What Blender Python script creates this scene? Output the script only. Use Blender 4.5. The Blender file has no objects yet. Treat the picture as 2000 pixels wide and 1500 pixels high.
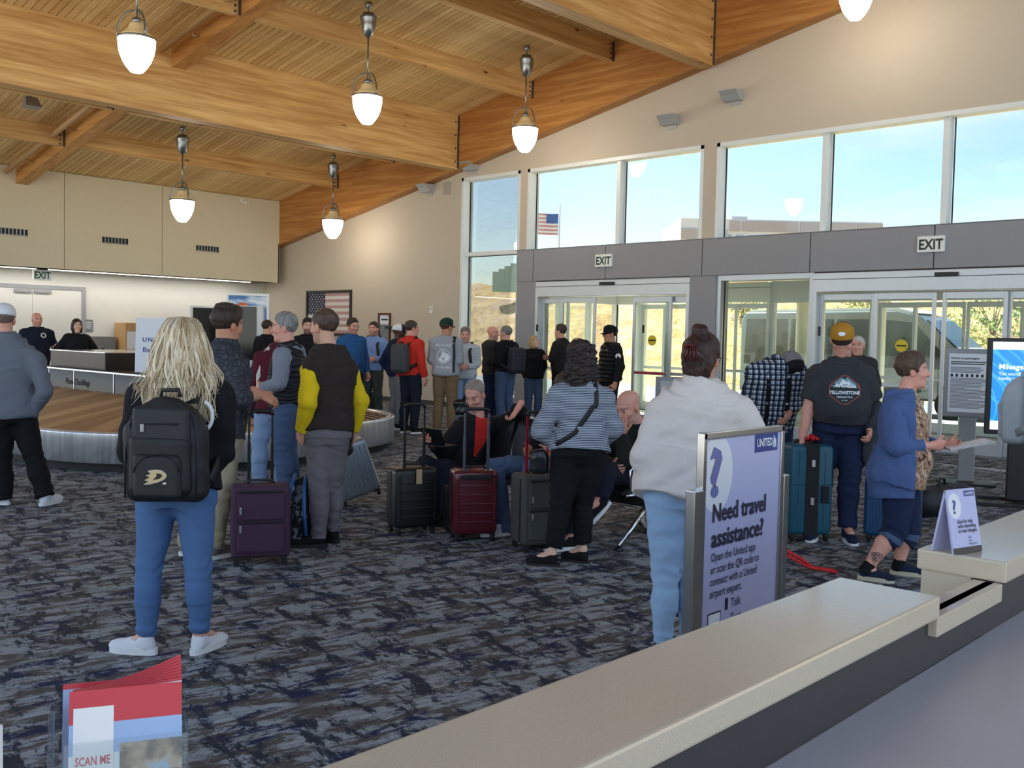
import bpy, bmesh, math, random
import numpy as np
from mathutils import Vector, Matrix
from mathutils.bvhtree import BVHTree

SC = bpy.context.scene
COL = SC.collection
random.seed(7)
RNG = np.random.default_rng(11)

# ------------------------------------------------------------------ camera
FPX = 1918.8                                   # focal length in pixels of the 2000x1500 frame
YAW, PITCH, ROLL = [math.radians(a) for a in (46.68, -2.728, 1.2165)]
CAM = np.array([0.0, 0.0, 1.62])
_f = np.array([math.sin(YAW)*math.cos(PITCH), math.cos(YAW)*math.cos(PITCH), math.sin(PITCH)])
_r = np.array([math.cos(YAW), -math.sin(YAW), 0.0])
_u = np.cross(_r, _f)
_r, _u = _r*math.cos(ROLL)+_u*math.sin(ROLL), -_r*math.sin(ROLL)+_u*math.cos(ROLL)
cam_data = bpy.data.cameras.new('camera')
cam_data.sensor_fit = 'HORIZONTAL'; cam_data.sensor_width = 36.0
cam_data.lens = FPX/2000*36.0
cam_data.clip_start = 0.02; cam_data.clip_end = 600
cam = bpy.data.objects.new('camera', cam_data); COL.objects.link(cam)
cam.matrix_world = Matrix(((_r[0], _u[0], -_f[0], CAM[0]), (_r[1], _u[1], -_f[1], CAM[1]), (_r[2], _u[2], -_f[2], CAM[2]), (0, 0, 0, 1)))
SC.camera = cam

# ------------------------------------------------------------------ world, sun, exposure
SC.view_settings.view_transform = 'Standard'; SC.view_settings.look = 'None'
SC.view_settings.gamma = 1.0; SC.view_settings.use_curve_mapping = False
SC.view_settings.exposure = 1.5
W = bpy.data.worlds.new('sky'); SC.world = W; W.use_nodes = True
nt = W.node_tree; nt.nodes.clear()
SUN_EL, SUN_AZ = math.radians(44), math.radians(22)      # azimuth from +Y towards +X
sky = nt.nodes.new('ShaderNodeTexSky'); sky.sky_type = 'NISHITA'; sky.sun_disc = False
sky.sun_elevation = SUN_EL; sky.sun_rotation = SUN_AZ; sky.air_density = 1.0; sky.dust_density = .8; sky.ozone_density = 2.0
tc = nt.nodes.new('ShaderNodeTexCoord')
mp = nt.nodes.new('ShaderNodeMapping'); mp.inputs['Scale'].default_value = (1.0, 1.0, 4.5)
nz = nt.nodes.new('ShaderNodeTexNoise'); nz.inputs['Scale'].default_value = 2.2; nz.inputs['Detail'].default_value = 7; nz.inputs['Roughness'].default_value = 0.55
rp = nt.nodes.new('ShaderNodeValToRGB'); rp.color_ramp.elements[0].position = 0.46; rp.color_ramp.elements[1].position = 0.70
mixc = nt.nodes.new('ShaderNodeMixRGB'); mixc.inputs['Color2'].default_value = (6.0, 6.2, 6.4, 1)
bg = nt.nodes.new('ShaderNodeBackground'); bg.inputs['Strength'].default_value = 0.115
wo = nt.nodes.new('ShaderNodeOutputWorld')
lk = nt.links.new
lk(tc.outputs['Generated'], mp.inputs['Vector']); lk(mp.outputs['Vector'], nz.inputs['Vector']); lk(nz.outputs['Fac'], rp.inputs['Fac'])
lk(rp.outputs['Color'], mixc.inputs['Fac']); lk(sky.outputs['Color'], mixc.inputs['Color1']); lk(mixc.outputs['Color'], bg.inputs['Color']); lk(bg.outputs['Background'], wo.inputs['Surface'])
sun_d = bpy.data.lights.new('sun', 'SUN'); sun_d.energy = 8.5; sun_d.angle = 0.02; sun_d.color = (1, 0.95, 0.86)
sun = bpy.data.objects.new('sun', sun_d); COL.objects.link(sun)
_sd = Vector((math.sin(SUN_AZ)*math.cos(SUN_EL), math.cos(SUN_AZ)*math.cos(SUN_EL), math.sin(SUN_EL)))
sun.rotation_euler = _sd.to_track_quat('Z', 'Y').to_euler(); sun.location = (30, 40, 40)

# ------------------------------------------------------------------ helpers: from a pixel of the photograph to a point on a known plane
def ray(x, y): return _f*FPX + _r*(x-1000) - _u*(y-750)
def on(x, y, axis, v):
    d = ray(x, y); return CAM + d*((v-CAM[axis])/d[axis])
def fl(x, y, z=0.0): return on(x, y, 2, z)
def at(x, y, P, off=0.0):
    d = ray(x, y); return CAM + d*(((np.array(P)-CAM)@_f + off)/(d@_f))
VIEW = np.array([math.sin(YAW), math.cos(YAW), 0.0]); RIGHT = np.array([math.cos(YAW), -math.sin(YAW), 0.0])

# ------------------------------------------------------------------ materials (all procedural)
MATS = {}
def srgb(r, g, b):
    return tuple(((c/255)/12.92 if c/255 <= .04045 else ((c/255+.055)/1.055)**2.4) for c in (r, g, b))
def nodes_of(m):
    m.use_nodes = True; t = m.node_tree; t.nodes.clear()
    o = t.nodes.new('ShaderNodeOutputMaterial'); p = t.nodes.new('ShaderNodeBsdfPrincipled'); t.links.new(p.outputs[0], o.inputs[0])
    return t, p
def N(t, kind, **kw):
    n = t.nodes.new(kind)
    for k, v in kw.items():
        if k.startswith('_'): setattr(n, k[1:], v)
        else: n.inputs[k.replace('__', ' ')].default_value = v
    return n
def mat(name, col, rough=.6, metal=0.0, var=.12, scale=30.0, bump=0.0, bscale=None, spec=.5, stretch=None, coat=0.0, sheen=0.0):
    """plain procedural material: colour broken up by noise, optional fine relief"""
    if name in MATS: return MATS[name]
    m = bpy.data.materials.new(name); t, p = nodes_of(m); L = t.links.new
    c = srgb(*col)
    tcn = N(t, 'ShaderNodeTexCoord'); src = tcn.outputs['Object']
    if stretch:
        mpn = N(t, 'ShaderNodeMapping', Scale=stretch); L(src, mpn.inputs['Vector']); src = mpn.outputs['Vector']
    n = N(t, 'ShaderNodeTexNoise', Scale=scale, Detail=4.0); L(src, n.inputs['Vector'])
    mx = N(t, 'ShaderNodeMixRGB'); mx.inputs['Color1'].default_value = (*[x*(1-var) for x in c], 1); mx.inputs['Color2'].default_value = (*[min(1, x*(1+var)) for x in c], 1)
    L(n.outputs['Fac'], mx.inputs['Fac']); L(mx.outputs[0], p.inputs['Base Color'])
    p.inputs['Roughness'].default_value = rough; p.inputs['Metallic'].default_value = metal; p.inputs['Specular IOR Level'].default_value = spec
    p.inputs['Coat Weight'].default_value = coat; p.inputs['Sheen Weight'].default_value = sheen
    if bump:
        n2 = N(t, 'ShaderNodeTexNoise', Scale=bscale or scale*6, Detail=3.0); L(src, n2.inputs['Vector'])
        b = N(t, 'ShaderNodeBump', Strength=bump, Distance=.01); L(n2.outputs['Fac'], b.inputs['Height']); L(b.outputs[0], p.inputs['Normal'])
    MATS[name] = m; return m
def emis(name, col, strength):
    if name in MATS: return MATS[name]
    m = bpy.data.materials.new(name); t, p = nodes_of(m)
    p.inputs['Base Color'].default_value = (*srgb(*col), 1); p.inputs['Emission Color'].default_value = (*srgb(*col), 1); p.inputs['Emission Strength'].default_value = strength
    MATS[name] = m; return m
def vcol_mat(name, rough=.55, spec=.4, bump=0.0, bscale=300, sss=0.0, aniso=0.0):
    """material that takes its colour from the mesh's own 'col' attribute"""
    if name in MATS: return MATS[name]
    m = bpy.data.materials.new(name); t, p = nodes_of(m); L = t.links.new
    a = N(t, 'ShaderNodeAttribute', _attribute_name='col')
    n = N(t, 'ShaderNodeTexNoise', Scale=90.0, Detail=3.0); tcn = N(t, 'ShaderNodeTexCoord'); L(tcn.outputs['Object'], n.inputs['Vector'])
    mx = N(t, 'ShaderNodeMixRGB', _blend_type='MULTIPLY', Fac=.25); L(a.outputs['Color'], mx.inputs['Color1']); L(n.outputs['Fac'], mx.inputs['Color2'])
    mr = N(t, 'ShaderNodeMixRGB', _blend_type='MULTIPLY', Fac=1.0); mr.inputs['Color2'].default_value = (1.13, 1.13, 1.13, 1); L(mx.outputs[0], mr.inputs['Color1'])
    L(mr.outputs[0], p.inputs['Base Color']); p.inputs['Roughness'].default_value = rough; p.inputs['Specular IOR Level'].default_value = spec
    if bump:
        n2 = N(t, 'ShaderNodeTexNoise', Scale=bscale, Detail=3.0); L(tcn.outputs['Object'], n2.inputs['Vector'])
        b = N(t, 'ShaderNodeBump', Strength=bump, Distance=.004); L(n2.outputs['Fac'], b.inputs['Height']); L(b.outputs[0], p.inputs['Normal'])
    MATS[name] = m; return m

# ------------------------------------------------------------------ scene objects
def tag(o, label=None, cat=None, group=None, kind=None):
    if label: o['label'] = label
    if cat: o['category'] = cat
    if group: o['group'] = group
    if kind: o['kind'] = kind
    return o
def empty(name, loc=(0, 0, 0), rz=0.0, parent=None):
    o = bpy.data.objects.new(name, None); COL.objects.link(o); o.location = loc; o.rotation_euler = (0, 0, rz)
    o.empty_display_size = .1
    if parent is not None: o.parent = parent
    return o
def obj(name, me, m=None, parent=None, loc=None):
    o = bpy.data.objects.new(name, me); COL.objects.link(o)
    if m is not None and not me.materials: me.materials.append(MATS[m] if isinstance(m, str) else m)
    if parent is not None: o.parent = parent
    if loc is not None: o.location = loc
    return o
def smooth(me, on_=True):
    me.polygons.foreach_set('use_smooth', [on_]*len(me.polygons)); return me
class MB:
    """collects shapes into one mesh"""
    def __init__(s): s.v = []; s.f = []; s.sm = []
    def add(s, v, f, sm=False):
        b = len(s.v); s.v += [tuple(float(c) for c in p) for p in v]; s.f += [tuple(i+b for i in q) for q in f]; s.sm += [sm]*len(f); return s
    def box(s, x0, x1, y0, y1, z0, z1, bev=0.0):
        if bev <= 0:
            v = [(x, y, z) for z in (z0, z1) for y in (y0, y1) for x in (x0, x1)]
            return s.add(v, [(0, 2, 3, 1), (4, 5, 7, 6), (0, 1, 5, 4), (2, 6, 7, 3), (0, 4, 6, 2), (1, 3, 7, 5)])
        b = min(bev, (x1-x0)*.49, (y1-y0)*.49, (z1-z0)*.49)
        bm = bmesh.new(); bmesh.ops.create_cube(bm, size=1)
        for q in bm.verts: q.co = Vector(((x0+x1)/2+q.co.x*(x1-x0), (y0+y1)/2+q.co.y*(y1-y0), (z0+z1)/2+q.co.z*(z1-z0)))
        bmesh.ops.bevel(bm, geom=list(bm.edges)+list(bm.verts), offset=b, segments=2, profile=.6, affect='EDGES')
        return s.frombm(bm, False)
    def frombm(s, bm, sm=False):
        bm.verts.index_update(); s.add([q.co for q in bm.verts], [[q.index for q in fc.verts] for fc in bm.faces], sm); bm.free(); return s
    def tube(s, pts, r, n=10, cap=True, sm=True):
        pts = [Vector(p) for p in pts]; rs = r if isinstance(r, (list, tuple)) else [r]*len(pts)
        base = len(s.v); nrm = None
        for i, p in enumerate(pts):
            d = (pts[min(i+1, len(pts)-1)]-pts[max(i-1, 0)]).normalized()
            if nrm is None: nrm = d.orthogonal().normalized()
            else:
                nrm = (nrm - d*nrm.dot(d)); nrm = nrm.normalized() if nrm.length > 1e-6 else d.orthogonal().normalized()
            b = d.cross(nrm)
            for k in range(n):
                a = 2*math.pi*k/n; q = p + (nrm*math.cos(a)+b*math.sin(a))*rs[i]; s.v.append(tuple(q))
        for i in range(len(pts)-1):
            for k in range(n):
                s.f.append((base+i*n+k, base+i*n+(k+1) % n, base+(i+1)*n+(k+1) % n, base+(i+1)*n+k)); s.sm.append(sm)
        if cap:
            s.f.append(tuple(base+k for k in range(n))[::-1]); s.f.append(tuple(base+(len(pts)-1)*n+k for k in range(n))); s.sm += [False, False]
        return s
    def lathe(s, prof, c=(0, 0, 0), n=24, sm=True):
        base = len(s.v)
        for (r, z) in prof:
            for k in range(n):
                a = 2*math.pi*k/n; s.v.append((c[0]+r*math.cos(a), c[1]+r*math.sin(a), c[2]+z))
        for i in range(len(prof)-1):
            for k in range(n):
                s.f.append((base+i*n+k, base+i*n+(k+1) % n, base+(i+1)*n+(k+1) % n, base+(i+1)*n+k)); s.sm.append(sm)
        s.f.append(tuple(base+k for k in range(n))[::-1]); s.f.append(tuple(base+(len(prof)-1)*n+k for k in range(n))); s.sm += [False]*2
        return s
    def prism(s, poly, z0, z1, frame=None):
        """polygon in (a,b), extruded along c; frame = (origin, A, B, C) vectors"""
        n = len(poly)
        if frame is None: frame = ((0, 0, 0), (1, 0, 0), (0, 1, 0), (0, 0, 1))
        O, A, B, Cc = [Vector(q) for q in frame]
        v = [O+A*a+B*b+Cc*z for z in (z0, z1) for a, b in poly]
        return s.add(v, [tuple(range(n))[::-1], tuple(range(n, 2*n))]+[(i, (i+1) % n, n+(i+1) % n, n+i) for i in range(n)])
    def mesh(s, name='mesh'):
        me = bpy.data.meshes.new(name); me.from_pydata(s.v, [], s.f); me.polygons.foreach_set('use_smooth', s.sm); me.update()
        return me
    def build(s, name, m=None, parent=None, loc=None, recalc=True):
        me = s.mesh(name)
        if recalc:
            bm = bmesh.new(); bm.from_mesh(me); bmesh.ops.recalc_face_normals(bm, faces=bm.faces); bm.to_mesh(me); bm.free()
        return obj(name, me, m, parent, loc)
def box(name, m, x0, x1, y0, y1, z0, z1, bev=0.0, parent=None): return MB().box(x0, x1, y0, y1, z0, z1, bev).build(name, m, parent, recalc=False)

# lettering: the built-in font turned into a flat mesh in the (a,b) plane
def text_geo(s, size=1.0, bold=0.0, align='LEFT', squeeze=1.0, spacing=1.0, line=1.0, res=2):
    cu = bpy.data.curves.new('lettering', 'FONT'); cu.body = s; cu.size = size; cu.offset = bold; cu.align_x = align; cu.space_character = spacing; cu.space_line = line
    cu.resolution_u = res; cu.fill_mode = 'FRONT'
    o = bpy.data.objects.new('lettering', cu)
    me = bpy.data.meshes.new_from_object(o)
    v = np.array([tuple(q.co) for q in me.vertices], float).reshape(-1, 3); f = [tuple(p.vertices) for p in me.polygons]
    bpy.data.objects.remove(o); bpy.data.curves.remove(cu); bpy.data.meshes.remove(me)
    v[:, 0] *= squeeze
    return v, f
def put_text(s, O, A, B, size, m, parent=None, name='lettering', depth=.0015, fit=None, **kw):
    """lettering on the plane through O with writing direction A and up B"""
    v, f = text_geo(s, size, **kw)
    if fit: v[:, 0] *= fit/(v[:, 0].max()-v[:, 0].min())
    O, A, B = [Vector(q) for q in (O, A, B)]; A.normalize(); B.normalize(); Nn = A.cross(B)
    mb = MB(); mb.add([O+A*p[0]+B*p[1]+Nn*depth for p in v], f)
    return mb.build(name, m, parent, recalc=False)
def quad(name, O, A, B, w, h, m, parent=None, depth=.001, a0=0.0, b0=0.0, thick=.0):
    O, A, B = [Vector(q) for q in (O, A, B)]; A = A.normalized(); B = B.normalized(); Nn = A.cross(B)
    mb = MB()
    pts = [(a0, b0), (a0+w, b0), (a0+w, b0+h), (a0, b0+h)]
    mb.prism(pts, depth-max(thick, .0008), depth, (O, A, B, Nn))
    return mb.build(name, m, parent, recalc=False)

# ------------------------------------------------------------------ implicit surfaces: used for bodies, clothes, hair, bags
class Field:
    def __init__(s, lo, hi, h):
        s.lo = np.array(lo, float); s.h = h
        n = np.maximum(np.ceil((np.array(hi)-s.lo)/h).astype(int)+1, 4)
        s.n = n; s.ax = [(s.lo[i]+h*np.arange(n[i])).astype(np.float32) for i in range(3)]
        s.F = np.full(n, 1.0, np.float32)
    def sl(s, lo, hi, pad):
        out = []
        for i in range(3):
            a = int(np.floor((lo[i]-pad-s.lo[i])/s.h)); b = int(np.ceil((hi[i]+pad-s.lo[i])/s.h))+1
            a = max(a, 0); b = min(b, s.n[i])
            if b <= a: return None
            out.append(slice(a, b))
        return tuple(out)
    def grid(s, sl): return s.ax[0][sl[0]][:, None, None], s.ax[1][sl[1]][None, :, None], s.ax[2][sl[2]][None, None, :]
    def add(s, prim, k=.02):
        lo, hi, fn = prim; sl = s.sl(lo, hi, max(k, 2*s.h)+.005)
        if sl is None: return s
        d = fn(*s.grid(sl)); a = s.F[sl]
        if k > 0:
            h = np.maximum(k-np.abs(a-d), 0)/k; s.F[sl] = np.minimum(a, d)-h*h*k*.25
        else: s.F[sl] = np.minimum(a, d)
        return s
    def sub(s, prim, k=.01):
        lo, hi, fn = prim; sl = s.sl(lo, hi, k+2*s.h)
        if sl is None: return s
        d = -fn(*s.grid(sl)); a = s.F[sl]
        h = np.maximum(k-np.abs(a-d), 0)/max(k, 1e-6); s.F[sl] = np.maximum(a, d)+h*h*k*.25
        return s
    def cut(s, c, n, rad=None):
        """keep the side of the plane away from n (n points at what is removed), within rad of c"""
        c = np.array(c, float); n = np.array(n, float); n = n/np.linalg.norm(n)
        sl = (slice(None),)*3 if rad is None else s.sl(c, c, rad)
        if sl is None: return s
        X, Y, Z = s.grid(sl); d = (X-c[0])*n[0]+(Y-c[1])*n[1]+(Z-c[2])*n[2]
        if rad is not None:
            r2 = (X-c[0])**2+(Y-c[1])**2+(Z-c[2])**2; d = np.where(r2 < rad*rad, d, -1.0)
        s.F[sl] = np.maximum(s.F[sl], d); return s
    def mesh(s):
        F = s.F; F[0] = F[-1] = 1; F[:, 0] = F[:, -1] = 1; F[:, :, 0] = F[:, :, -1] = 1
        ins = F < 0
        c = np.zeros(np.array(F.shape)-1, np.int8)
        for i in (0, 1):
            for j in (0, 1):
                for k in (0, 1): c += ins[i:F.shape[0]-1+i, j:F.shape[1]-1+j, k:F.shape[2]-1+k]
        act = (c > 0) & (c < 8); ci = np.argwhere(act)
        if not len(ci): return np.zeros((0, 3)), np.zeros((0, 4), int)
        idx = np.full(c.shape, -1, np.int64); idx[act] = np.arange(len(ci))
        corners = [(i, j, k) for i in (0, 1) for j in (0, 1) for k in (0, 1)]
        val = {q: F[ci[:, 0]+q[0], ci[:, 1]+q[1], ci[:, 2]+q[2]] for q in corners}
        acc = np.zeros((len(ci), 3)); cnt = np.zeros(len(ci))
        for a in range(3):
            for q in corners:
                if q[a]: continue
                e = list(q); e[a] = 1; e = tuple(e); va, vb = val[q], val[e]
                m = (va < 0) != (vb < 0)
                t = np.where(m, va/np.where(np.abs(va-vb) < 1e-9, 1, va-vb), 0)
                p = np.array(q, float)[None].repeat(len(ci), 0); p[:, a] += t
                acc += p*m[:, None]; cnt += m
        V = s.lo+(ci+acc/cnt[:, None])*s.h
        faces = []
        for a in range(3):
            b, cc = (a+1) % 3, (a+2) % 3
            s0 = [slice(None)]*3; s1 = [slice(None)]*3; s0[a] = slice(0, -1); s1[a] = slice(1, None)
            A, B = ins[tuple(s0)], ins[tuple(s1)]
            e = np.argwhere(A != B); ok = (e[:, b] > 0) & (e[:, cc] > 0) & (e[:, b] < F.shape[b]-1) & (e[:, cc] < F.shape[cc]-1); e = e[ok]
            flip = A[e[:, 0], e[:, 1], e[:, 2]]
            q = []
            for db, dc in ((-1, -1), (0, -1), (0, 0), (-1, 0)):
                g = e.copy(); g[:, b] += db; g[:, cc] += dc; q.append(idx[g[:, 0], g[:, 1], g[:, 2]])
            q = np.stack(q, 1); q[~flip] = q[~flip][:, ::-1]; faces.append(q)
        Fc = np.concatenate(faces); Fc = Fc[(Fc >= 0).all(1)]
        return V, Fc
def cone(a, b, ra, rb):
    a = np.array(a, float); b = np.array(b, float); R = max(ra, rb); ba = b-a; L2 = max(ba@ba, 1e-9)
    def fn(X, Y, Z):
        px, py, pz = X-a[0], Y-a[1], Z-a[2]; t = np.clip((px*ba[0]+py*ba[1]+pz*ba[2])/L2, 0, 1)
        return np.sqrt((px-t*ba[0])**2+(py-t*ba[1])**2+(pz-t*ba[2])**2)-(ra+(rb-ra)*t)
    return np.minimum(a, b)-R, np.maximum(a, b)+R, fn
def ell(c, r, M=None):
    c = np.array(c, float); r = np.array(r, float); M = np.eye(3) if M is None else np.array(M, float); R = r.max()
    def fn(X, Y, Z):
        px, py, pz = X-c[0], Y-c[1], Z-c[2]; k0 = 0; k1 = 0
        for i in range(3):
            q = px*M[i][0]+py*M[i][1]+pz*M[i][2]; k0 = k0+(q/r[i])**2; k1 = k1+(q/r[i]**2)**2
        k0 = np.sqrt(k0); return k0*(k0-1)/np.maximum(np.sqrt(k1), 1e-6)
    return c-R, c+R, fn
def rbox(c, half, M=None, r=.02):
    """rounded box; M rows are its axes"""
    c = np.array(c, float); hf = np.array(half, float)-r; M = np.eye(3) if M is None else np.array(M, float); R = np.linalg.norm(half)
    def fn(X, Y, Z):
        px, py, pz = X-c[0], Y-c[1], Z-c[2]; o = 0; m = None
        for i in range(3):
            q = np.abs(px*M[i][0]+py*M[i][1]+pz*M[i][2])-hf[i]; o = o+np.maximum(q, 0)**2; m = q if m is None else np.maximum(m, q)
        return np.sqrt(o)+np.minimum(m, 0)-r
    ext = (np.abs(M)*np.array(half)[:, None]).sum(0)
    return c-ext, c+ext, fn
def loft(st, infl=0.0, p=2.0):
    """stations: (centre, half width, half depth, lateral axis, forward axis)"""
    P = [np.array(q[0], float) for q in st]
    R = max(max(q[1], q[2]) for q in st)+infl
    lo = np.min(P, 0)-R; hi = np.max(P, 0)+R
    def fn(X, Y, Z):
        out = None
        for i in range(len(st)-1):
            a, b = P[i], P[i+1]; ba = b-a; L = np.linalg.norm(ba); n = ba/L
            s_ = (X-a[0])*n[0]+(Y-a[1])*n[1]+(Z-a[2])*n[2]; t = np.clip(s_/L, 0, 1)
            t = t*t*(3-2*t)*.5+t*.5
            w = st[i][1]+(st[i+1][1]-st[i][1])*t+infl; d = st[i][2]+(st[i+1][2]-st[i][2])*t+infl
            tl = np.clip(s_/L, 0, 1)
            qx, qy, qz = X-(a[0]+ba[0]*tl), Y-(a[1]+ba[1]*tl), Z-(a[2]+ba[2]*tl)
            la, fa = np.array(st[i][3], float), np.array(st[i][4], float); lb, fb = np.array(st[i+1][3], float), np.array(st[i+1][4], float)
            l0 = [la[k]+(lb[k]-la[k])*tl for k in range(3)]; f0 = [fa[k]+(fb[k]-fa[k])*tl for k in range(3)]
            x = np.abs(qx*l0[0]+qy*l0[1]+qz*l0[2])/w; y = np.abs(qx*f0[0]+qy*f0[1]+qz*f0[2])/d
            dd = ((x**p+y**p)**(1/p)-1)*np.minimum(w, d)
            over = np.maximum(-s_ - (.05 if i > 0 else 0.0), s_-L-(.05 if i < len(st)-2 else 0.0))
            dd = np.maximum(dd, over)
            if out is None: out = dd
            else:
                hh = np.maximum(.012-np.abs(out-dd), 0)/.012; out = np.minimum(out, dd)-hh*hh*.003
        return out
    return lo, hi, fn
def wob(P, seed, scale, amp):
    """smooth pseudo-noise in numpy, P (n,3), scale per axis"""
    rg = np.random.default_rng(seed); Q = P*np.array(scale, float); o = np.zeros(len(P))
    for k in range(5):
        d = rg.normal(size=3); d /= np.linalg.norm(d); d2 = rg.normal(size=3); d2 /= np.linalg.norm(d2); fr = 1.0*(1.45**k)
        o += np.sin((Q@d)*fr+rg.uniform(0, 6.3)+1.6*np.sin((Q@d2)*fr*.6+rg.uniform(0, 6.3)))/(1.25**k)
    return o*amp/2.2
def vnormals(V, Fc):
    n = np.zeros_like(V)
    fn = np.cross(V[Fc[:, 2]]-V[Fc[:, 0]], V[Fc[:, 3]]-V[Fc[:, 1]])
    for i in range(4): np.add.at(n, Fc[:, i], fn)
    return n/np.maximum(np.linalg.norm(n, axis=1), 1e-9)[:, None]
def np_mesh(name, V, Fc, col=None):
    me = bpy.data.meshes.new(name)
    V = np.asarray(V, np.float32); Fc = np.asarray(Fc, np.int32); k = Fc.shape[1] if len(Fc) else 4
    me.vertices.add(len(V)); me.vertices.foreach_set('co', V.ravel())
    me.loops.add(Fc.size); me.loops.foreach_set('vertex_index', Fc.ravel())
    me.polygons.add(len(Fc)); me.polygons.foreach_set('loop_start', np.arange(0, Fc.size, k, dtype=np.int32))
    me.polygons.foreach_set('use_smooth', np.ones(len(Fc), bool))
    me.update(calc_edges=True)
    if col is not None:
        a = me.color_attributes.new('col', 'FLOAT_COLOR', 'POINT'); c = np.ones((len(V), 4), np.float32); c[:, :3] = col; a.data.foreach_set('color', c.ravel())
    return me
# ================================================================== THE SETTING
XW, XH, YB = 15.40, 15.24, 23.07            # window wall, face of the grey header, face of the soffit on the back wall
CS, CB = -0.1906, 9.595                     # sloped deck: z = CB + CS*Y
def deck(y): return CB+CS*y
# ---- materials of the setting
def wood(name, c1, c2, axis, rough=.5, knots=True, band=9.0):
    m = bpy.data.materials.new(name); t, p = nodes_of(m); L = t.links.new
    tcn = N(t, 'ShaderNodeTexCoord'); mpn = N(t, 'ShaderNodeMapping', Scale=tuple(.35 if i == axis else 1.0 for i in range(3))); L(tcn.outputs['Object'], mpn.inputs['Vector'])
    mp2 = N(t, 'ShaderNodeMapping', Scale=tuple(.06 if i == axis else 1.0 for i in range(3))); L(tcn.outputs['Object'], mp2.inputs['Vector'])
    n1 = N(t, 'ShaderNodeTexNoise', Scale=band*2.2, Detail=6.0, Roughness=.62); L(mp2.outputs[0], n1.inputs['Vector'])
    oi = N(t, 'ShaderNodeObjectInfo')
    # laminations: the boards the beam is glued from
    sx = N(t, 'ShaderNodeSeparateXYZ'); L(tcn.outputs['Object'], sx.inputs[0])
    wn = N(t, 'ShaderNodeTexNoise', Scale=band, Detail=2.0); L(mp2.outputs[0], wn.inputs['Vector'])
    add = N(t, 'ShaderNodeMath', _operation='ADD'); L(n1.outputs['Fac'], add.inputs[0]); L(wn.outputs['Fac'], add.inputs[1])
    h = N(t, 'ShaderNodeMath', _operation='MULTIPLY_ADD'); h.inputs[1].default_value = .5; L(add.outputs[0], h.inputs[0])
    rsub = N(t, 'ShaderNodeMath', _operation='MULTIPLY_ADD'); rsub.inputs[1].default_value = .22; rsub.inputs[2].default_value = -.11; L(oi.outputs['Random'], rsub.inputs[0]); L(rsub.outputs[0], h.inputs[2])
    r = N(t, 'ShaderNodeValToRGB'); e = r.color_ramp.elements; e[0].position = .34; e[1].position = .66
    e[0].color = (*srgb(*c1), 1); e[1].color = (*srgb(*c2), 1); L(h.outputs[0], r.inputs['Fac'])
    col = r.outputs['Color']
    if knots:
        v = N(t, 'ShaderNodeTexVoronoi', Scale=2.6); L(mpn.outputs[0], v.inputs['Vector'])
        kr = N(t, 'ShaderNodeValToRGB'); kr.color_ramp.elements[0].position = .03; kr.color_ramp.elements[1].position = .085; L(v.outputs['Distance'], kr.inputs['Fac'])
        mk = N(t, 'ShaderNodeMixRGB'); mk.inputs['Color1'].default_value = (*srgb(96, 58, 26), 1); L(kr.outputs['Color'], mk.inputs['Fac']); L(col, mk.inputs['Color2']); col = mk.outputs[0]
    L(col, p.inputs['Base Color']); p.inputs['Roughness'].default_value = rough; p.inputs['Specular IOR Level'].default_value = .35
    b = N(t, 'ShaderNodeBump', Strength=.15, Distance=.01); L(n1.outputs['Fac'], b.inputs['Height']); L(b.outputs[0], p.inputs['Normal'])
    MATS[name] = m; return m
wood('beam_wood', (186, 138, 80), (234, 196, 134), 0)
wood('rake_wood', (168, 112, 56), (214, 162, 96), 1)
wood('deck_wood', (198, 156, 96), (238, 204, 144), 1, band=14)
mat('wall_paint', (198, 186, 168), .75, var=.03, scale=9, bump=.12, bscale=220)
mat('soffit_paint', (212, 202, 176), .7, var=.03, scale=6, bump=.1, bscale=160)
mat('recess_paint', (214, 212, 204), .8, var=.03, scale=6)
mat('header_grey', (150, 150, 154), .55, var=.03, scale=20, spec=.4)
mat('joint_dark', (40, 40, 42), .8)
mat('alu', (196, 200, 204), .38, metal=.55, var=.04, scale=8)
mat('alu_white', (226, 230, 230), .45, metal=.1, var=.03, scale=8)
mat('alu_grey', (150, 154, 158), .4, metal=.6, var=.04)
mat('black_plastic', (22, 22, 24), .45, var=.2)
mat('rubber', (18, 18, 19), .8, var=.2)
mat('steel_bracket', (96, 90, 84), .5, metal=.7)
mat('pipe_paint', (186, 150, 104), .5, var=.06)
mat('white_paint', (232, 232, 228), .5, var=.03)
mat('sign_white', (238, 242, 238), .5, var=.02)
mat('exit_green', (16, 74, 42), .5, var=.1)
mat('exit_dark', (20, 38, 30), .5, var=.1)
mat('yellow_sticker', (226, 200, 40), .5)
mat('red_sticker', (190, 40, 50), .5)
def glass_mat(name, tint, refl=.6, alpha=.93):
    """clear pane: lets light through, with a mirror reflection that grows at grazing angles"""
    m = bpy.data.materials.new(name); m.use_nodes = True; t = m.node_tree; t.nodes.clear(); L = t.links.new
    o = N(t, 'ShaderNodeOutputMaterial'); tr = N(t, 'ShaderNodeBsdfTransparent'); tr.inputs['Color'].default_value = (*[alpha*c for c in tint], 1)
    g = N(t, 'ShaderNodeBsdfGlossy', Roughness=.01); fr = N(t, 'ShaderNodeFresnel', IOR=1.45)
    nz_ = N(t, 'ShaderNodeTexNoise', Scale=.7); mu = N(t, 'ShaderNodeMath', _operation='MULTIPLY'); mu.inputs[1].default_value = refl; L(fr.outputs[0], mu.inputs[0])
    mx = N(t, 'ShaderNodeMixShader'); L(mu.outputs[0], mx.inputs[0]); L(tr.outputs[0], mx.inputs[1]); L(g.outputs[0], mx.inputs[2]); L(mx.outputs[0], o.inputs[0])
    MATS[name] = m; return m
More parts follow.
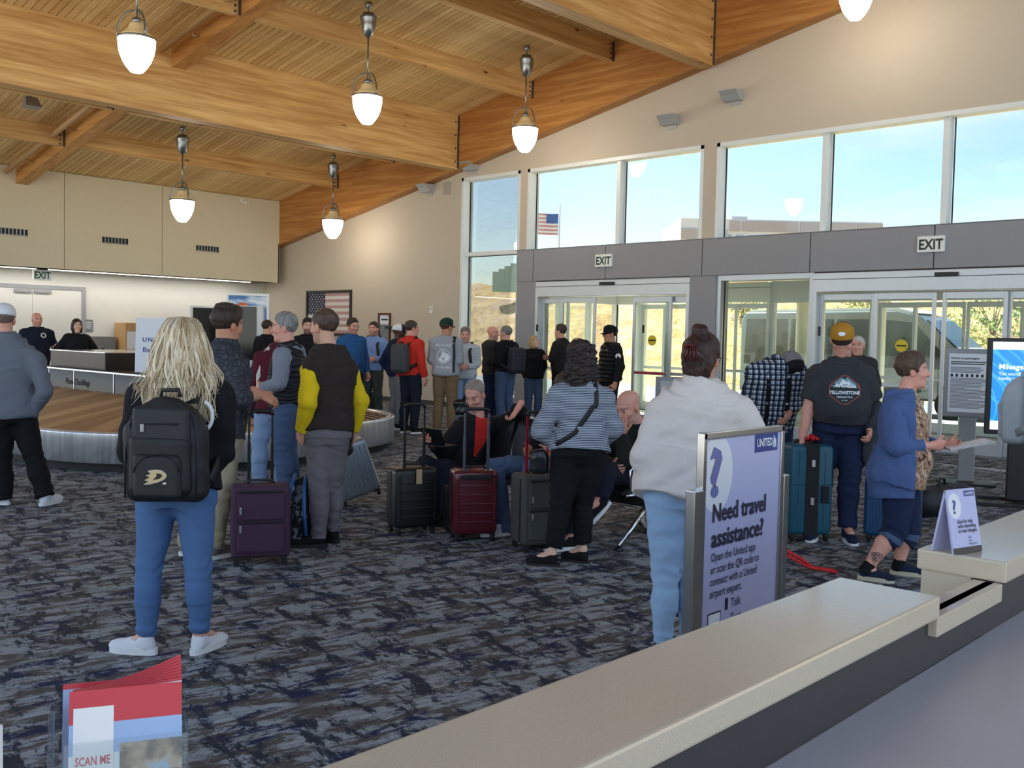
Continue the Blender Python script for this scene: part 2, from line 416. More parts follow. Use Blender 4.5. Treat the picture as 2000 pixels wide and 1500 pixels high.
glass_mat('clear_glass', (.95, 1.0, .98), .6, .93); glass_mat('window_glass', (.92, .985, 1.0), .7, .76)
def carpet():
    m = bpy.data.materials.new('carpet'); t, p = nodes_of(m); L = t.links.new
    tcn = N(t, 'ShaderNodeTexCoord')
    br = N(t, 'ShaderNodeTexBrick', Scale=1.0, Mortar__Size=.004, Brick__Width=.92, Row__Height=.92); br.offset = .5
    mp0 = N(t, 'ShaderNodeMapping', Rotation=(0, 0, math.radians(12))); L(tcn.outputs['Object'], mp0.inputs['Vector'])
    def layer(scale, sx, sy, detail, rough, dist):
        mpn = N(t, 'ShaderNodeMapping', Scale=(sx, sy, 1)); L(mp0.outputs[0], mpn.inputs['Vector'])
        n = N(t, 'ShaderNodeTexNoise', Scale=scale, Detail=detail, Roughness=rough, Distortion=dist); L(mpn.outputs[0], n.inputs['Vector']); return n.outputs['Fac']
    a = layer(4.2, .8, 2.4, 9, .74, .35); b = layer(4.6, 2.0, .8, 9, .74, .3); c = layer(3.0, .8, 2.2, 10, .78, .3); fine = layer(240, 1, 1, 2, .5, 0)
    def ramp(fac, p0, p1):
        r = N(t, 'ShaderNodeValToRGB'); r.color_ramp.elements[0].position = p0; r.color_ramp.elements[1].position = p1; L(fac, r.inputs['Fac']); return r.outputs['Color']
    def mixc_(fac, c1, c2):
        mx = N(t, 'ShaderNodeMixRGB'); L(fac, mx.inputs['Fac'])
        for i, q in ((1, c1), (2, c2)):
            if isinstance(q, tuple): mx.inputs[i].default_value = (*srgb(*q), 1)
            else: L(q, mx.inputs[i])
        return mx.outputs[0]
    base = mixc_(ramp(fine, .35, .65), (158, 170, 178), (196, 204, 208))
    w1 = mixc_(ramp(a, .48, .54), base, (104, 98, 94))
    w2 = mixc_(ramp(b, .515, .56), w1, (48, 58, 72))
    w3 = mixc_(ramp(c, .545, .58), w2, (26, 42, 90))
    hatch = layer(5, .7, 16, 4, .6, .1); ht = N(t, 'ShaderNodeMixRGB', _blend_type='MULTIPLY', Fac=.42); L(w3, ht.inputs[1]); L(ramp(hatch, .38, .58), ht.inputs[2]); w3 = ht.outputs[0]
    sp = N(t, 'ShaderNodeMixRGB', _blend_type='MULTIPLY', Fac=.5); L(w3, sp.inputs[1]); L(ramp(fine, .2, .8), sp.inputs[2])
    L(sp.outputs[0], p.inputs['Base Color']); p.inputs['Roughness'].default_value = .82; p.inputs['Specular IOR Level'].default_value = .28
    bp = N(t, 'ShaderNodeBump', Strength=.5, Distance=.006); L(fine, bp.inputs['Height']); L(bp.outputs[0], p.inputs['Normal'])
    MATS['carpet'] = m
carpet()
mat('concrete', (206, 204, 198), .8, var=.06, scale=3, bump=.1)
mat('asphalt', (120, 122, 124), .85, var=.08, scale=6)

# ---- floor and the ground outside
tag(box('floor', 'carpet', -6, XW+.02, -6, 25.2, -.12, 0), kind='structure')
vf = tag(box('floor', 'concrete', XW+.02, 18.75, 3.0, 15.0, -.12, -.004), kind='structure')
gr = MB().box(-140, 18.7, -140, 160, -.6, -.35).build('ground', mat('bounce_ground', (168, 166, 160), .9, var=.08, scale=.3)); tag(gr, kind='structure')  # unseen ground plane, added to bounce sky and sun light into the room
# ---- ceiling: roof deck of boards over glulam beams
X0C, Y0C, Y1C = -3.0, -3.0, 24.4
sl = math.sqrt(1+CS*CS)
def slope_box(x0, x1, y0, y1, d0, d1):
    """box under the deck: between depths d0<d1 below the deck plane (measured vertically)"""
    v = [(x, y, deck(y)-d) for d in (d1, d0) for y in (y0, y1) for x in (x0, x1)]
    return MB().add(v, [(0, 2, 3, 1), (4, 5, 7, 6), (0, 1, 5, 4), (2, 6, 7, 3), (0, 4, 6, 2), (1, 3, 7, 5)])
ceiling = slope_box(X0C, XW+.6, Y0C, Y1C, -.30, -.025).build('ceiling', mat('roof_core', (58, 42, 26), .9)); tag(ceiling, kind='structure')
pw = .128; n_p = int((XW-2.2)/pw)
pl_me = None
for i in range(n_p):
    x = XW-.02-pw*(i+1)
    if pl_me is None:
        mb = MB(); c = .012; w = pw-.008
        ys = (0, 24.2-2.0)
        for y in ys: pass
        prof = [(0, .026), (0, .008), (c, 0), (w-c, 0), (w, .008), (w, .026)]
        v = [(a, y, CS*y+b-.026) for y in ys for a, b in prof]
        mb.add(v, [(0, 1, 2, 3, 4, 5), (6, 11, 10, 9, 8, 7)]+[(k, (k+1) % 6+0, (k+1) % 6+6, k+6) for k in range(6)])
        o = mb.build('plank', 'deck_wood', ceiling); pl_me = o.data
    else: o = obj('plank', pl_me, None, ceiling)
    o.location = (x, 2.0, deck(2.0))
def beam(name, mb, m): return mb.build(name, m, ceiling)
def xbeam(y, z0, x0, x1, th):          # beam along X whose camera-side face is at y
    mb = MB(); v = []
    for x in (x0, x1):
        v += [(x, y, z0), (x, y+th, z0), (x, y+th, deck(y+th)-.027), (x, y, deck(y)-.027)]
    mb.add(v, [(0, 1, 2, 3), (4, 7, 6, 5), (0, 4, 5, 1), (1, 5, 6, 2), (2, 6, 7, 3), (3, 7, 4, 0)]); return mb
for y, z0 in ((16.05, 5.31), (9.55, 6.46)): beam('glulam_beam', xbeam(y, z0, 1.0, 15.13, .30), 'beam_wood')
beam('glulam_beam', xbeam(3.05, 7.7, 1.0, 15.13, .30), 'beam_wood')
beam('rake_beam', slope_box(15.13, XW-.01, 2.0, YB+.6, .027, 1.2), 'rake_wood')
for (ya, yb) in ((16.36, YB+.03), (9.86, 16.04), (3.36, 9.54)):
    beam('rake_beam', slope_box(8.34, 8.60, ya, yb, .027, .42), 'rake_wood')
for y in (20.45, 18.25, 13.85, 11.78, 7.4, 5.2):
    beam('purlin', xbeam(y, deck(y)-.40, 8.61, 15.12, .16), 'beam_wood')
    beam('purlin', xbeam(y, deck(y)-.40, 2.0, 8.33, .16), 'beam_wood')
# steel hangers where the beams meet, with bolt heads
def hanger(x, y, z0, z1):
    o = MB().box(x-.03, x+.012, y-.02, y+.002, z0, z1).build('hanger_plate', 'steel_bracket', ceiling)
    b = MB()
    for k in range(4):
        z = z0+(z1-z0)*(k+.5)/4; b.lathe([(.022, 0), (.022, .012), (.012, .018)], (0, 0, 0), 8)
        # turn the last lathe to face -Y
        for q in range(len(b.v)-24, len(b.v)): vx, vy, vz = b.v[q]; b.v[q] = (x-.09+vx, y-.004-vz, z+vy)
    return o, b.build('bolt', 'steel_bracket', ceiling)
for y, z0 in ((16.05, 5.33), (9.55, 6.48)): hanger(15.12, y, z0, deck(y)-.05)
for y in (20.45, 18.25, 13.85, 11.78): hanger(15.115, y, deck(y)-.42, deck(y)-.06); hanger(8.33, y, deck(y)-.42, deck(y)-.06)
# sprinkler pipes beside the inner rake beam
for (ya, yb) in ((16.5, 22.9), (10.0, 15.9)):
    mb = MB(); mb.tube([(8.08, ya, deck(ya)-.24), (8.08, yb, deck(yb)-.24)], .055, 12)
    pp = mb.build('sprinkler_pipe', 'pipe_paint', ceiling)
    for k in range(3):
        y = ya+(yb-ya)*(k+.6)/3
        MB().tube([(8.08, y, deck(y)-.22), (8.2, y, deck(y)-.2), (8.22, y, deck(y)-.26), (8.33, y, deck(y)-.26)], .018, 8).build('pipe_clip', 'pipe_paint', pp)
fl_ = empty('floodlight', tuple(on(60, 190, 1, 18.9)), 0, None); fl_.location = (fl_.location[0], 18.9, deck(18.9)-.03); tag(fl_, 'small grey floodlight fixed under the wooden ceiling boards', 'floodlight')
MB().box(-.09, .09, -.06, .06, -.08, 0, .01).build('mount', 'alu_grey', fl_); MB().tube([(0, 0, -.08), (0, 0, -.16)], .03, 10).build('neck', 'alu_grey', fl_)
MB().add([(-.1, -.05, -.16), (.1, -.05, -.16), (.1, .05, -.16), (-.1, .05, -.16), (-.14, -.16, -.34), (.14, -.16, -.34), (.14, .04, -.36), (-.14, .04, -.36)], [(0, 1, 2, 3), (4, 7, 6, 5), (0, 4, 5, 1), (1, 5, 6, 2), (2, 6, 7, 3), (3, 7, 4, 0)]).build('lamp_head', 'alu_grey', fl_)

# ---- window wall
ZT, ZH0, ZH1 = 5.17, 2.80, 3.46             # window heads, underside and top of the grey header
wr = MB()
def wseg(y0, y1, z0, z1=None):             # wall segment up to the rake beam when z1 is None
    if z1 is None:
        v = [(x, y, z) for x in (XW, XW+.35) for (y, z) in ((y0, z0), (y1, z0), (y1, deck(y1)+.02), (y0, deck(y0)+.02))]
        wr.add(v, [(0, 1, 2, 3), (4, 7, 6, 5), (0, 4, 5, 1), (1, 5, 6, 2), (2, 6, 7, 3), (3, 7, 4, 0)])
    else: wr.box(XW, XW+.35, y0, y1, z0, z1)
wseg(16.2, 24.5, 0); wseg(-6, 16.2, ZT); wseg(14.18, 14.39, 0, ZT); wseg(9.59, 9.86, ZH1-.1, ZT); wseg(-6, 1.6, 0, ZT)
wseg(14.39, 16.2, 0, .25)
tag(wr.build('wall_right', 'wall_paint'), kind='structure')
GX = XW+.20                                  # glass plane of the upper windows
def window(idx, y0, y1, z0, z1, mulls=(), rails=(), m='alu_white'):
    w = empty('window_%d' % idx, (XW+.1, (y0+y1)/2, z0)); tag(w, kind='structure'); ox, oy, oz = w.location
    def bx(nm, ya, yb, za, zb, xa=XW-.012, xb=GX+.05, mm=m, bev=.004): return MB().box(xa-ox, xb-ox, ya-oy, yb-oy, za-oz, zb-oz, bev).build(nm, mm, w)
    bx('head_frame', y0, y1, z1-.075, z1); bx('sill_frame', y0, y1, z0, z0+.05)
    bx('jamb_frame', y0, y0+.07, z0, z1); bx('jamb_frame', y1-.07, y1, z0, z1)
    for y in mulls: bx('mullion', y-.045, y+.045, z0, z1, XW+.04)
    for z in rails: bx('rail', y0, y1, z-.04, z+.04, XW+.04)
    ys = [y0]+sorted(mulls)+[y1]; zs = [z0]+sorted(rails)+[z1]
    for a, b in zip(ys[:-1], ys[1:]):
        for c, d in zip(zs[:-1], zs[1:]):
            bx('gasket', a+.045, b-.045, d-.055, d-.04, GX-.012, GX+.012, 'joint_dark', 0)
            bx('gasket', b-.085, b-.07, c+.03, d-.03, GX-.012, GX+.012, 'joint_dark', 0)
            bx('pane', a+.03, b-.03, c+.03, d-.03, GX-.004, GX+.004, 'window_glass', 0)
    return w
window(1, 14.39, 16.2, .25, ZT, (), (3.46,))
window(2, 9.86, 14.18, ZH1-.05, ZT, (11.82,)); window(3, 1.6, 9.59, ZH1-.05, ZT, (3.66, 5.61, 7.56))
# ---- grey header over the doors: each cladding panel a piece
hd = MB().box(XH+.03, XW+.3, 1.6, 14.30, ZH0+.01, ZH1-.02).build('wall_header', 'joint_dark'); tag(hd, kind='structure')
jy = [14.32, 13.84, 11.94, 9.74, 7.66, 5.65, 3.6, 1.6]
for a, b in zip(jy[:-1], jy[1:]): MB().box(XH, XH+.04, b+.008, a-.008, ZH0, ZH1, .006).build('panel', 'header_grey', hd)
MB().box(XH-.0, XW+.3, 1.6, 14.32, ZH1-.012, ZH1+.004).build('cap_flashing', 'header_grey', hd)
# clad columns beside the doors
for (y0, y1) in ((13.78, 14.32), (9.45, 10.0)):
    c_ = MB().box(XH+.02, XW+.3, y0, y1, 0, ZH0, .006).build('wall_column', 'header_grey'); tag(c_, kind='structure')
    MB().box(XH+.012, XH+.02, y0+.004, y1-.004, .9, .912).build('panel_joint', 'joint_dark', c_)
# ---- automatic sliding doors
def leaf(par, o, y0, y1, z0, z1, x, st=.055, rail=(.98,), deep=.045, m='alu', pane='clear_glass'):
    d = empty('door_leaf', (x-o[0], y0-o[1], z0-o[2]), 0, par)
    w, h = y1-y0, z1-z0
    MB().box(-deep/2, deep/2, 0, st, 0, h, .004).build('stile', m, d); MB().box(-deep/2, deep/2, w-st, w, 0, h, .004).build('stile', m, d)
    MB().box(-deep/2, deep/2, st, w-st, h-.1, h, .004).build('top_rail', m, d); MB().box(-deep/2, deep/2, st, w-st, 0, .18, .004).build('bottom_rail', m, d)
    for r_ in rail: MB().box(-deep/2, deep/2, st, w-st, r_-.03, r_+.03, .004).build('mid_rail', m, d)
    MB().box(-.004, .004, st-.01, w-st+.01, .17, h-.09).build('pane', pane, d)
    return d
def slider(idx, y0, y1, leaves, x=XW-.02, z1=2.44, zt=ZH0, op=True, m='alu', depth=.12):
    o = (x, (y0+y1)/2, 0); d = empty('door_%d' % idx, o); tag(d, kind='structure')
    MB().box(-depth, depth, y0-o[1], y1-o[1], z1+.03, zt-.02, .006).build('operator_header', m, d)
    MB().box(-depth-.004, -depth+.004, y0-o[1], y1-o[1], zt-.13, zt-.12).build('header_groove', 'joint_dark', d)
    MB().box(-depth, depth, y0-o[1], y0+.07-o[1], 0, z1+.04, .004).build('jamb', m, d); MB().box(-depth, depth, y1-.07-o[1], y1-o[1], 0, z1+.04, .004).build('jamb', m, d)
    MB().box(-depth, depth, y0-o[1], y1-o[1], 0, .012).build('threshold', 'alu_grey', d)
    out = []
    for (a, b, dx) in leaves: out.append(leaf(d, o, a, b, .015, z1, x+dx, m=m))
    if op:
        s_ = MB().box(-depth-.05, -depth, -.17, .17, zt-.13, zt-.065, .01).build('motion_sensor', 'black_plastic', d)
    return d, out
d1, l1 = slider(1, 10.0, 13.78, [(12.98, 13.71, .04), (12.22, 13.12, -.04), (10.42, 11.30, -.04), (10.07, 10.6, .04)])
d2, l2 = slider(2, 3.3, 7.60, [(6.60, 7.53, .04), (5.62, 6.58, -.04), (4.60, 5.52, -.04), (3.37, 4.62, .04)])
for d_, ys in ((d1, (1.8, -.9)), (d2, (2.0,))):
    for y in ys: MB().box(-.15, -.12, y-.02, y+.02, 1.75, 1.9, .005).build('wall_switch', 'black_plastic', d_)
def sticker(par, y, z, r_=.1):
    mb = MB(); mb.lathe([(r_, 0), (r_, .003)], (0, 0, 0), 20)
    mb.v = [(-.012-q[2], y+q[0], z+q[1]) for q in mb.v]; s_ = mb.build('warning_sticker', 'yellow_sticker', par)
    MB().box(-.0165, -.015, y-.075, y+.075, z-.012, z+.014).build('printed_band', 'black_plastic', par); return s_
sticker(l1[2], .42, 1.6); sticker(l2[1], .5, 1.6); sticker(l2[2], .12, 1.6)
MB().box(-.03, -.024, .08, .8, .965, .995).build('push_strip', 'red_sticker', l1[2]); MB().box(-.03, -.024, .08, .5, .965, .995).build('push_strip', 'red_sticker', l2[2])
# fixed light between the two doors
w4 = empty('window_4', (XW, 8.5, 0)); tag(w4, kind='structure')
for nm, a, b, c, d in (('jamb_frame', 7.60, 7.68, 0, ZH0), ('jamb_frame', 9.37, 9.45, 0, ZH0), ('head_frame', 7.68, 9.37, ZH0-.1, ZH0), ('sill_frame', 7.68, 9.37, 0, .2)):
    MB().box(-.1, .1, a-8.5, b-8.5, c, d, .005).build(nm, 'alu', w4)
MB().box(-.004, .004, 7.66-8.5, 9.39-8.5, .19, ZH0-.09).build('pane', 'clear_glass', w4)
MB().box(-.02, .0, 9.33-8.5, 9.35-8.5, .2, ZH0-.1).build('gasket', 'joint_dark', w4)
# ---- vestibule: outer doors, side lights and its roof
XO = 18.7
d3, l3 = slider(3, 10.2, 13.6, [(12.8, 13.53, .04), (12.0, 12.9, -.04), (11.0, 11.95, -.04), (10.27, 11.1, .04)], x=XO, zt=2.9, op=False, m='alu_white')
d4, l4 = slider(4, 4.6, 8.0, [(7.2, 7.93, .04), (6.3, 7.25, -.04), (5.3, 6.28, -.04), (4.67, 5.4, .04)], x=XO, zt=2.9, op=False, m='alu_white')
w5 = empty('window_5', (XO, 9.1, 0)); tag(w5, kind='structure')
for a, b, c, d in ((8.0, 8.08, 0, 2.9), (10.12, 10.2, 0, 2.9), (9.05, 9.13, 0, 2.9)): MB().box(-.07, .07, a-9.1, b-9.1, c, d).build('mullion', 'alu_white', w5)
for c, d in ((0, .15), (.95, 1.02), (2.45, 2.9)): MB().box(-.06, .06, 8.08-9.1, 10.12-9.1, c, d).build('rail', 'alu_white', w5)
MB().box(-.004, .004, 8.08-9.1, 10.12-9.1, .14, 2.46).build('pane', 'clear_glass', w5)
for k, (ya, yb) in enumerate(((13.6, 14.3), (3.2, 4.6))):
    w6 = empty('window_%d' % (6+k), (XO, (ya+yb)/2, 0)); tag(w6, kind='structure'); hw = (yb-ya)/2
    MB().box(-.06, .06, -hw, hw, 2.44, 2.9).build('rail', 'alu_white', w6); MB().box(-.06, .06, -hw, hw, 0, .15).build('rail', 'alu_white', w6)
    MB().box(-.05, .05, hw-.07, hw, .15, 2.44).build('mullion', 'alu_white', w6); MB().box(-.004, .004, -hw, hw-.07, .15, 2.44).build('pane', 'clear_glass', w6)
w8 = empty('window_8', (17.1, 14.28, 0)); tag(w8, kind='structure')
MB().box(-1.6, 1.6, -.05, .05, 2.44, 2.9).build('rail', 'alu_white', w8); MB().box(-1.6, 1.6, -.05, .05, 0, .15).build('rail', 'alu_white', w8)
for x in (-1.55, -.5, .55, 1.55): MB().box(x-.05, x+.05, -.05, .05, .15, 2.44).build('mullion', 'alu_white', w8)
MB().box(-1.6, 1.6, -.004, .004, .15, 2.44).build('pane', 'clear_glass', w8)
vr = MB().box(XW+.32, XO+.3, 1.6, 14.35, 2.92, 3.3).build('ceiling_vestibule', mat('vest_ceiling', (208, 196, 160), .8)); tag(vr, kind='structure')
# recessed lamps in the underside of the soffit wash the wall behind
# ---- back wall: soffit of three panels, recess with double door
bw = MB().box(4.0, XW, 24.25, 24.5, 0, deck(24.3)).build('wall_back', 'recess_paint'); tag(bw, kind='structure')
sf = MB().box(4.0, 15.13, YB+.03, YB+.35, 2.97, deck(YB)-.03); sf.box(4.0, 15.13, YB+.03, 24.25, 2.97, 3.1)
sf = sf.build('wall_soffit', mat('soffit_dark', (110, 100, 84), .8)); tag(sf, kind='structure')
px = [4.0, 6.99, 9.395, 11.77, 15.14]
for a, b in zip(px[:-1], px[1:]): MB().box(a+.007, b-.007, YB, YB+.04, 2.965, deck(YB)-.04).build('panel', 'soffit_paint', sf)
MB().box(15.10, 15.14, YB-.0, 24.25, 2.965, 4.02).build('panel', 'soffit_paint', sf)
for x in (8.27, 10.58, 12.99):              # air grilles in the soffit
    g = empty('air_vent', (x, YB-.002, 3.71)); tag(g, {8.27: 'slotted air vent in the soffit panel over the double door', 10.58: 'slotted air vent in the middle beige soffit panel', 12.99: 'slotted air vent in the soffit panel next to the corner'}[x], 'vent', 'air vents in the soffit')
    for a, b, c, d in ((-.36, .36, .075, .11), (-.36, .36, -.11, -.075), (-.36, -.32, -.075, .075), (.32, .36, -.075, .075)): MB().box(a, b, -.015, .002, c, d).build('frame', 'soffit_paint', g)
    MB().box(-.32, .32, -.002, .003, -.075, .075).build('duct', 'joint_dark', g)
    for k in range(7): xx = -.32+.64*(k+1)/8; MB().box(xx-.01, xx+.01, -.012, 0, -.075, .075).build('fin', 'alu_grey', g)
    MB().box(-.32, .32, -.012, 0, -.006-.06, .006-.06).build('fin', 'alu_grey', g)
MB().box(5.0, 14.6, 23.62, 23.72, 2.955, 2.972).build('light_strip', emis('strip_lamp', (255, 246, 232), 1.5), sf)
ld = bpy.data.lights.new('light_strip', 'AREA'); ld.shape = 'RECTANGLE'; ld.size = 9.6; ld.size_y = .1; ld.energy = 20; ld.color = (1, .96, .9); lo_ = bpy.data.objects.new('light_strip_lamp', ld); COL.objects.link(lo_); lo_.parent = sf; lo_.location = (9.8, 23.67, 2.95)
cam_ = empty('security_camera', (13.97, YB-.002, 5.05)); tag(cam_, 'small white security camera under the wooden ceiling', 'camera')
mb = MB(); mb.lathe([(.05, 0), (.05, .03), (.03, .04)], n=14); mb.v = [(q[0], -q[2], q[1]) for q in mb.v]; mb.build('mount', 'white_paint', cam_)
MB().tube([(0, -.03, 0), (.0, -.09, -.02)], .016, 8).build('arm', 'white_paint', cam_); MB().tube([(-.02, -.06, -.03), (.06, -.16, -.07)], .035, 12).build('body', 'white_paint', cam_)
# double service door under the soffit
d5 = empty('door_5', (8.5, 24.24, 0)); tag(d5, kind='structure')
for a, b, c, d in ((-1.25, 1.25, 2.53, 2.62), (-1.25, -1.15, 0, 2.53), (1.15, 1.25, 0, 2.53)): MB().box(a, b, -.04, .02, c, d).build('frame', 'header_grey', d5)
for a, b in ((-1.15, -.004), (.004, 1.15)):
    lf = MB().box(a, b, -.02, .02, .01, 2.53).build('door_leaf', 'recess_paint', d5)
    MB().box((-.42 if a < 0 else .03), (-.03 if a < 0 else .42), -.07, -.02, 2.43, 2.51, .008).build('door_closer', 'header_grey', lf)
d5.location.x = on(63, 580, 1, 24.24)[0]
mat('baseboard', (60, 60, 62), .6)
tag(box('baseboard_right', 'baseboard', XW-.015, XW, 16.2, 24.25, 0, .1), kind='structure'); tag(box('baseboard_back', 'baseboard', 4.0, XW, 24.235, 24.25, 0, .1), kind='structure')
# ================================================================== OUTSIDE THE DOORS
def hillz(x, y):
    t = np.clip((x-31)/17, 0, 1); base = (t*t*(3-2*t))*5.2
    base = base+np.clip((x-48)/60, 0, 1)*2.0
    return base + .16*np.sin(x*1.7+y*.9)*t+.12*np.sin(y*2.3-x)*t-.15
mat('kerb', (190, 186, 176), .85, var=.05)
tag(box('sidewalk', 'concrete', 18.75, 22.3, -30, 70, -.3, -.01), kind='structure')
tag(box('road', 'asphalt', 22.3, 31.4, -30, 70, -.4, -.14), kind='structure')
tag(box('lawn', mat('lawn_grass', (150, 140, 84), .9, var=.3, scale=3), XW+.36, 18.7, 14.36, 70, -.3, -.02), kind='structure')
def dry_grass():
    m = bpy.data.materials.new('dry_grass'); t, p = nodes_of(m); L = t.links.new; tcn = N(t, 'ShaderNodeTexCoord')
    n1 = N(t, 'ShaderNodeTexNoise', Scale=.55, Detail=8.0, Roughness=.7); n2 = N(t, 'ShaderNodeTexNoise', Scale=2.6, Detail=9.0, Roughness=.85)
    L(tcn.outputs['Object'], n1.inputs['Vector']); L(tcn.outputs['Object'], n2.inputs['Vector'])
    r1 = N(t, 'ShaderNodeValToRGB'); e = r1.color_ramp.elements; e[0].position = .38; e[0].color = (*srgb(112, 84, 50), 1); e[1].position = .62; e[1].color = (*srgb(224, 196, 138), 1)
    x = r1.color_ramp.elements.new(.5); x.color = (*srgb(196, 158, 98), 1); L(n2.outputs['Fac'], r1.inputs['Fac'])
    r2 = N(t, 'ShaderNodeValToRGB'); r2.color_ramp.elements[0].position = .52; r2.color_ramp.elements[1].position = .6; L(n1.outputs['Fac'], r2.inputs['Fac'])
    mx = N(t, 'ShaderNodeMixRGB'); mx.inputs['Color2'].default_value = (*srgb(190, 156, 132), 1); L(r2.outputs['Color'], mx.inputs['Fac']); L(r1.outputs['Color'], mx.inputs['Color1'])
    L(mx.outputs[0], p.inputs['Base Color']); p.inputs['Roughness'].default_value = .95
    b = N(t, 'ShaderNodeBump', Strength=.6, Distance=.15); L(n2.outputs['Fac'], b.inputs['Height']); L(b.outputs[0], p.inputs['Normal']); MATS['dry_grass'] = m
dry_grass()
gx = np.concatenate([np.linspace(31.2, 50, 40), np.linspace(53, 150, 20)]); gy = np.linspace(-40, 110, 110)
GXX, GYY = np.meshgrid(gx, gy, indexing='ij'); Vh = np.stack([GXX, GYY, hillz(GXX, GYY)+.08*RNG.normal(size=GXX.shape)*(GXX > 32)], -1).reshape(-1, 3)
ii = np.arange(len(gx)*len(gy)).reshape(len(gx), len(gy)); Fh = np.stack([ii[:-1, :-1], ii[1:, :-1], ii[1:, 1:], ii[:-1, 1:]], -1).reshape(-1, 4)
tag(obj('hillside', np_mesh('hillside', Vh, Fh), 'dry_grass'), kind='structure')
# pale stepped retaining wall on the hill, seen through the tall window
P0 = at(952, 536, VIEW*58); rwl = empty('retaining_wall', tuple(P0)); tag(rwl, 'pale green stepped retaining wall on the golden hillside', 'wall'); rwl.rotation_euler = (0, 0, -YAW)
mat('pale_green', (186, 214, 198), .8, var=.05, scale=2)
for k in range(4): MB().box(.35*k+.3, .35*k+.35+.3 if k < 3 else 4.0, 0, .5, -1.0, .18+.17*k, .02).build('wall_step', 'pale_green', rwl)
# canopy over the kerb with its columns
mat('cream_column', (226, 222, 196), .6, var=.03)
cn = box('ceiling_canopy', 'beam_wood', XO+.35, 22.4, -6, 14.4, 3.25, 3.6); tag(cn, kind='structure')
for y in (12.4, 9.2, 6.0, 2.8): MB().box(XO+.4, 22.3, y-.09, y+.09, 3.0, 3.25).build('canopy_beam', 'beam_wood', cn)
for px_, X_, lab in ((1252, 20.2, 'round cream canopy column behind the open sliding door'), (1568, 19.6, 'round cream canopy column behind the fixed window'), (1716, 21.5, 'round cream canopy column in front of the parked van')):
    p_ = on(px_, 650, 0, X_); c_ = empty('canopy_column', (X_, p_[1], -.01)); tag(c_, lab, 'column', 'columns carrying the canopy')
    MB().lathe([(.15, 0), (.15, 3.26)], n=20).build('shaft', 'cream_column', c_); MB().lathe([(.22, 0), (.22, .06), (.17, .1)], n=20).build('base', 'cream_column', c_)
# parked passenger van
mat('van_paint', (112, 122, 124), .3, metal=.3, var=.03, coat=.5); mat('van_white', (226, 230, 232), .3, var=.02, coat=.5); mat('van_glass', (34, 46, 46), .08, var=.1, spec=.8); mat('chrome', (206, 208, 212), .12, metal=1.0, var=.03)
mat('tyre', (24, 24, 25), .8); mat('headlamp', (222, 228, 232), .15, var=.05)
van = empty('passenger_van', (24.2, 14.15, -.14)); tag(van, 'long grey passenger van with dark windows parked outside the doors', 'van')
prof = [(0, .42), (0, 2.35), (.15, 2.58), (4.3, 2.62), (4.9, 2.5), (5.85, 1.62), (6.75, 1.28), (6.98, 1.0), (7.0, .42)]   # side view, front towards -Y
fr_ = ((0, 0, 0), (0, -1, 0), (0, 0, 1), (1, 0, 0))
bmv = bmesh.new(); vv = [bmv.verts.new((x, -a, b)) for x in (0, 2.0) for a, b in prof]; n_ = len(prof)
bmv.faces.new(vv[:n_]); bmv.faces.new(vv[n_:][::-1])
for i in range(n_): bmv.faces.new((vv[i], vv[n_+i], vv[n_+(i+1) % n_], vv[(i+1) % n_]))
bmesh.ops.recalc_face_normals(bmv, faces=bmv.faces); bmesh.ops.bevel(bmv, geom=list(bmv.edges), offset=.07, segments=3, profile=.6, affect='EDGES')
MB().frombm(bmv, True).build('body', 'van_paint', van)
MB().prism([(.12, 2.56), (.3, 2.66), (4.3, 2.70), (4.85, 2.56)], .1, 1.9, fr_).build('roof', 'van_white', van)
for a, b in ((.14, 1.42), (1.48, 2.70), (2.76, 3.86)): MB().prism([(a, 1.18), (b, 1.18), (b, 2.40), (a+.05, 2.40)], -.012, .01, fr_).build('side_window', 'van_glass', van)
MB().prism([(3.95, 1.2), (5.5, 1.2), (5.45, 1.62), (4.8, 2.32), (3.95, 2.40)], -.012, .01, fr_).build('door_window', 'van_glass', van)
MB().prism([(5.02, 2.36), (5.06, 2.40), (5.80, 1.72), (5.76, 1.66)], .12, 1.88, fr_).build('windshield', 'van_glass', van)
MB().prism([(5.72, 1.69), (5.8, 1.74), (6.74, 1.36), (6.7, 1.27)], .1, 1.9, fr_).build('bonnet', 'van_white', van)
for y in (-1.4, -5.7):
    w_ = MB().tube([(-.02, y, .36), (.22, y, .36)], .36, 24).build('wheel', 'tyre', van); MB().tube([(-.03, y, .36), (-.01, y, .36)], .2, 18).build('hub_cap', 'chrome', w_)
MB().box(-.01, .0, -6.9, -6.45, .95, 1.18, .0).build('headlight', 'headlamp', van)
mr_ = MB().box(-.28, -.06, -5.35, -5.2, 1.4, 1.75, .03).build('door_mirror', 'black_plastic', van)
for y in (-2.72, -3.85, -5.4): MB().box(-.006, .0, y-.006, y+.006, .5, 2.4).build('door_seam', 'joint_dark', van)
MB().box(-.02, 0, -5.0, -.6, .62, .72).build('side_trim', 'black_plastic', van)
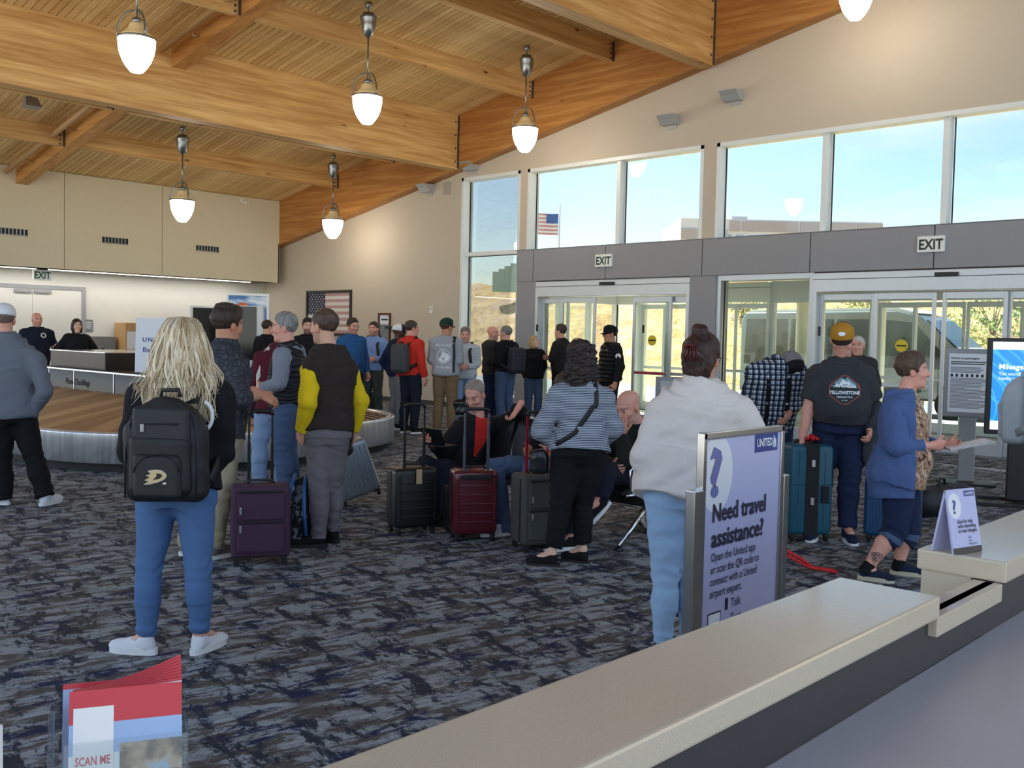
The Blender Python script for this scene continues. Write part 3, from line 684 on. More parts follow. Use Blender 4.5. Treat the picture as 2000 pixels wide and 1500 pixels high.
# shrubs on the slope
mat('leaf_green', (120, 142, 60), .7, var=.35, scale=2); mat('leaf_yellow', (178, 172, 84), .7, var=.3, scale=2); mat('twig', (96, 78, 56), .9)
def shrub(px_, X_, r_, m, lab):
    p_ = on(px_, 640, 0, X_); z = float(hillz(np.array(X_), np.array(p_[1]))); s_ = empty('shrub', (X_, p_[1], z-.05)); tag(s_, lab, 'shrub', 'shrubs on the hillside')
    mb = MB()
    for k in range(6):
        a = random.uniform(0, 6.3); mb.tube([(0, 0, -.1), (math.cos(a)*.2*r_, math.sin(a)*.2*r_, r_*.5), (math.cos(a)*.5*r_, math.sin(a)*.5*r_, r_*1.0)], [.03, .02, .01], 5)
    mb.build('stem', 'twig', s_); mb = MB(); rg = random.Random(px_)
    for k in range(900):
        v = Vector((rg.gauss(0, 1), rg.gauss(0, 1), rg.gauss(0, 1))).normalized()*(rg.uniform(.55, 1.0)**.6)
        lump = 1+.25*math.sin(3*v.x+5*v.y+px_)+.2*math.sin(6*v.z+4*v.x)
        c = Vector((v.x*r_*lump, v.y*r_*lump, r_*.85+v.z*r_*.8*lump)); a = Vector((rg.gauss(0, 1), rg.gauss(0, 1), rg.gauss(0, 1))).normalized(); b = a.orthogonal().normalized(); q = rg.uniform(.06, .13)*max(1, r_*.7)
        mb.add([c-a*q, c+b*q*.5, c+a*q, c-b*q*.5], [(0, 1, 2, 3)])
    o = mb.build('foliage', m, s_); o['kind'] = 'stuff'
for px_, X_, r_, m, lab in ((1632, 35, 1.1, 'leaf_green', 'green bush on the slope above the rear of the van'), (1692, 39.5, 1.0, 'leaf_yellow', 'yellowish bush on the slope behind the van roof'), (1868, 36, 1.2, 'leaf_yellow', 'tall yellow green bush above the van bonnet'), (1940, 38.5, 1.3, 'leaf_green', 'wide green bush on the slope beside the van nose'), (2010, 34.2, .8, 'leaf_yellow', 'straw coloured bush beyond the nose of the van'), (1450, 40, .8, 'leaf_yellow', 'low yellow bush on the slope near the rear van corner'), (1540, 43.5, .8, 'leaf_green', 'small dark green bush high on the golden slope')):
    shrub(px_, X_, r_, m, lab)
# far building over the hill, seen through the upper windows
DB = VIEW*95
def bpt(x, y): return at(x, y, DB)
mat('bld_white', (232, 234, 236), .8, var=.02, scale=1); mat('bld_grey', (188, 182, 182), .8, var=.03, scale=1); mat('bld_glass', (150, 178, 200), .2, var=.1, scale=1)
b0 = bpt(1325, 640); b1 = bpt(1718, 640); wdt = float(np.linalg.norm((b1-b0)[:2])); bl = empty('office_building', (b0[0], b0[1], 4.0)); dx_ = (b1-b0); bl.rotation_euler = (0, 0, math.atan2(dx_[1], dx_[0])); tag(bl, 'pale flat roofed office building far beyond the hill', 'building')
ZB = bpt(1500, 430)[2]-4.0; pxm = wdt/393
MB().box(0, wdt, .3, 12, 0, ZB).build('wall', 'bld_white', bl); MB().box(wdt*.27, wdt*.35, 2, 5, ZB, ZB+.5).build('roof_unit', 'bld_grey', bl)
cuts = [0, 4, 18, 93, 98, 118, 124, 228, 236, 286, 292, 350, 354, 393]
for a, b in ((0, 30), (34, 90), (95, 115), (120, 228), (233, 287), (291, 341), (345, 393)):
    top = ZB-.15 if a > 90 else ZB-1.0
    MB().box(a*pxm, b*pxm, .12, .32, top-1.0, top).build('fascia_panel', 'bld_grey', bl)
for a in range(12, 390, 24):
    wi = MB().box(a*pxm, (a+15)*pxm, .2, .34, ZB-2.6, ZB-1.5).build('window', 'bld_glass', bl)
    MB().box((a+7)*pxm, (a+8)*pxm, .17, .3, ZB-2.6, ZB-1.5).build('window_bar', 'bld_white', wi)
# flag on a pole
fp = at(1088, 640, VIEW*62); pole = empty('flagpole', (fp[0], fp[1], float(hillz(fp[0], fp[1]))-.1)); tag(pole, 'flag on a thin white pole beyond the upper window', 'flag')
zt_ = at(1090, 402, VIEW*62)[2]-pole.location.z; MB().tube([(0, 0, 0), (0, 0, zt_)], [.07, .04], 8).build('pole', 'bld_white', pole)
mat('flag_blue', (70, 110, 176), .8); mat('flag_stripe', (220, 150, 150), .8); mat('flag_white', (240, 240, 242), .8)
L_ = -RIGHT; fb = MB(); 
def fpt(a, b): return tuple(np.array([0, 0, zt_-.55+b])+L_*(.08+a)+VIEW*(.14*math.sin(a*4)))
def fcell(nm, a0, a1, b0_, b1_, m):
    mb = MB(); k = 5; v = []
    for th in (0, .01):
        for i in range(k+1):
            a = a0+(a1-a0)*i/k
            for b in (b0_, b1_): q = np.array(fpt(a, b))+VIEW*th; v.append(tuple(q))
    f = []
    for i in range(k): f += [(2*i, 2*i+1, 2*i+3, 2*i+2), (2*(k+1)+2*i, 2*(k+1)+2*i+2, 2*(k+1)+2*i+3, 2*(k+1)+2*i+1)]
    mb.add(v, f); return mb.build(nm, m, pole)
fcell('flag_canton', 0, .75, -.62, 0, 'flag_blue')
for k in range(11):
    b_ = -.12*k; fcell('flag_stripe', .75 if k < 5 else 0, 1.7, b_-.12, b_, 'flag_stripe' if k % 2 == 0 else 'flag_white')
# ================================================================== LAMPS AND FITTINGS
mat('nickel', (150, 156, 160), .28, metal=.9, var=.06, scale=20); mat('shade_cream', (226, 206, 160), .5, var=.05)
def globe_mat():
    m = bpy.data.materials.new('lamp_globe'); t, p = nodes_of(m); L = t.links.new
    n = N(t, 'ShaderNodeTexNoise', Scale=4.0); p.inputs['Base Color'].default_value = (.9, .86, .75, 1); p.inputs['Roughness'].default_value = .3
    p.inputs['Emission Color'].default_value = (1.0, .90, .74, 1); p.inputs['Emission Strength'].default_value = 8.5; MATS['lamp_globe'] = m
globe_mat()
LAMPS = [(10.33, 19.38, 'pendant lamp hanging in front of the beige soffit'), (14.22, 19.42, 'pendant lamp hanging by the rake beam near the room corner'), (13.83, 12.84, 'pendant lamp hanging in front of the rake beam above the tall window'),
         (10.26, 13.10, 'pendant lamp hanging below the large glulam beam'), (6.28, 13.05, 'pendant lamp hanging beside the sprinkler pipe'), (13.98, 6.45, 'pendant lamp hanging before the bare upper wall')]
for x, y, lab in LAMPS:
    z = deck(y); l = empty('pendant_lamp', (x, y, z-.02)); tag(l, lab, 'lamp', 'pendant lamps under the wooden ceiling')
    MB().lathe([(.02, .02), (.045, .0), (.06, -.04), (.045, -.09), (.015, -.11), (.012, -.17)], n=16).build('ceiling_ball', 'nickel', l)
    MB().lathe([(.03, -.16), (.095, -.18), (.1, -.22), (.135, -.235), (.14, -.26), (.13, -.28), (.125, -.36), (.105, -.46), (.07, -.54), (.03, -.575), (.012, -.58)], n=20).build('ballast_housing', 'nickel', l)
    MB().tube([(0, 0, -.57), (0, 0, -1.26)], .014, 10).build('stem', 'nickel', l)
    for k in range(3):
        a = 2*math.pi*k/3+.5; pts = []
        for q in range(9):
            t_ = q/8; r_ = .03+.222*math.sin(t_*math.pi/2)**.9; pts.append((math.cos(a)*r_, math.sin(a)*r_, -1.16-.38*(1-math.cos(t_*math.pi/2))))
        MB().tube(pts, .012, 6).build('yoke_arm', 'nickel', l)
    MB().lathe([(.02, -1.24), (.06, -1.27), (.07, -1.33)], n=16).build('socket_cap', 'nickel', l)
    MB().lathe([(.07, -1.33), (.095, -1.34), (.11, -1.39), (.15, -1.45), (.21, -1.49), (.235, -1.53)], n=24).build('upper_shade', mat('shade_lit', (240, 214, 160), .5), l)
    MB().lathe([(.252, -1.525), (.256, -1.54), (.252, -1.555)], n=28).build('rim_ring', 'nickel', l)
    MB().lathe([(.245, -1.55), (.24, -1.64), (.222, -1.74), (.185, -1.84), (.135, -1.92), (.085, -1.98), (.06, -1.985)], n=28).build('globe', 'lamp_globe', l)
mat('sconce_grey', (176, 178, 178), .45, metal=.3, var=.04)
for (px_, py_, lab) in ((1437, 188, 'grey metal wall uplight below the bolted beam end'), (1314, 235, 'grey metal wall uplight over the double upper window'), (925, 325, 'grey metal wall uplight over the tall narrow window'), (840, 368, 'grey metal wall uplight beside the square speaker grille')):
    p_ = on(px_, py_, 0, XW); s_ = empty('wall_uplight', (XW, p_[1], p_[2])); tag(s_, lab, 'wall light', 'uplights on the window wall')
    MB().prism([(0, -.10), (-.16, -.10), (-.22, -.02), (-.30, .05), (-.30, .07), (0, .07)], -.17, .17, ((0, 0, 0), (1, 0, 0), (0, 0, 1), (0, 1, 0))).build('housing', 'sconce_grey', s_)
    MB().box(-.02, 0, -.1, .1, -.16, -.1).build('back_plate', 'sconce_grey', s_); MB().box(-.27, -.03, -.14, .14, .068, .074).build('lens', 'white_paint', s_)
p_ = on(875, 368, 0, XW); s_ = empty('wall_speaker', (XW, p_[1], p_[2])); tag(s_, 'square beige speaker grille flush in the upper wall', 'speaker')
MB().box(-.02, 0, -.2, .2, -.22, .22, .005).build('frame', 'wall_paint', s_); MB().box(-.026, -.018, -.13, .13, -.15, .15).build('grille', mat('grille_beige', (170, 160, 146), .8, var=.3, scale=200), s_)
# exit signs
def exit_sign(P, A, lab, m='exit_green', sc=1.0, mount='wall'):
    A = Vector(A); Nn = A.cross(Vector((0, 0, 1))); e = empty('exit_sign', P); tag(e, lab, 'exit sign')
    fr = ((0, 0, 0), A, (0, 0, 1), Nn)
    w, h = .2*sc, .12*sc
    MB().prism([(-w, -h), (w, -h), (w, h), (-w, h)], 0, .05, fr).build('housing', 'sign_white', e)
    put_text('EXIT', tuple(Vector((0, 0, -.078*sc))+Nn*.05), A, (0, 0, 1), .215*sc, m, e, bold=.006, align='CENTER', squeeze=.82, depth=.002)
    if mount == 'top': MB().prism([(-.12, h), (.12, h), (.12, h+.03), (-.12, h+.03)], .0, .05, fr).build('mount', 'black_plastic', e)
    return e
p_ = on(1181, 509, 0, XH); exit_sign((XH, p_[1], p_[2]), (0, -1, 0), 'exit sign on the grey header over the open sliding door', 'exit_dark')
p_ = on(1820, 477, 0, XH); exit_sign((XH, p_[1], p_[2]), (0, -1, 0), 'exit sign on the grey header over the closed sliding doors', 'exit_dark')
p_ = on(83, 536, 1, YB+.4); exit_sign((p_[0], YB+.45, 2.97-.15), (1, 0, 0), 'exit sign hung under the soffit at the service door', 'exit_green', 1.0, 'top')

# ================================================================== BAGGAGE CAROUSEL
def steel():
    m = bpy.data.materials.new('brushed_steel'); t, p = nodes_of(m); L = t.links.new; tcn = N(t, 'ShaderNodeTexCoord')
    mpn = N(t, 'ShaderNodeMapping', Scale=(6, 6, .4)); L(tcn.outputs['Object'], mpn.inputs['Vector']); n = N(t, 'ShaderNodeTexNoise', Scale=3.0, Detail=5.0); L(mpn.outputs[0], n.inputs['Vector'])
    r = N(t, 'ShaderNodeValToRGB'); r.color_ramp.elements[0].color = (.62, .63, .64, 1); r.color_ramp.elements[1].color = (.95, .95, .96, 1); r.color_ramp.elements[0].position = .3; r.color_ramp.elements[1].position = .7
    L(n.outputs['Fac'], r.inputs['Fac']); L(r.outputs['Color'], p.inputs['Base Color']); p.inputs['Metallic'].default_value = .72; p.inputs['Roughness'].default_value = .28
    b = N(t, 'ShaderNodeBump', Strength=.06, Distance=.02); L(n.outputs['Fac'], b.inputs['Height']); L(b.outputs[0], p.inputs['Normal']); MATS['brushed_steel'] = m
steel(); mat('dark_steel', (62, 57, 53), .42, metal=.6, var=.15, scale=5, stretch=(6, 6, .5)); mat('plate_tan', (150, 118, 84), .4, var=.16, scale=5, spec=.6); mat('plate_tan_light', (176, 142, 102), .38, var=.16, scale=5, spec=.6); mat('kick_black', (20, 20, 21), .6)
CC = [(6.55, 12.1), (7.6, 12.4), (7.6, 15.6), (6.55, 15.6)]
def track(R, n_arc=14, step=.3):
    """points around the carousel at distance R from its spine, with outward normals"""
    out = []; k = len(CC); dirs = []
    for i in range(k):
        a, b = Vector(CC[i]), Vector(CC[(i+1) % k]); d = (b-a).normalized(); dirs.append(Vector((d.y, -d.x)))
    for i in range(k):
        n0, n1 = dirs[i-1], dirs[i]; a0 = math.atan2(n0.y, n0.x); a1 = math.atan2(n1.y, n1.x)
        while a1 < a0: a1 += 2*math.pi
        m_ = max(2, int((a1-a0)/(math.pi/n_arc)))
        for q in range(m_+1): a = a0+(a1-a0)*q/m_; out.append((Vector(CC[i]), Vector((math.cos(a), math.sin(a)))))
        a, b = Vector(CC[i]), Vector(CC[(i+1) % k]); L_ = (b-a).length; s_ = max(1, int(L_/step))
        for q in range(1, s_): out.append((a.lerp(b, q/s_), dirs[i]))
    return out
TR = track(2.1, 22, .33); RC = 2.12
car = empty('baggage_carousel', (7.1, 14.8, 0)); tag(car, 'stainless steel baggage carousel with tan sloping plates', 'carousel')
def cpt(c, n, R, z): return (c.x+n.x*R-7.1, c.y+n.y*R-14.8, z)
def cstrip(nm, prof, m, sm=True):
    mb = MB(); n = len(TR); k = len(prof)
    mb.v = [cpt(c, q, R, z) for (c, q) in TR for (R, z) in prof]
    for i in range(n):
        j = (i+1) % n
        for a in range(k-1): mb.f.append((i*k+a, j*k+a, j*k+a+1, i*k+a+1)); mb.sm.append(sm)
    return mb.build(nm, m, car)
cstrip('kick_base', [(RC-.1, 0), (RC-.1, .11)], 'kick_black'); cstrip('skirt', [(RC-.02, .1), (RC, .105), (RC, .43)], 'brushed_steel'); cstrip('rim', [(RC, .43), (RC-.004, .452), (RC-.09, .452), (RC-.1, .40)], 'brushed_steel')
cstrip('belt_tray', [(RC-.1, .36), (.4, .68)], 'kick_black')
cstrip('inner_panel', [(.46, .66), (.46, 1.0), (.44, 1.02), (.1, 1.02)], 'dark_steel'); MB().box(6.28-7.1, 7.7-7.1, 14.0-14.8, 15.95-14.8, 1.0, 1.27, .01).build('upper_box', 'dark_steel', car); MB().box(6.27-7.1, 7.71-7.1, 13.99-14.8, 15.96-14.8, 1.262, 1.275, .002).build('panel_edge', 'chrome', car)
cstrip('panel_edge', [(.465, .985), (.47, 1.0), (.465, 1.015)], 'chrome')
mb = MB(); mb.add([cpt(c, n, .11, 1.018) for c, n in TR], [tuple(range(len(TR)))]); mb.build('island_top', 'dark_steel', car)
n_ = len(TR)
for i in range(0, n_):
    (c0, m0), (c1, m1) = TR[i], TR[(i+1) % n_]
    if (Vector(cpt(c0, m0, RC, 0))-Vector(cpt(c1, m1, RC, 0))).length < .02: continue
    (c2, m2) = TR[(i+2) % n_]
    e0 = c1.lerp(c2, .25); q0 = m1.lerp(m2, .25)
    v = [cpt(c0, m0, RC-.11, .43), cpt(e0, q0, RC-.11, .405), cpt(e0, q0, .45, .70), cpt(c0, m0, .45, .735)]
    v2 = [(x, y, z-.012) for x, y, z in v]
    MB().add(v+v2, [(0, 1, 2, 3), (7, 6, 5, 4), (0, 4, 5, 1), (1, 5, 6, 2), (2, 6, 7, 3), (3, 7, 4, 0)]).build('belt_plate', 'plate_tan' if i % 3 else 'plate_tan_light', car)
for y in (13.3, 14.6, 15.5): MB().box(6.55-.47-7.1, 6.55-.462-7.1, y-.006-14.8, y+.006-14.8, .66, 1.0).build('panel_seam', 'chrome', car)
put_text('PleaseCheckBags', (6.55-.463-7.1, 14.9-14.8, .79), (0, -1, 0), (0, 0, 1), .12, 'joint_dark', car, bold=.002)
# tent sign on the carousel island
def tent(P, A, w, h, spread, m_front, name, lab, cat):
    """folded card: A is the writing direction; front leaf leans back"""
    A = Vector(A).normalized(); Nn = A.cross(Vector((0, 0, 1))); e = empty(name, P); tag(e, lab, cat)
    fr = []
    for sgn in (1, -1):
        O = Nn*spread*sgn; up = (Vector((0, 0, h))-O); B = up.normalized(); n2 = A.cross(B); L_ = up.length
        mb = MB(); mb.prism([(-w/2, 0), (w/2, 0), (w/2, L_), (-w/2, L_)], -.003, .003, (O, A, B, n2)); mb.build('panel', m_front, e); fr.append((O, A, B, n2, L_))
    return e, fr[0]
mat('card_white', (228, 234, 240), .5, var=.02); mat('print_blue', (44, 62, 140), .5, var=.05); mat('print_navy', (24, 30, 70), .5, var=.05)
P_ = at(300, 725, (6.6, 12.2, 0)); P_[2] = 1.02
tn, (O, A, B, n2, L_) = tent((6.28, 12.02, 1.0), (.86, -.5, 0), .66, .76, .2, 'card_white', 'tent_sign', 'large folded white card sign standing on the carousel island', 'sign')
tn.location = (6.72, 13.2, 1.022)
put_text('UNITED', tuple(O+A*-.24+B*.44+n2*.0035), A, B, .085, 'print_blue', tn, bold=.002, spacing=1.25); put_text('Baggage', tuple(O+A*-.235+B*.29+n2*.0035), A, B, .1, 'print_blue', tn, bold=.0012)

# ================================================================== BACK CORNER: screens, poster, frames
mat('screen_black', (10, 11, 13), .15, var=.2, spec=.6); mat('kiosk_white', (220, 222, 222), .5, var=.03)
def pframe(nm, P, A, w, h, t, mframe, lab, cat, th=.04):
    A = Vector(A); e = empty(nm, P); tag(e, lab, cat); Nn = A.cross(Vector((0, 0, 1))); fr = ((0, 0, 0), A, (0, 0, 1), Nn)
    for a, b, c, d in ((-w/2, w/2, h/2-t, h/2), (-w/2, w/2, -h/2, -h/2+t), (-w/2, -w/2+t, -h/2+t, h/2-t), (w/2-t, w/2, -h/2+t, h/2-t)):
        MB().prism([(a, c), (b, c), (b, d), (a, d)], 0, th, fr).build('frame', mframe, e)
    return e, A, Nn, fr
mat('frame_black', (16, 16, 17), .4); mat('frame_mahogany', (92, 40, 26), .4, var=.2); mat('flag_red', (188, 150, 148), .7, var=.08); mat('flag_cream', (222, 216, 212), .7, var=.04); mat('flag_navy', (44, 50, 72), .7, var=.1)
f0 = on(600, 567, 0, XW); f1 = on(688, 570, 0, XW); w_ = abs(f0[1]-f1[1]); h_ = 1.18
e, A, Nn, fr = pframe('framed_flag', (XW, (f0[1]+f1[1])/2, f0[2]-h_/2-.02), (0, -1, 0), w_, h_, .07, 'frame_black', 'faded striped flag in a black frame on the pale wall', 'framed flag')
ww, hh = w_-.14, h_-.14
for k in range(13):
    b1_ = hh/2-hh/13*k; a0 = -ww/2+(.42*ww if k < 7 else 0)
    MB().prism([(a0, b1_-hh/13), (ww/2, b1_-hh/13), (ww/2, b1_), (a0, b1_)], 0, .015, fr).build('stripe', 'flag_red' if k % 2 == 0 else 'flag_cream', e)
cn_ = MB().prism([(-ww/2, hh/2-hh*7/13), (-ww/2+.42*ww, hh/2-hh*7/13), (-ww/2+.42*ww, hh/2), (-ww/2, hh/2)], 0, .016, fr).build('canton', 'flag_navy', e)
sb = MB()
for r_ in range(9):
    for c_ in range(6 if r_ % 2 == 0 else 5):
        ca = -ww/2+.42*ww*((c_+.6+(0 if r_ % 2 == 0 else .5))/6.2); cb = hh/2-hh*7/13*((r_+.5)/9); pts = []
        for q in range(10): rr = .026 if q % 2 == 0 else .011; an = math.pi/2+q*math.pi/5; pts.append((ca+rr*math.cos(an), cb+rr*math.sin(an)))
        sb.prism(pts, .016, .018, fr)
sb.build('star', 'flag_cream', cn_)
f0 = on(741, 613, 0, XW); e, A, Nn, fr = pframe('framed_notice', (XW, f0[1]-.22, f0[2]-.45), (0, -1, 0), .46, .95, .045, 'frame_mahogany', 'narrow notice in a brown wooden frame on the pale wall', 'framed notice')
MB().prism([(-.185, .2), (.185, .2), (.185, .42), (-.185, .42)], 0, .012, fr).build('heading_card', 'card_white', e); MB().prism([(-.185, -.43), (.185, -.43), (.185, .18), (-.185, .18)], 0, .012, fr).build('photo_print', mat('photo_grey', (120, 128, 132), .4, var=.6, scale=7), e)
MB().prism([(-.12, .29), (.12, .29), (.12, .33), (-.12, .33)], .012, .0135, fr).build('printed_line', 'print_navy', e)
sh = on(778, 640, 0, XW); o = MB().box(-.16, 0, -.32, .32, -.03, .03, .004).build('wall_shelf', 'frame_black', None, (XW, sh[1], sh[2])); tag(o, 'short black shelf on the pale wall', 'shelf')
tp = on(843, 605, 0, XW); tmb = empty('thermostat', (XW, tp[1], tp[2])); tag(tmb, 'small white thermostat on the pale wall beside the tall window', 'thermostat'); MB().box(-.03, 0, -.05, .05, -.08, .08, .008).build('cover', 'white_paint', tmb); MB().box(-.034, -.03, -.025, .025, .0, .045).build('display', 'sconce_grey', tmb)
# upright advertising light box with a sky poster
def poster_mat():
    m = bpy.data.materials.new('sky_poster'); t, p = nodes_of(m); L = t.links.new; tcn = N(t, 'ShaderNodeTexCoord')
    mpn = N(t, 'ShaderNodeMapping', Rotation=(0, .8, 0), Scale=(1, 1, 3)); L(tcn.outputs['Object'], mpn.inputs['Vector']); n = N(t, 'ShaderNodeTexNoise', Scale=1.6, Detail=6.0); L(mpn.outputs[0], n.inputs['Vector'])
    r = N(t, 'ShaderNodeValToRGB'); e_ = r.color_ramp.elements; e_[0].position = .45; e_[0].color = (*srgb(56, 112, 178), 1); e_[1].position = .62; e_[1].color = (*srgb(214, 228, 238), 1); L(n.outputs['Fac'], r.inputs['Fac']); L(r.outputs['Color'], p.inputs['Base Color']); p.inputs['Roughness'].default_value = .3; MATS['sky_poster'] = m
poster_mat(); mat('balloon', (206, 96, 60), .5, var=.2, scale=8)
PA = at(445, 572, (11.6, 20.2, 0)); PB = at(528, 575, (11.6, 20.2, 0)); wv = np.linalg.norm((PB-PA)[:2]); pc = (PA+PB)/2
e, A, Nn, fr = pframe('poster_light_box', (pc[0], pc[1], 1.25), tuple(Vector((PB-PA)*np.array([1, 1, 0])).normalized()), wv, 2*(pc[2]-1.25), .05, 'alu_white', 'tall white framed sky poster box standing in the back corner', 'poster', .12)
hh = pc[2]-1.25
MB().prism([(-wv/2+.05, -hh+.05), (wv/2-.05, -hh+.05), (wv/2-.05, hh-.05), (-wv/2+.05, hh-.05)], .03, .09, fr).build('poster', 'sky_poster', e)
MB().prism([(-.12+.2*math.cos(a*.3142*1.0), .78+.25*math.sin(a*.3142)) for a in range(20)], .09, .092, fr).build('balloon_print', 'balloon', e)
MB().prism([(-wv/2+.1, -1.25), (wv/2-.1, -1.25), (wv/2-.1, -hh+.02), (-wv/2+.1, -hh+.02)], -.1, .15, fr).build('base', 'kiosk_white', e)
# wide dark screen on the back wall and a tall kiosk in front of the poster
s0 = at(368, 597, (10.4, 21.5, 0)); s1 = at(446, 600, (10.4, 21.5, 0)); w_ = np.linalg.norm((s1-s0)[:2]); pc = (s0+s1)/2; h_ = 1.1
e, A, Nn, fr = pframe('flight_monitor', (pc[0], pc[1], pc[2]-h_/2), (1, 0, 0), w_, h_, .04, 'alu_white', 'wide black flight monitor on a post behind the carousel', 'monitor', .06)
MB().prism([(-w_/2+.04, -h_/2+.04), (w_/2-.04, -h_/2+.04), (w_/2-.04, h_/2-.04), (-w_/2+.04, h_/2-.04)], .0, .05, fr).build('screen', 'screen_black', e)
MB().box(-.05, .05, -.03, .05, -(pc[2]-h_/2), -h_/2+.02).build('post', 'alu_grey', e); MB().box(-.3, .3, -.25, .25, -(pc[2]-h_/2), -(pc[2]-h_/2)+.03).build('base', 'alu_grey', e)
k0 = at(447, 597, (10.2, 18.0, 0)); k1 = at(515, 597, (10.2, 18.0, 0)); pc = (k0+k1)/2; w_ = np.linalg.norm((k1-k0)[:2]); ks = empty('information_kiosk', (pc[0], pc[1], 0)); tag(ks, 'tall white information kiosk with a narrow black screen', 'kiosk'); ks.rotation_euler = (0, 0, -YAW)
MB().box(-w_/2, w_/2, -.06, .06, .9, pc[2], .01).build('cabinet', 'kiosk_white', ks); MB().box(-w_*.22, w_*.32, -.075, -.055, 1.05, pc[2]-.02, .004).build('screen', 'screen_black', ks)
MB().box(-.12, .12, -.05, .05, .04, .9).build('post', 'alu_grey', ks); MB().box(-w_/2, w_/2, -.25, .25, 0, .04, .005).build('base', 'alu_grey', ks)
# wooden cabinet beside the back wall; sign and access panel on the wall
w0 = on(240, 630, 1, 23.4); wc = empty('wooden_cabinet', (w0[0]+.36, 23.9, 0)); tag(wc, 'narrow tan wooden cabinet against the back wall', 'cabinet')
mat('tan_wood', (190, 150, 100), .6, var=.15, scale=4, stretch=(4, 4, .4)); MB().box(-.2, .2, -.3, .3, 0, w0[2], .01).build('carcass', 'tan_wood', wc)
for k in range(3): MB().box(-.16, .16, -.31, -.298, .12+.5*k, .56+.5*k).build('door', 'card_white' if k == 2 else 'tan_wood', wc)
p_ = on(171, 636, 1, 24.25); o = empty('wall_sign', (p_[0], 24.25, p_[2])); tag(o, 'small grey notice plate on the back wall', 'sign'); MB().box(-.13, .13, -.012, 0, -.15, .15, .003).build('plate', mat('plate_grey', (126, 128, 128), .6), o)
lm = MB()
for k in range(4): lm.box(-.1, .1-.03*(k % 2), -.0135, -.012, .07-.045*k, .088-.045*k)
lm.build('printed_lines', 'card_white', o)
p_ = on(196, 672, 1, 24.2); o = empty('steel_hatch', (p_[0]-.1, 24.245, 0)); tag(o, 'grey steel wall cabinet beside the black jacketed woman', 'cabinet'); MB().box(-.38, .38, -.3, 0, .2, 1.42, .008).build('body', mat('hatch_grey', (128, 128, 126), .45, metal=.4, var=.12, scale=3), o); MB().box(.02, .09, -.31, -.3, 1.06, 1.14).build('latch', 'black_plastic', o)
# ================================================================== SERVICE COUNTER IN FRONT
def stone(name, col):
    m = bpy.data.materials.new(name); t, p = nodes_of(m); L = t.links.new; tcn = N(t, 'ShaderNodeTexCoord'); c = srgb(*col)
    n = N(t, 'ShaderNodeTexNoise', Scale=620.0, Detail=2.0, Roughness=.7); L(tcn.outputs['Object'], n.inputs['Vector'])
    r = N(t, 'ShaderNodeValToRGB'); e_ = r.color_ramp.elements; e_[0].position = .3; e_[0].color = (*[x*.84 for x in c], 1); e_[1].position = .72; e_[1].color = (*[min(1, x*1.1) for x in c], 1); L(n.outputs['Fac'], r.inputs['Fac'])
    n2 = N(t, 'ShaderNodeTexNoise', Scale=5.0, Detail=5.0); L(tcn.outputs['Object'], n2.inputs['Vector'])
    L(r.outputs['Color'], p.inputs['Base Color']); p.inputs['Specular IOR Level'].default_value = .5
    rr = N(t, 'ShaderNodeMapRange', To__Min=.09, To__Max=.17); L(n2.outputs['Fac'], rr.inputs['Value']); L(rr.outputs[0], p.inputs['Roughness']); MATS[name] = m
stone('quartz_beige', (204, 190, 166)); mat('desk_grey', (172, 168, 170), .3, var=.06, scale=40, spec=.6); mat('counter_body', (150, 140, 122), .5, var=.06)
ct = empty('service_counter', (.5, .9, 0)); tag(ct, 'long beige stone topped service counter with a grey desk behind', 'counter')
def lb(nm, m, x0, x1, y0, y1, z0, z1, bev=.004): return MB().box(x0-.5, x1-.5, y0-.9, y1-.9, z0, z1, bev).build(nm, m, ct)
lb('transaction_ledge', 'quartz_beige', -1.4, 2.215, .775, 1.01, 1.02, 1.07, .006); lb('front_panel', 'counter_body', -1.4, 2.20, .85, .97, 0, 1.02, .002)
lb('desk_top', 'desk_grey', -1.4, 4.6, -.25, .80, .865, .90, .003); lb('splash_panel', mat('splash_shadow', (58, 56, 56), .5), -1.4, 4.6, .80, .82, .90, 1.02, 0)  # splash panel coloured dark to stand for the shadow below the ledge
lb('low_ledge', 'quartz_beige', 2.215, 2.66, .78, .852, .975, 1.02, .003); lb('low_front_panel', 'counter_body', 2.21, 2.66, .825, .85, 0, .975, .002); lb('end_panel', 'quartz_beige', 2.672, 4.6, .86, .99, 0, 1.02, .003)
lb('end_block', 'quartz_beige', 2.665, 4.6, .775, 1.0, 1.02, 1.075, .006)
# table tent card on the counter end
mat('lavender', (176, 178, 212), .5, var=.02); mat('lavender_pale', (214, 216, 222), .5, var=.02); mat('united_blue', (40, 58, 128), .45, var=.05); mat('print_dark', (28, 28, 56), .5, var=.05)
O0 = fl(1868, 1076, 1.075)
tn, (O, A, B, n2, L_) = tent((float(O0[0]), float(O0[1]), 1.076), (.96, -.28, 0), .118, .165, .032, 'lavender', 'table_tent_card', 'small lavender folded card standing on the counter end', 'sign')
mb = MB(); mb.prism([(-.059, 0), (.059, 0), (.059, .016), (-.059, .016)], .003, .0036, (O, A, B, n2)); mb.build('base_band', 'black_plastic', tn)
mb = MB(); mb.prism([(-.032+.026*math.cos(k*.3142), .125+.034*math.sin(k*.3142)) for k in range(20)], .003, .0034, (O, A, B, n2)); mb.build('badge', 'lavender_pale', tn)
put_text('?', tuple(O+A*-.044+B*.106+n2*.0036), A, B, .05, 'print_blue', tn, bold=.0008)
mb = MB(); mb.prism([(.012, .148), (.055, .148), (.055, .163), (.012, .163)], .003, .0034, (O, A, B, n2)); mb.build('logo_patch', 'united_blue', tn); put_text('UNITED', tuple(O+A*.015+B*.152+n2*.0036), A, B, .010, 'card_white', tn, bold=.0001, fit=.034)
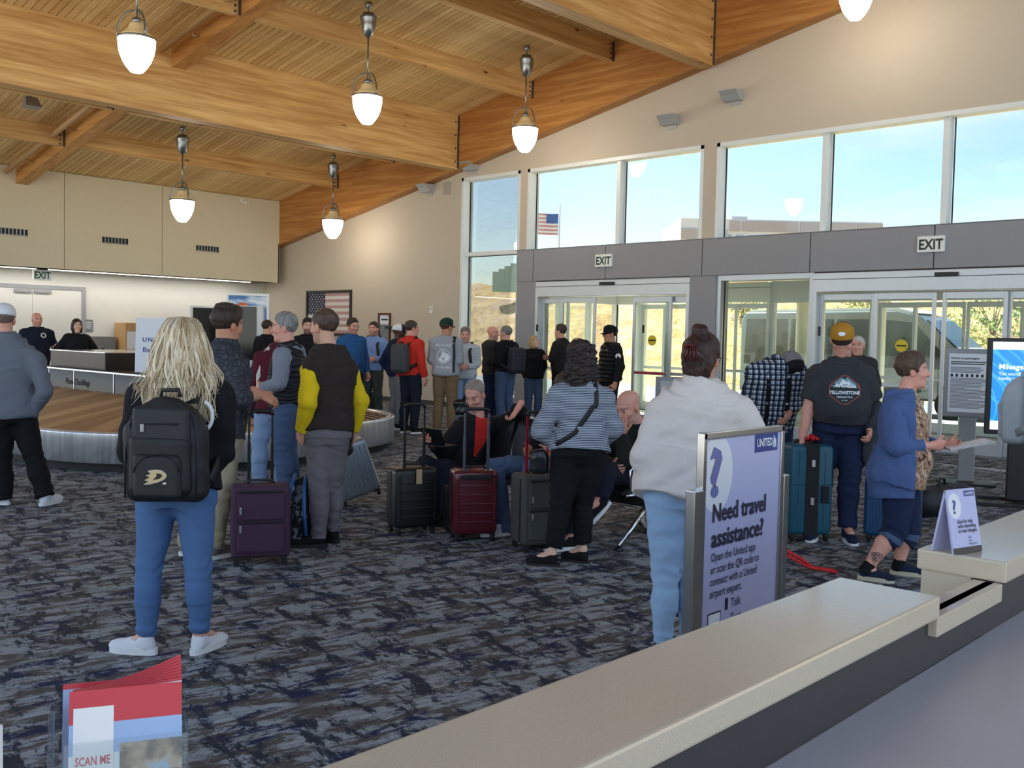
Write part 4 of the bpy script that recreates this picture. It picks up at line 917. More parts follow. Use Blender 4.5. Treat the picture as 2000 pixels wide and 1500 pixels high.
put_text('Scan for help\nwith rebooking\nor seat changes.', tuple(O+A*-.03+B*.079+n2*.0036), A, B, .0135, 'print_dark', tn, bold=.0003, line=.9, fit=.078); put_text('Talk\nText\nVideo chat', tuple(O+A*.006+B*.038+n2*.0036), A, B, .009, 'print_dark', tn, line=.95, fit=.034)
# brochure rack in the foreground
mat('acrylic', (206, 214, 222), .1, var=.03, spec=.7); mat('brochure_red', (196, 44, 56), .4, var=.06); mat('brochure_sky', (150, 176, 214), .4, var=.1, scale=12); mat('brochure_paper', (226, 226, 224), .5, var=.04)
def photo_mat(name, cols, sc):
    m = bpy.data.materials.new(name); t, p = nodes_of(m); L = t.links.new; tcn = N(t, 'ShaderNodeTexCoord'); n = N(t, 'ShaderNodeTexNoise', Scale=sc, Detail=4.0, Roughness=.6); L(tcn.outputs['Object'], n.inputs['Vector'])
    r = N(t, 'ShaderNodeValToRGB'); e_ = r.color_ramp.elements; e_[0].position = .32; e_[1].position = .68; e_[0].color = (*srgb(*cols[0]), 1); e_[1].color = (*srgb(*cols[-1]), 1)
    for k, c in enumerate(cols[1:-1]): x = e_.new(.32+.36*(k+1)/(len(cols)-1)); x.color = (*srgb(*c), 1)
    L(n.outputs['Fac'], r.inputs['Fac']); L(r.outputs['Color'], p.inputs['Base Color']); p.inputs['Roughness'].default_value = .35; MATS[name] = m
photo_mat('photo_ride', ((40, 36, 34), (110, 86, 66), (176, 150, 120), (150, 176, 200)), 30); photo_mat('photo_leaf', ((60, 56, 30), (140, 116, 40), (196, 160, 60)), 45); photo_mat('photo_face', ((60, 36, 30), (150, 104, 82), (200, 160, 130)), 28); photo_mat('photo_crowd', ((90, 40, 44), (150, 92, 90), (210, 196, 190)), 35)
bc = CAM+ray(245, 1500)*(0.98/(ray(245, 1500)@_f)); br_ = empty('brochure_rack', (bc[0], bc[1], 1.07)); tag(br_, 'clear rack of red topped brochures on the counter', 'brochure rack')
A = Vector(tuple(RIGHT*math.cos(.35)+VIEW*math.sin(.35))); Bv = Vector((0, 0, 1)); Nn = A.cross(Bv)
BW, BH = .108, .172; tilt = (Bv*.97-Nn*.24).normalized(); CT = A.cross(tilt)
br_.location.z = 1.085
def bq(nm, m, a0, a1, b0, b1, d0, d1, par=br_): return MB().prism([(a0, b0), (a1, b0), (a1, b1), (a0, b1)], d0, d1, (Vector((0, 0, 0)), A, tilt, CT)).build(nm, m, par)
for k in range(9):
    d = -.0065*k; lf = MB(); v = []
    for dd in (d, d-.005):
        for q in range(9):
            a = -BW/2+BW*q/8; lift = (q/8)**1.6*(.004+.003*k)-.004
            v += [tuple(A*a+CT*dd), tuple(A*a+tilt*(BH+lift)+CT*(dd+.0012*k*(q/8)**2))]
    f = []
    for q in range(8): f += [(2*q, 2*q+2, 2*q+3, 2*q+1), (18+2*q, 18+2*q+1, 18+2*q+3, 18+2*q+2), (2*q+1, 2*q+3, 18+2*q+3, 18+2*q+1)]
    f += [(0, 1, 19, 18), (16, 34, 35, 17)]
    lf.add(v, f); bo = lf.build('brochure', 'brochure_red' if k else 'brochure_paper', None, tuple(br_.location)); tag(bo, 'front brochure with photographs and red top in the rack' if k == 0 else 'red topped brochure stacked behind the front one in the rack', 'brochure', None if k == 0 else 'brochures in the clear rack')
    if k == 0: front = bo
def fq(nm, m, a0, a1, t0, t1, d=.0009): return MB().prism([(a0, BH-t1), (a1, BH-t1), (a1, BH-t0), (a0, BH-t0)], d-.0007, d, (Vector((0, 0, 0)), A, tilt, CT)).build(nm, m, front)
fq('red_top', 'brochure_red', -BW/2, BW/2, .001, .034); fq('sky_print', 'brochure_sky', -BW/2, BW/2, .034, .064); fq('ride_photo', 'photo_ride', -.006, BW/2, .056, .092, .0012)
fq('leaf_photo', 'photo_leaf', -.022, .014, .094, .165, .0012); fq('face_photo', 'photo_face', -BW/2+.003, -.024, .112, .16, .0012); fq('crowd_photo', 'photo_crowd', .017, BW/2-.003, .086, .112, .0014); fq('crowd_photo', 'photo_crowd', .017, BW/2-.003, .115, .15, .0014)
fq('code_patch', 'brochure_paper', -BW/2+.004, -.012, .018, .108, .0016)
for tx, dz, sz, ft in (('SCAN ME', .074, .012, .033), ('FOR UPCOMING', .084, .006, .033), ('EVENTS', .098, .013, .034)): put_text(tx, tuple(A*(-BW/2+.006)+tilt*(BH-dz)+CT*.0004), A, tilt, sz, 'brochure_red', front, bold=.0002, fit=ft)
bq('back_card', 'brochure_sky', -BW/2-.012, BW/2-.012, 0, BH*.97, -.085, -.078); bq('back_card_top', 'brochure_red', -BW/2-.012, BW/2-.012, BH*.97, BH*1.0, -.085, -.078)
glass_mat('acrylic_clear', (.97, .99, 1.0), .8, .97)
bq('front_wall', 'acrylic_clear', -BW/2-.004, BW/2+.004, -.012, .12, .004, .006); bq('side_wall', 'acrylic_clear', BW/2+.003, BW/2+.006, -.005, .13, -.09, .006); bq('side_wall', 'acrylic_clear', -BW/2-.019, -BW/2-.016, -.005, .15, -.09, .004); bq('tray', 'acrylic_clear', -BW/2-.018, BW/2+.005, -.004, -.001, -.085, .006)
wc2 = CAM+ray(-15, 1480)*(0.9/(ray(-15, 1480)@_f)); o = empty('card_holder', (wc2[0], wc2[1], 1.07)); tag(o, 'white edge of a card holder beside the brochure rack', 'card holder'); o.rotation_euler = (0, 0, -YAW)
MB().box(-.05, .008, -.004, .004, 0, wc2[2]-1.07+.03, .001).build('plate', 'white_paint', o); MB().box(-.05, .008, -.03, .03, 0, .004).build('foot', 'white_paint', o)

# ================================================================== SIGN STANDS
mat('chrome_soft', (186, 188, 190), .18, metal=1.0, var=.12, scale=14)
S = Vector((3.47, 2.0, 0)); sg = empty('floor_sign', S); tag(sg, 'lavender travel assistance poster in a chrome floor stand', 'sign')
w_ = .31; zt0 = 1.275; zb0 = .10
def sb_(nm, m, x0, x1, y0, y1, z0, z1, bev=.003): return MB().box(x0, x1, y0, y1, z0, z1, bev).build(nm, m, sg)
sb_('poster', 'lavender', -w_+.02, w_-.02, -.008, .008, zb0, zt0-.02, 0)
sb_('frame_top', 'chrome_soft', -w_, w_, -.016, .016, zt0-.025, zt0); sb_('frame_side', 'chrome_soft', -w_-.002, -w_+.022, -.016, .016, zb0, zt0); sb_('frame_side', 'chrome_soft', w_-.022, w_+.002, -.016, .016, zb0, zt0); sb_('frame_bottom', 'chrome_soft', -w_, w_, -.016, .016, zb0-.025, zb0)
sb_('post', 'chrome_soft', -w_-.062, -w_-.002, -.022, .022, .03, 1.065, .005); sb_('post', 'chrome_soft', w_+.002, w_+.045, -.022, .022, .03, 1.065, .005)
sb_('foot', 'chrome_soft', -w_-.065, -w_-.0, -.22, .22, 0, .03, .006); sb_('foot', 'chrome_soft', w_, w_+.05, -.22, .22, 0, .03, .006)
AX, BX = Vector((1, 0, 0)), Vector((0, 0, 1))
def on_sign(nm, poly, m, d=.009): return MB().prism(poly, d-.001, d, (Vector((0, 0, 0)), AX, BX, Vector((0, -1, 0)))).build(nm, m, sg)
cx_, cz_ = -.205, 1.115
on_sign('badge', [(max(-w_+.024, cx_+.115*math.cos(k*math.pi/24)), min(zt0-.03, cz_+.15*math.sin(k*math.pi/24))) for k in range(48)], 'lavender_pale')
put_text('?', (-.262, -.0105, 1.035), AX, BX, .25, mat('lavender_deep', (104, 106, 160), .5), sg, bold=.009, fit=.085)
on_sign('logo_patch', [(.076, 1.175), (.262, 1.175), (.262, zt0-.027), (.076, zt0-.027)], 'united_blue', .0095)
put_text('UNITED', (.088, -.0105, 1.198), AX, BX, .046, 'card_white', sg, bold=.0008, fit=.125)
gl = MB()
for k in range(4): gl.prism([(.222+.008*k, 1.188), (.226+.008*k, 1.188), (.232+.005*k, 1.238-.006*k), (.228+.005*k, 1.238-.006*k)], .0098, .0104, (Vector((0, 0, 0)), AX, BX, Vector((0, -1, 0))))
gl.build('globe_mark', 'card_white', sg)
for tx, z, sz, ft, bo in (('Need travel', .930, .098, .405, .0024), ('assistance?', .833, .098, .395, .0024), ('Open the United app', .777, .047, .335, .0003), ('or scan the QR code to', .729, .047, .365, .0003), ('connect with a United', .682, .047, .35, .0003), ('airport expert.', .635, .047, .235, .0003)):
    put_text(tx, (-.232, -.0105, z), AX, BX, sz, 'print_dark', sg, bold=bo, fit=ft)
put_text('Talk', (-.075, -.0105, .575), AX, BX, .050, 'print_dark', sg, fit=.075); put_text('Text', (-.075, -.0105, .515), AX, BX, .050, 'print_dark', sg, fit=.075); put_text('Video chat', (-.075, -.0105, .455), AX, BX, .050, 'print_dark', sg, fit=.17)
on_sign('phone_symbol', [(-.115, .568), (-.093, .568), (-.093, .615), (-.115, .615)], 'print_dark')
on_sign('code_frame', [(-.24, .45), (-.145, .45), (-.145, .575), (-.24, .575)], 'print_dark'); on_sign('code_field', [(-.234, .456), (-.151, .456), (-.151, .569), (-.234, .569)], 'card_white', .0098)
# notice board on a post
mat('board_grey', (148, 148, 150), .4, metal=.4, var=.05); mat('paper', (226, 226, 228), .6, var=.03); mat('print_grey', (96, 96, 100), .7, var=.1)
F0 = fl(1885, 945); nb = empty('notice_stand', (F0[0], F0[1], 0)); tag(nb, 'grey post stand holding a framed printed notice by the doors', 'notice stand'); nb.rotation_euler = (0, 0, -YAW+math.radians(-17))
MB().box(-.28, .28, -.03, .03, .79, 1.6, .012).build('frame', 'board_grey', nb); MB().box(-.235, .235, -.034, -.029, .85, 1.54, .0).build('notice', 'paper', nb); MB().box(.23, .29, -.05, .03, .79, 1.6, .01).build('frame_edge', 'alu_grey', nb)
MB().box(-.09, .09, -.02, .03, .03, .8, .01).build('post', 'board_grey', nb); MB().box(-.3, .3, -.22, .22, 0, .03, .008).build('base', 'black_plastic', nb)
put_text('Notice to passengers', (-.215, -.0345, 1.475), AX, BX, .036, 'black_plastic', nb, bold=.0008)
lines = MB(); rg = random.Random(4)
hl = MB(); hl.box(-.215, .2, -.0352, -.034, 1.435, 1.447); hl.box(-.215, .15, -.0352, -.034, 1.412, 1.424); hl.build('printed_lines', 'black_plastic', nb)
for k in range(34):
    z = 1.375-.0145*k
    if 1.25 < z < 1.31: continue
    lines.box(-.215, -.215+.43*rg.uniform(.72, 1.0)*(0.5 if k % 9 == 8 else 1), -.0352, -.034, z, z+.0065)
lines.build('printed_lines', 'print_grey', nb)
for k in range(8): MB().lathe([(.008, 0), (.014, .012), (.012, .03), (.005, .036)], n=8).build('item_symbol', 'black_plastic', nb, (-.2+.055*k, -.034, 1.265)).scale = (1, .12, 1)
# digital display
F0 = fl(1990, 985); dd = empty('digital_display', (F0[0], F0[1], 0)); tag(dd, 'tall black digital display showing a blue advertisement', 'display'); dd.rotation_euler = (0, 0, -YAW+math.radians(-20))
def screen_mat():
    m = bpy.data.materials.new('blue_screen'); t, p = nodes_of(m); L = t.links.new; tcn = N(t, 'ShaderNodeTexCoord'); mpn = N(t, 'ShaderNodeMapping', Location=(.6, 0, -1.0)); L(tcn.outputs['Object'], mpn.inputs['Vector'])
    w1 = N(t, 'ShaderNodeTexWave', Scale=3.2, Distortion=1.0, _wave_type='RINGS', _rings_direction='Y'); L(mpn.outputs[0], w1.inputs['Vector']); w2 = N(t, 'ShaderNodeTexWave', Scale=2.6, Distortion=2.0, _bands_direction='DIAGONAL'); L(mpn.outputs[0], w2.inputs['Vector'])
    mx = N(t, 'ShaderNodeMath', _operation='MAXIMUM'); L(w1.outputs['Fac'], mx.inputs[0]); L(w2.outputs['Fac'], mx.inputs[1]); r = N(t, 'ShaderNodeValToRGB'); r.color_ramp.elements[0].position = .93; r.color_ramp.elements[1].position = .97
    r.color_ramp.elements[0].color = (*srgb(18, 112, 178), 1); r.color_ramp.elements[1].color = (*srgb(52, 140, 200), 1); L(mx.outputs[0], r.inputs['Fac']); L(r.outputs['Color'], p.inputs['Base Color']); L(r.outputs['Color'], p.inputs['Emission Color']); p.inputs['Emission Strength'].default_value = .55; p.inputs['Roughness'].default_value = .2; MATS['blue_screen'] = m
screen_mat(); emis('screen_white', (226, 228, 236), .5)
MB().box(-.36, .46, -.04, .04, .72, 1.72, .01).build('bezel', 'black_plastic', dd); MB().box(-.31, .42, -.046, -.038, .86, 1.60, 0).build('screen', 'blue_screen', dd); MB().box(-.31, .42, -.046, -.038, 1.60, 1.68, 0).build('top_bar', 'screen_white', dd); MB().box(-.31, .42, -.046, -.038, .77, .86, 0).build('bottom_bar', 'screen_white', dd)
put_text('MileagePlus.', (-.25, -.0475, 1.40), AX, BX, .075, 'screen_white', dd, bold=.0015); put_text("The world's most rewarding\nloyalty program.", (-.25, -.0475, 1.335), AX, BX, .047, 'screen_white', dd)
MB().box(-.13, .17, -.05, .05, .04, .75, .01).build('post', 'black_plastic', dd); MB().box(-.42, .5, -.3, -.22, 0, .04, .008).build('foot', 'black_plastic', dd); MB().box(-.42, .5, .2, .28, 0, .04, .008).build('foot', 'black_plastic', dd); MB().box(-.04, .08, -.25, .25, 0, .04, .004).build('foot_bar', 'black_plastic', dd)
# rolling monitor stand behind the woman with the bun
RB = at(1252, 1070, (6.35, 4.2, 0)); RB = fl(1296, 1035); rs = empty('rolling_stand', (RB[0], RB[1], 0)); tag(rs, 'grey rolling stand with a flat panel behind the cream sweater', 'rolling stand'); rs.rotation_euler = (0, 0, -YAW)
zt1 = at(1290, 735, RB)[2]
MB().box(-.10, .26, -.02, .03, zt1-.42, zt1, .008).build('panel_frame', 'plate_grey', rs); MB().box(-.07, .23, -.026, -.018, zt1-.38, zt1-.035, 0).build('panel', 'board_grey', rs); MB().box(-.16, -.09, -.02, .04, .08, 1.0, .006).build('post', 'alu_grey', rs); MB().box(-.13, .02, -.02, .04, .9, 1.0, .006).build('arm', 'alu_grey', rs)
MB().box(-.2, .2, -.24, .24, .055, .08, .006).build('base', 'alu_grey', rs)
for a in (-.17, .17):
    for b in (-.2, .2): MB().tube([(a-.012, b, .03), (a+.012, b, .03)], .03, 12).build('caster', 'rubber', rs)

# ================================================================== BENCH
mat('seat_black', (26, 27, 30), .42, var=.15, spec=.5)
bn = empty('seat_bench', (6.38, 5.65, 0)); tag(bn, 'row of black airport seats on a chrome beam', 'bench')
SY = [6.48, 5.93, 5.38, 4.83]
MB().box(-.04, .04, -1.2, 1.2, .30, .36, .006).build('beam', 'black_plastic', bn)
for y in SY:
    yy = y-5.65
    prof = [(-.26, .43), (-.2, .445), (0, .43), (.16, .41), (.21, .40), (.21, .375), (0, .40), (-.24, .405)]
    MB().prism(prof, -.25, .25, ((0, yy, 0), (1, 0, 0), (0, 0, 1), (0, -1, 0))).build('seat', 'seat_black', bn)
    prof = [(.17, .46), (.20, .46), (.25, .62), (.31, .80), (.33, .86), (.30, .87), (.27, .81), (.21, .63)]
    MB().prism(prof, -.25, .25, ((0, yy, 0), (1, 0, 0), (0, 0, 1), (0, -1, 0))).build('backrest', 'seat_black', bn)
    for s_ in (-.262, .262): MB().tube([(-.22, yy+s_, .40), (0, yy+s_, .395), (.19, yy+s_, .40), (.245, yy+s_, .56), (.33, yy+s_, .87)], .012, 8).build('side_rail', 'chrome', bn)
for yy in (-1.14, 0, 1.14):
    MB().tube([(-.36, yy, .03), (-.05, yy, .28), (.05, yy, .28), (.30, yy, .03)], [.018, .024, .024, .018], 10).build('leg', 'chrome', bn)
    for x in (-.36, .30): MB().lathe([(.035, 0), (.035, .012), (.018, .035)], n=12).build('glide', 'black_plastic', bn, (x, yy, 0))
for yy in (-1.12, 1.1): MB().tube([(-.2, yy, .42), (-.22, yy, .6), (-.16, yy, .64), (.2, yy, .64)], .014, 8).build('armrest', 'chrome', bn)

# ================================================================== LUGGAGE
mat('lug_purple', (62, 34, 58), .75, var=.12, scale=300, bump=.2); mat('lug_black', (20, 22, 24), .38, var=.12); mat('lug_burgundy', (84, 20, 32), .26, var=.08, coat=.4); mat('lug_grey', (66, 68, 66), .7, var=.15, scale=250, bump=.2); mat('lug_silver', (140, 148, 154), .3, metal=.5, var=.06); mat('lug_teal', (18, 84, 104), .42, var=.08); mat('lug_blue', (20, 70, 112), .45, var=.08)
mat('tube_black', (24, 25, 27), .35, metal=.3); mat('tube_grey', (96, 102, 112), .3, metal=.7); mat('tube_red', (156, 22, 40), .3, metal=.4); mat('zip_black', (14, 14, 15), .7); mat('tag_tan', (176, 150, 116), .7); mat('zip_metal', (190, 192, 194), .3, metal=.9)
def suitcase(P, rz, w, d, h, m, style, lab, hz=1.0, tubes='tube_black', tilt=0.0, grip='black_plastic', wheels=True, hw=.075, hy=.5):
    """x across, y depth (front at -y), standing on its wheels; hy: handle at the back (+) side"""
    e = empty('suitcase', (float(P[0]), float(P[1]), 0), rz); tag(e, lab, 'suitcase')
    if tilt: e.rotation_euler = (tilt, 0, rz)
    z0 = .055
    bm = bmesh.new(); bmesh.ops.create_cube(bm, size=1)
    for q in bm.verts: q.co = Vector((q.co.x*w, q.co.y*d, z0+h*(q.co.z+.5)))
    bmesh.ops.bevel(bm, geom=list(bm.edges), offset=.045 if style != 'soft' else .035, segments=4, profile=.55, affect='EDGES')
    MB().frombm(bm, True).build('shell', m, e)
    if style == 'hard':
        for k in range(5):
            z = z0+h*(.2+.14*k); MB().box(-w*.36, w*.36, -d/2-.004, -d/2+.012, z-.008, z+.008, .004).build('rib', m, e)
        for s_ in (-1, 1): MB().box(s_*w*.42-.014, s_*w*.42+.014, -d/2-.005, -d/2+.014, z0+.06, z0+h-.06, .006).build('rib', m, e)
        MB().box(-w/2-.004, w/2+.004, -.012, .012, z0+.03, z0+h-.03, .003).build('zipper_band', 'zip_black', e)
    if style == 'ribbed':
        for k in range(9):
            x = -w*.42+w*.84*k/8; MB().box(x-.008, x+.008, -d/2-.007, d/2+.007, z0+.05, z0+h-.05, .005).build('rib', m, e)
        MB().box(-w/2-.004, w/2+.004, -.012, .012, z0+.02, z0+h-.02, .003).build('zipper_band', 'zip_black', e)
    if style == 'soft':
        MB().box(-w*.40, w*.40, -d/2-.022, -d/2+.02, z0+.04, z0+h*.50, .02).build('pocket', m, e); MB().box(-w*.40, w*.40, -d/2-.016, -d/2+.02, z0+h*.53, z0+h*.93, .02).build('pocket', m, e)
        for s_ in (-1, 1): MB().box(s_*w/2-.004 if s_ > 0 else -w/2-.004, w/2+.004 if s_ > 0 else -w/2+.004, -d*.28, -d*.20, z0+.03, z0+h-.03, .002).build('zipper', 'zip_black', e)
        for z in (.50, .93): MB().box(-w*.38, w*.38, -d/2-.026, -d/2-.012, z0+h*z-.006, z0+h*z+.006, .002).build('zipper', 'zip_black', e)
        for z in (.47, .72): MB().box(-w*.36, -w*.36+.016, -d/2-.034, -d/2-.026, z0+h*z-.05, z0+h*z, .003).build('zip_pull', 'zip_metal', e)
    if style == 'teal':
        MB().box(-.055, .055, -d/2-.006, d/2+.006, z0+.0, z0+h+.006, .004).build('strap_band', 'zip_black', e)
        for s_ in (-1, 1):
            MB().box(s_*w*.3-.006, s_*w*.3+.006, -d/2-.004, -d/2+.01, z0+.06, z0+h-.06, .003).build('rib', m, e)
        MB().box(-w*.44, w*.44, -d/2-.003, -d/2+.01, z0+h*.56, z0+h*.565).build('seam', 'zip_black', e)
        for z in (.38, .8): MB().box(-.015, .015, -d/2-.018, -d/2-.004, z0+h*z-.03, z0+h*z+.03, .003).build('zip_pull', 'zip_metal', e)
        MB().box(w*.22, w*.22+.06, -d/2-.02, -d/2-.001, z0+h*.36, z0+h*.55, .006).build('side_grip', 'zip_black', e)
    for sx in (-1, 1):
        for sy in (-1, 1):
            if style == 'soft' and sy < 0: MB().box(sx*w*.4-.02, sx*w*.4+.02, -d*.4-.015, -d*.4+.015, 0, z0+.01, .004).build('foot', 'rubber', e); continue
            wl = MB().tube([(sx*w*.4-.013, sy*d*.36, .028), (sx*w*.4+.013, sy*d*.36, .028)], .028, 14).build('wheel', 'rubber', e)
            MB().box(sx*w*.4-.02, sx*w*.4+.02, sy*d*.36-.02, sy*d*.36+.02, .04, z0+.01, .004).build('wheel_fork', 'black_plastic', wl)
    ht = z0+h; y_ = d*hy*.8
    if hz > ht+.05:
        tb = empty('telescopic_handle', (0, y_, 0), 0, e)
        for s_ in (-1, 1):
            MB().box(s_*hw-.011, s_*hw+.011, -.008, .008, ht-.04, ht+(hz-ht)*.55, .003).build('tube', tubes, tb); MB().box(s_*hw-.008, s_*hw+.008, -.006, .006, ht+(hz-ht)*.5, hz-.01, .003).build('tube', tubes, tb)
        MB().tube([(-hw, 0, hz-.03), (-hw, 0, hz-.008), (-hw+.02, 0, hz), (hw-.02, 0, hz), (hw, 0, hz-.008), (hw, 0, hz-.03)], .014, 8).build('grip', grip, tb)
    MB().tube([(-.09, y_*.35, ht-.005), (-.075, y_*.35, ht+.022), (.075, y_*.35, ht+.022), (.09, y_*.35, ht-.005)], .011, 8).build('carry_handle', 'black_plastic', e)
    return e
CR = -YAW
s1_ = suitcase(fl(508, 1098), CR+math.radians(16), .40, .24, .50, 'lug_purple', 'soft', 'dark purple fabric suitcase with a raised handle beside the blonde woman', 1.06, 'tube_black', hw=.08, hy=.55)
s2_ = suitcase(fl(803, 1040), CR+math.radians(28), .37, .24, .49, 'lug_black', 'hard', 'black hard shell suitcase with a tan luggage tag and raised handle', 1.06, 'tube_black', hw=.085, hy=-.2)
MB().box(-.02, .03, -.145, -.135, .42, .54, .004).build('luggage_tag', 'tag_tan', s2_)
s3_ = suitcase(fl(922, 1052), CR+math.radians(14), .36, .25, .51, 'lug_burgundy', 'hard', 'glossy burgundy hard shell suitcase with grey handle tubes', 1.05, 'tube_grey', hw=.095, hy=-.5)
MB().box(-.12, .12, -.165, -.11, .50, .53, .004).build('handle_recess', 'zip_black', s3_)
s4_ = suitcase(fl(1050, 1072), CR+math.radians(24), .37, .27, .53, 'lug_grey', 'soft', 'grey fabric suitcase with red handle tubes behind the striped jacket', 1.05, 'tube_red', hw=.09, hy=.2)
s5_ = suitcase(fl(1570, 1052), CR+math.radians(4), .36, .28, .74, 'lug_teal', 'teal', 'teal hard shell suitcase with a black zipper strip and red ribbon', .7, hw=.08)
mat('ribbon_red', (210, 30, 40), .6); rb = MB()
for k in range(7): a = k*.9; rb.tube([(0, 0, .79), (.03*math.cos(a), .03*math.sin(a), .82+.008*(k % 3)), (.055*math.cos(a), .05*math.sin(a), .80)], .012, 6)
rb.build('ribbon', 'ribbon_red', s5_).location = (.03, -.03, .03)
s6_ = suitcase(fl(1742, 1058), CR+math.radians(-24), .44, .28, .62, 'lug_blue', 'ribbed', 'blue ribbed suitcase standing behind the woman in the blue cardigan', .6)
s7_ = suitcase(fl(668, 985), CR+math.radians(60), .42, .26, .52, 'lug_silver', 'ribbed', 'tilted silver ribbed suitcase behind the yellow sleeved man', .5)
s7_.rotation_euler = (0, math.radians(-20), CR+math.radians(20)); s7_.location = (*fl(705, 985)[:2], .045)
s8_ = suitcase(fl(722, 862), CR, .34, .22, .42, 'lug_black', 'hard', 'small black suitcase with raised handle far beyond the carousel', 1.02, 'tube_grey', hw=.07)
s8_.location = (*fl(725, 812)[:2], 0)
# soft bags standing on the carpet
mat('bag_black', (22, 23, 25), .6, var=.2, scale=40, bump=.15); mat('bag_gloss', (26, 28, 32), .25, var=.3, scale=20); mat('bag_trim_blue', (36, 92, 150), .5)
def sdf_obj(name, prims, h, m, parent=None, org=(0, 0, 0), k=.03, wr=0.0, seed=1, cuts=(), subs=(), sc=(9, 9, 9), label=None, cat=None, col=None):
    lo = np.min([p[0] for p in prims], 0)-.05; hi = np.max([p[1] for p in prims], 0)+.05
    Fd = Field(lo, hi, h)
    for p in prims: Fd.add(p, k)
    for p in subs: Fd.sub(p, .01)
    for c in cuts: Fd.cut(*c)
    V, Fc = Fd.mesh()
    if wr and len(V): V = V+vnormals(V, Fc)*wob(V, seed, sc, wr)[:, None]
    o = obj(name, np_mesh(name, V-np.array(org), Fc, col), m, parent)
    if parent is None: o.location = org
    return o
p = fl(585, 1062); bd = empty('duffel_bag', (p[0], p[1], 0)); tag(bd, 'slumped glossy black bag with blue trim by the yellow sleeved man', 'bag')
sdf_obj('body', [ell((0, 0, .2), (.17, .15, .22)), ell((.03, .0, .38), (.11, .1, .14)), cone((-.08, -.03, .08), (.1, .02, .08), .1, .1)], .014, 'bag_gloss', bd, wr=.016, sc=(22, 22, 26), cuts=[((0, 0, .004), (0, 0, -1))])
Rv, Vv = Vector(tuple(RIGHT)), Vector(tuple(VIEW))
for s_ in (-.06, .07): MB().tube([tuple(Rv*s_*1.2-Vv*.165+Vector((0, 0, .1))), tuple(Rv*s_-Vv*.17+Vector((0, 0, .25))), tuple(Rv*s_*.8-Vv*.12+Vector((0, 0, .42))), tuple(Rv*s_*.6+Vector((0, 0, .54)))], .014, 6).build('trim_strap', 'bag_trim_blue', bd)
p = fl(1835, 1018); bd = empty('duffel_bag', (p[0]+.3, p[1]+.1, 0)); tag(bd, 'dark duffel bag on the carpet beyond the blue cardigan', 'bag')
sdf_obj('body', [cone((-.2, .1, .15), (.18, -.12, .15), .15, .15)], .016, 'bag_black', bd, wr=.012, sc=(14, 14, 14), cuts=[((0, 0, .004), (0, 0, -1))]); MB().tube([(-.1, 0, .28), (-.05, 0, .36), (.05, 0, .36), (.1, 0, .28)], .012, 6).build('handle', 'bag_black', bd)
p = fl(868, 1050); bd = empty('backpack', (p[0]+.26, p[1]+.10, 0)); tag(bd, 'black backpack on the carpet between the black and burgundy suitcases', 'backpack')
sdf_obj('body', [rbox((0, 0, .2), (.13, .1, .2), None, .06)], .014, 'bag_black', bd, wr=.012, sc=(16, 16, 16), cuts=[((0, 0, .004), (0, 0, -1))]); MB().tube([(-.04, 0, .39), (-.03, 0, .44), (.03, 0, .44), (.04, 0, .39)], .01, 6).build('handle', 'bag_black', bd)
sp = fl(1535, 1120); o = MB().tube([(0, 0, .16), (.10, -.06, .10), (.2, -.1, .03), (.30, -.22, .012)], .012, 6); o.tube([(0, 0, .13), (.14, -.1, .04), (.26, -.26, .012)], .010, 6); o = o.build('luggage_strap', 'ribbon_red', None, (sp[0], sp[1], 0)); tag(o, 'red webbing strap trailing on the carpet behind the poster stand', 'strap')
# ================================================================== PEOPLE: body, head, hands, clothes
vcol_mat('skin', .5, .35, .08, 400); vcol_mat('hair', .5, .35, .55, 160); vcol_mat('dyed_cloth', .8, .25, .3, 500)
def cloth(name, col, rough=.85, var=.14, bump=.35, scale=60, spec=.25): return mat(name, col, rough, 0, var, scale, bump, 420, spec)
def unit(v): v = np.array(v, float); return v/max(np.linalg.norm(v), 1e-9)
SKINS = dict(light=(214, 164, 138), tan=(192, 136, 108), pink=(220, 160, 140), dark=(86, 58, 46), fair=(226, 182, 158))
def lin(c): return np.array(srgb(*c))
TORSO = dict(
 m=[(-.16, .135, .10, 0), (.0, .170, .118, -.012), (.22, .160, .112, 0), (.45, .158, .110, .006), (.66, .176, .120, .006), (.80, .168, .108, -.002), (.90, .130, .088, -.012), (.97, .086, .070, -.012), (1.03, .060, .058, -.008)],
 f=[(-.16, .14, .10, 0), (.0, .180, .122, -.018), (.22, .158, .108, -.004), (.43, .136, .096, .004), (.66, .152, .122, .018), (.79, .145, .102, .004), (.89, .112, .080, -.008), (.965, .074, .064, -.012), (1.03, .052, .052, -.008)])
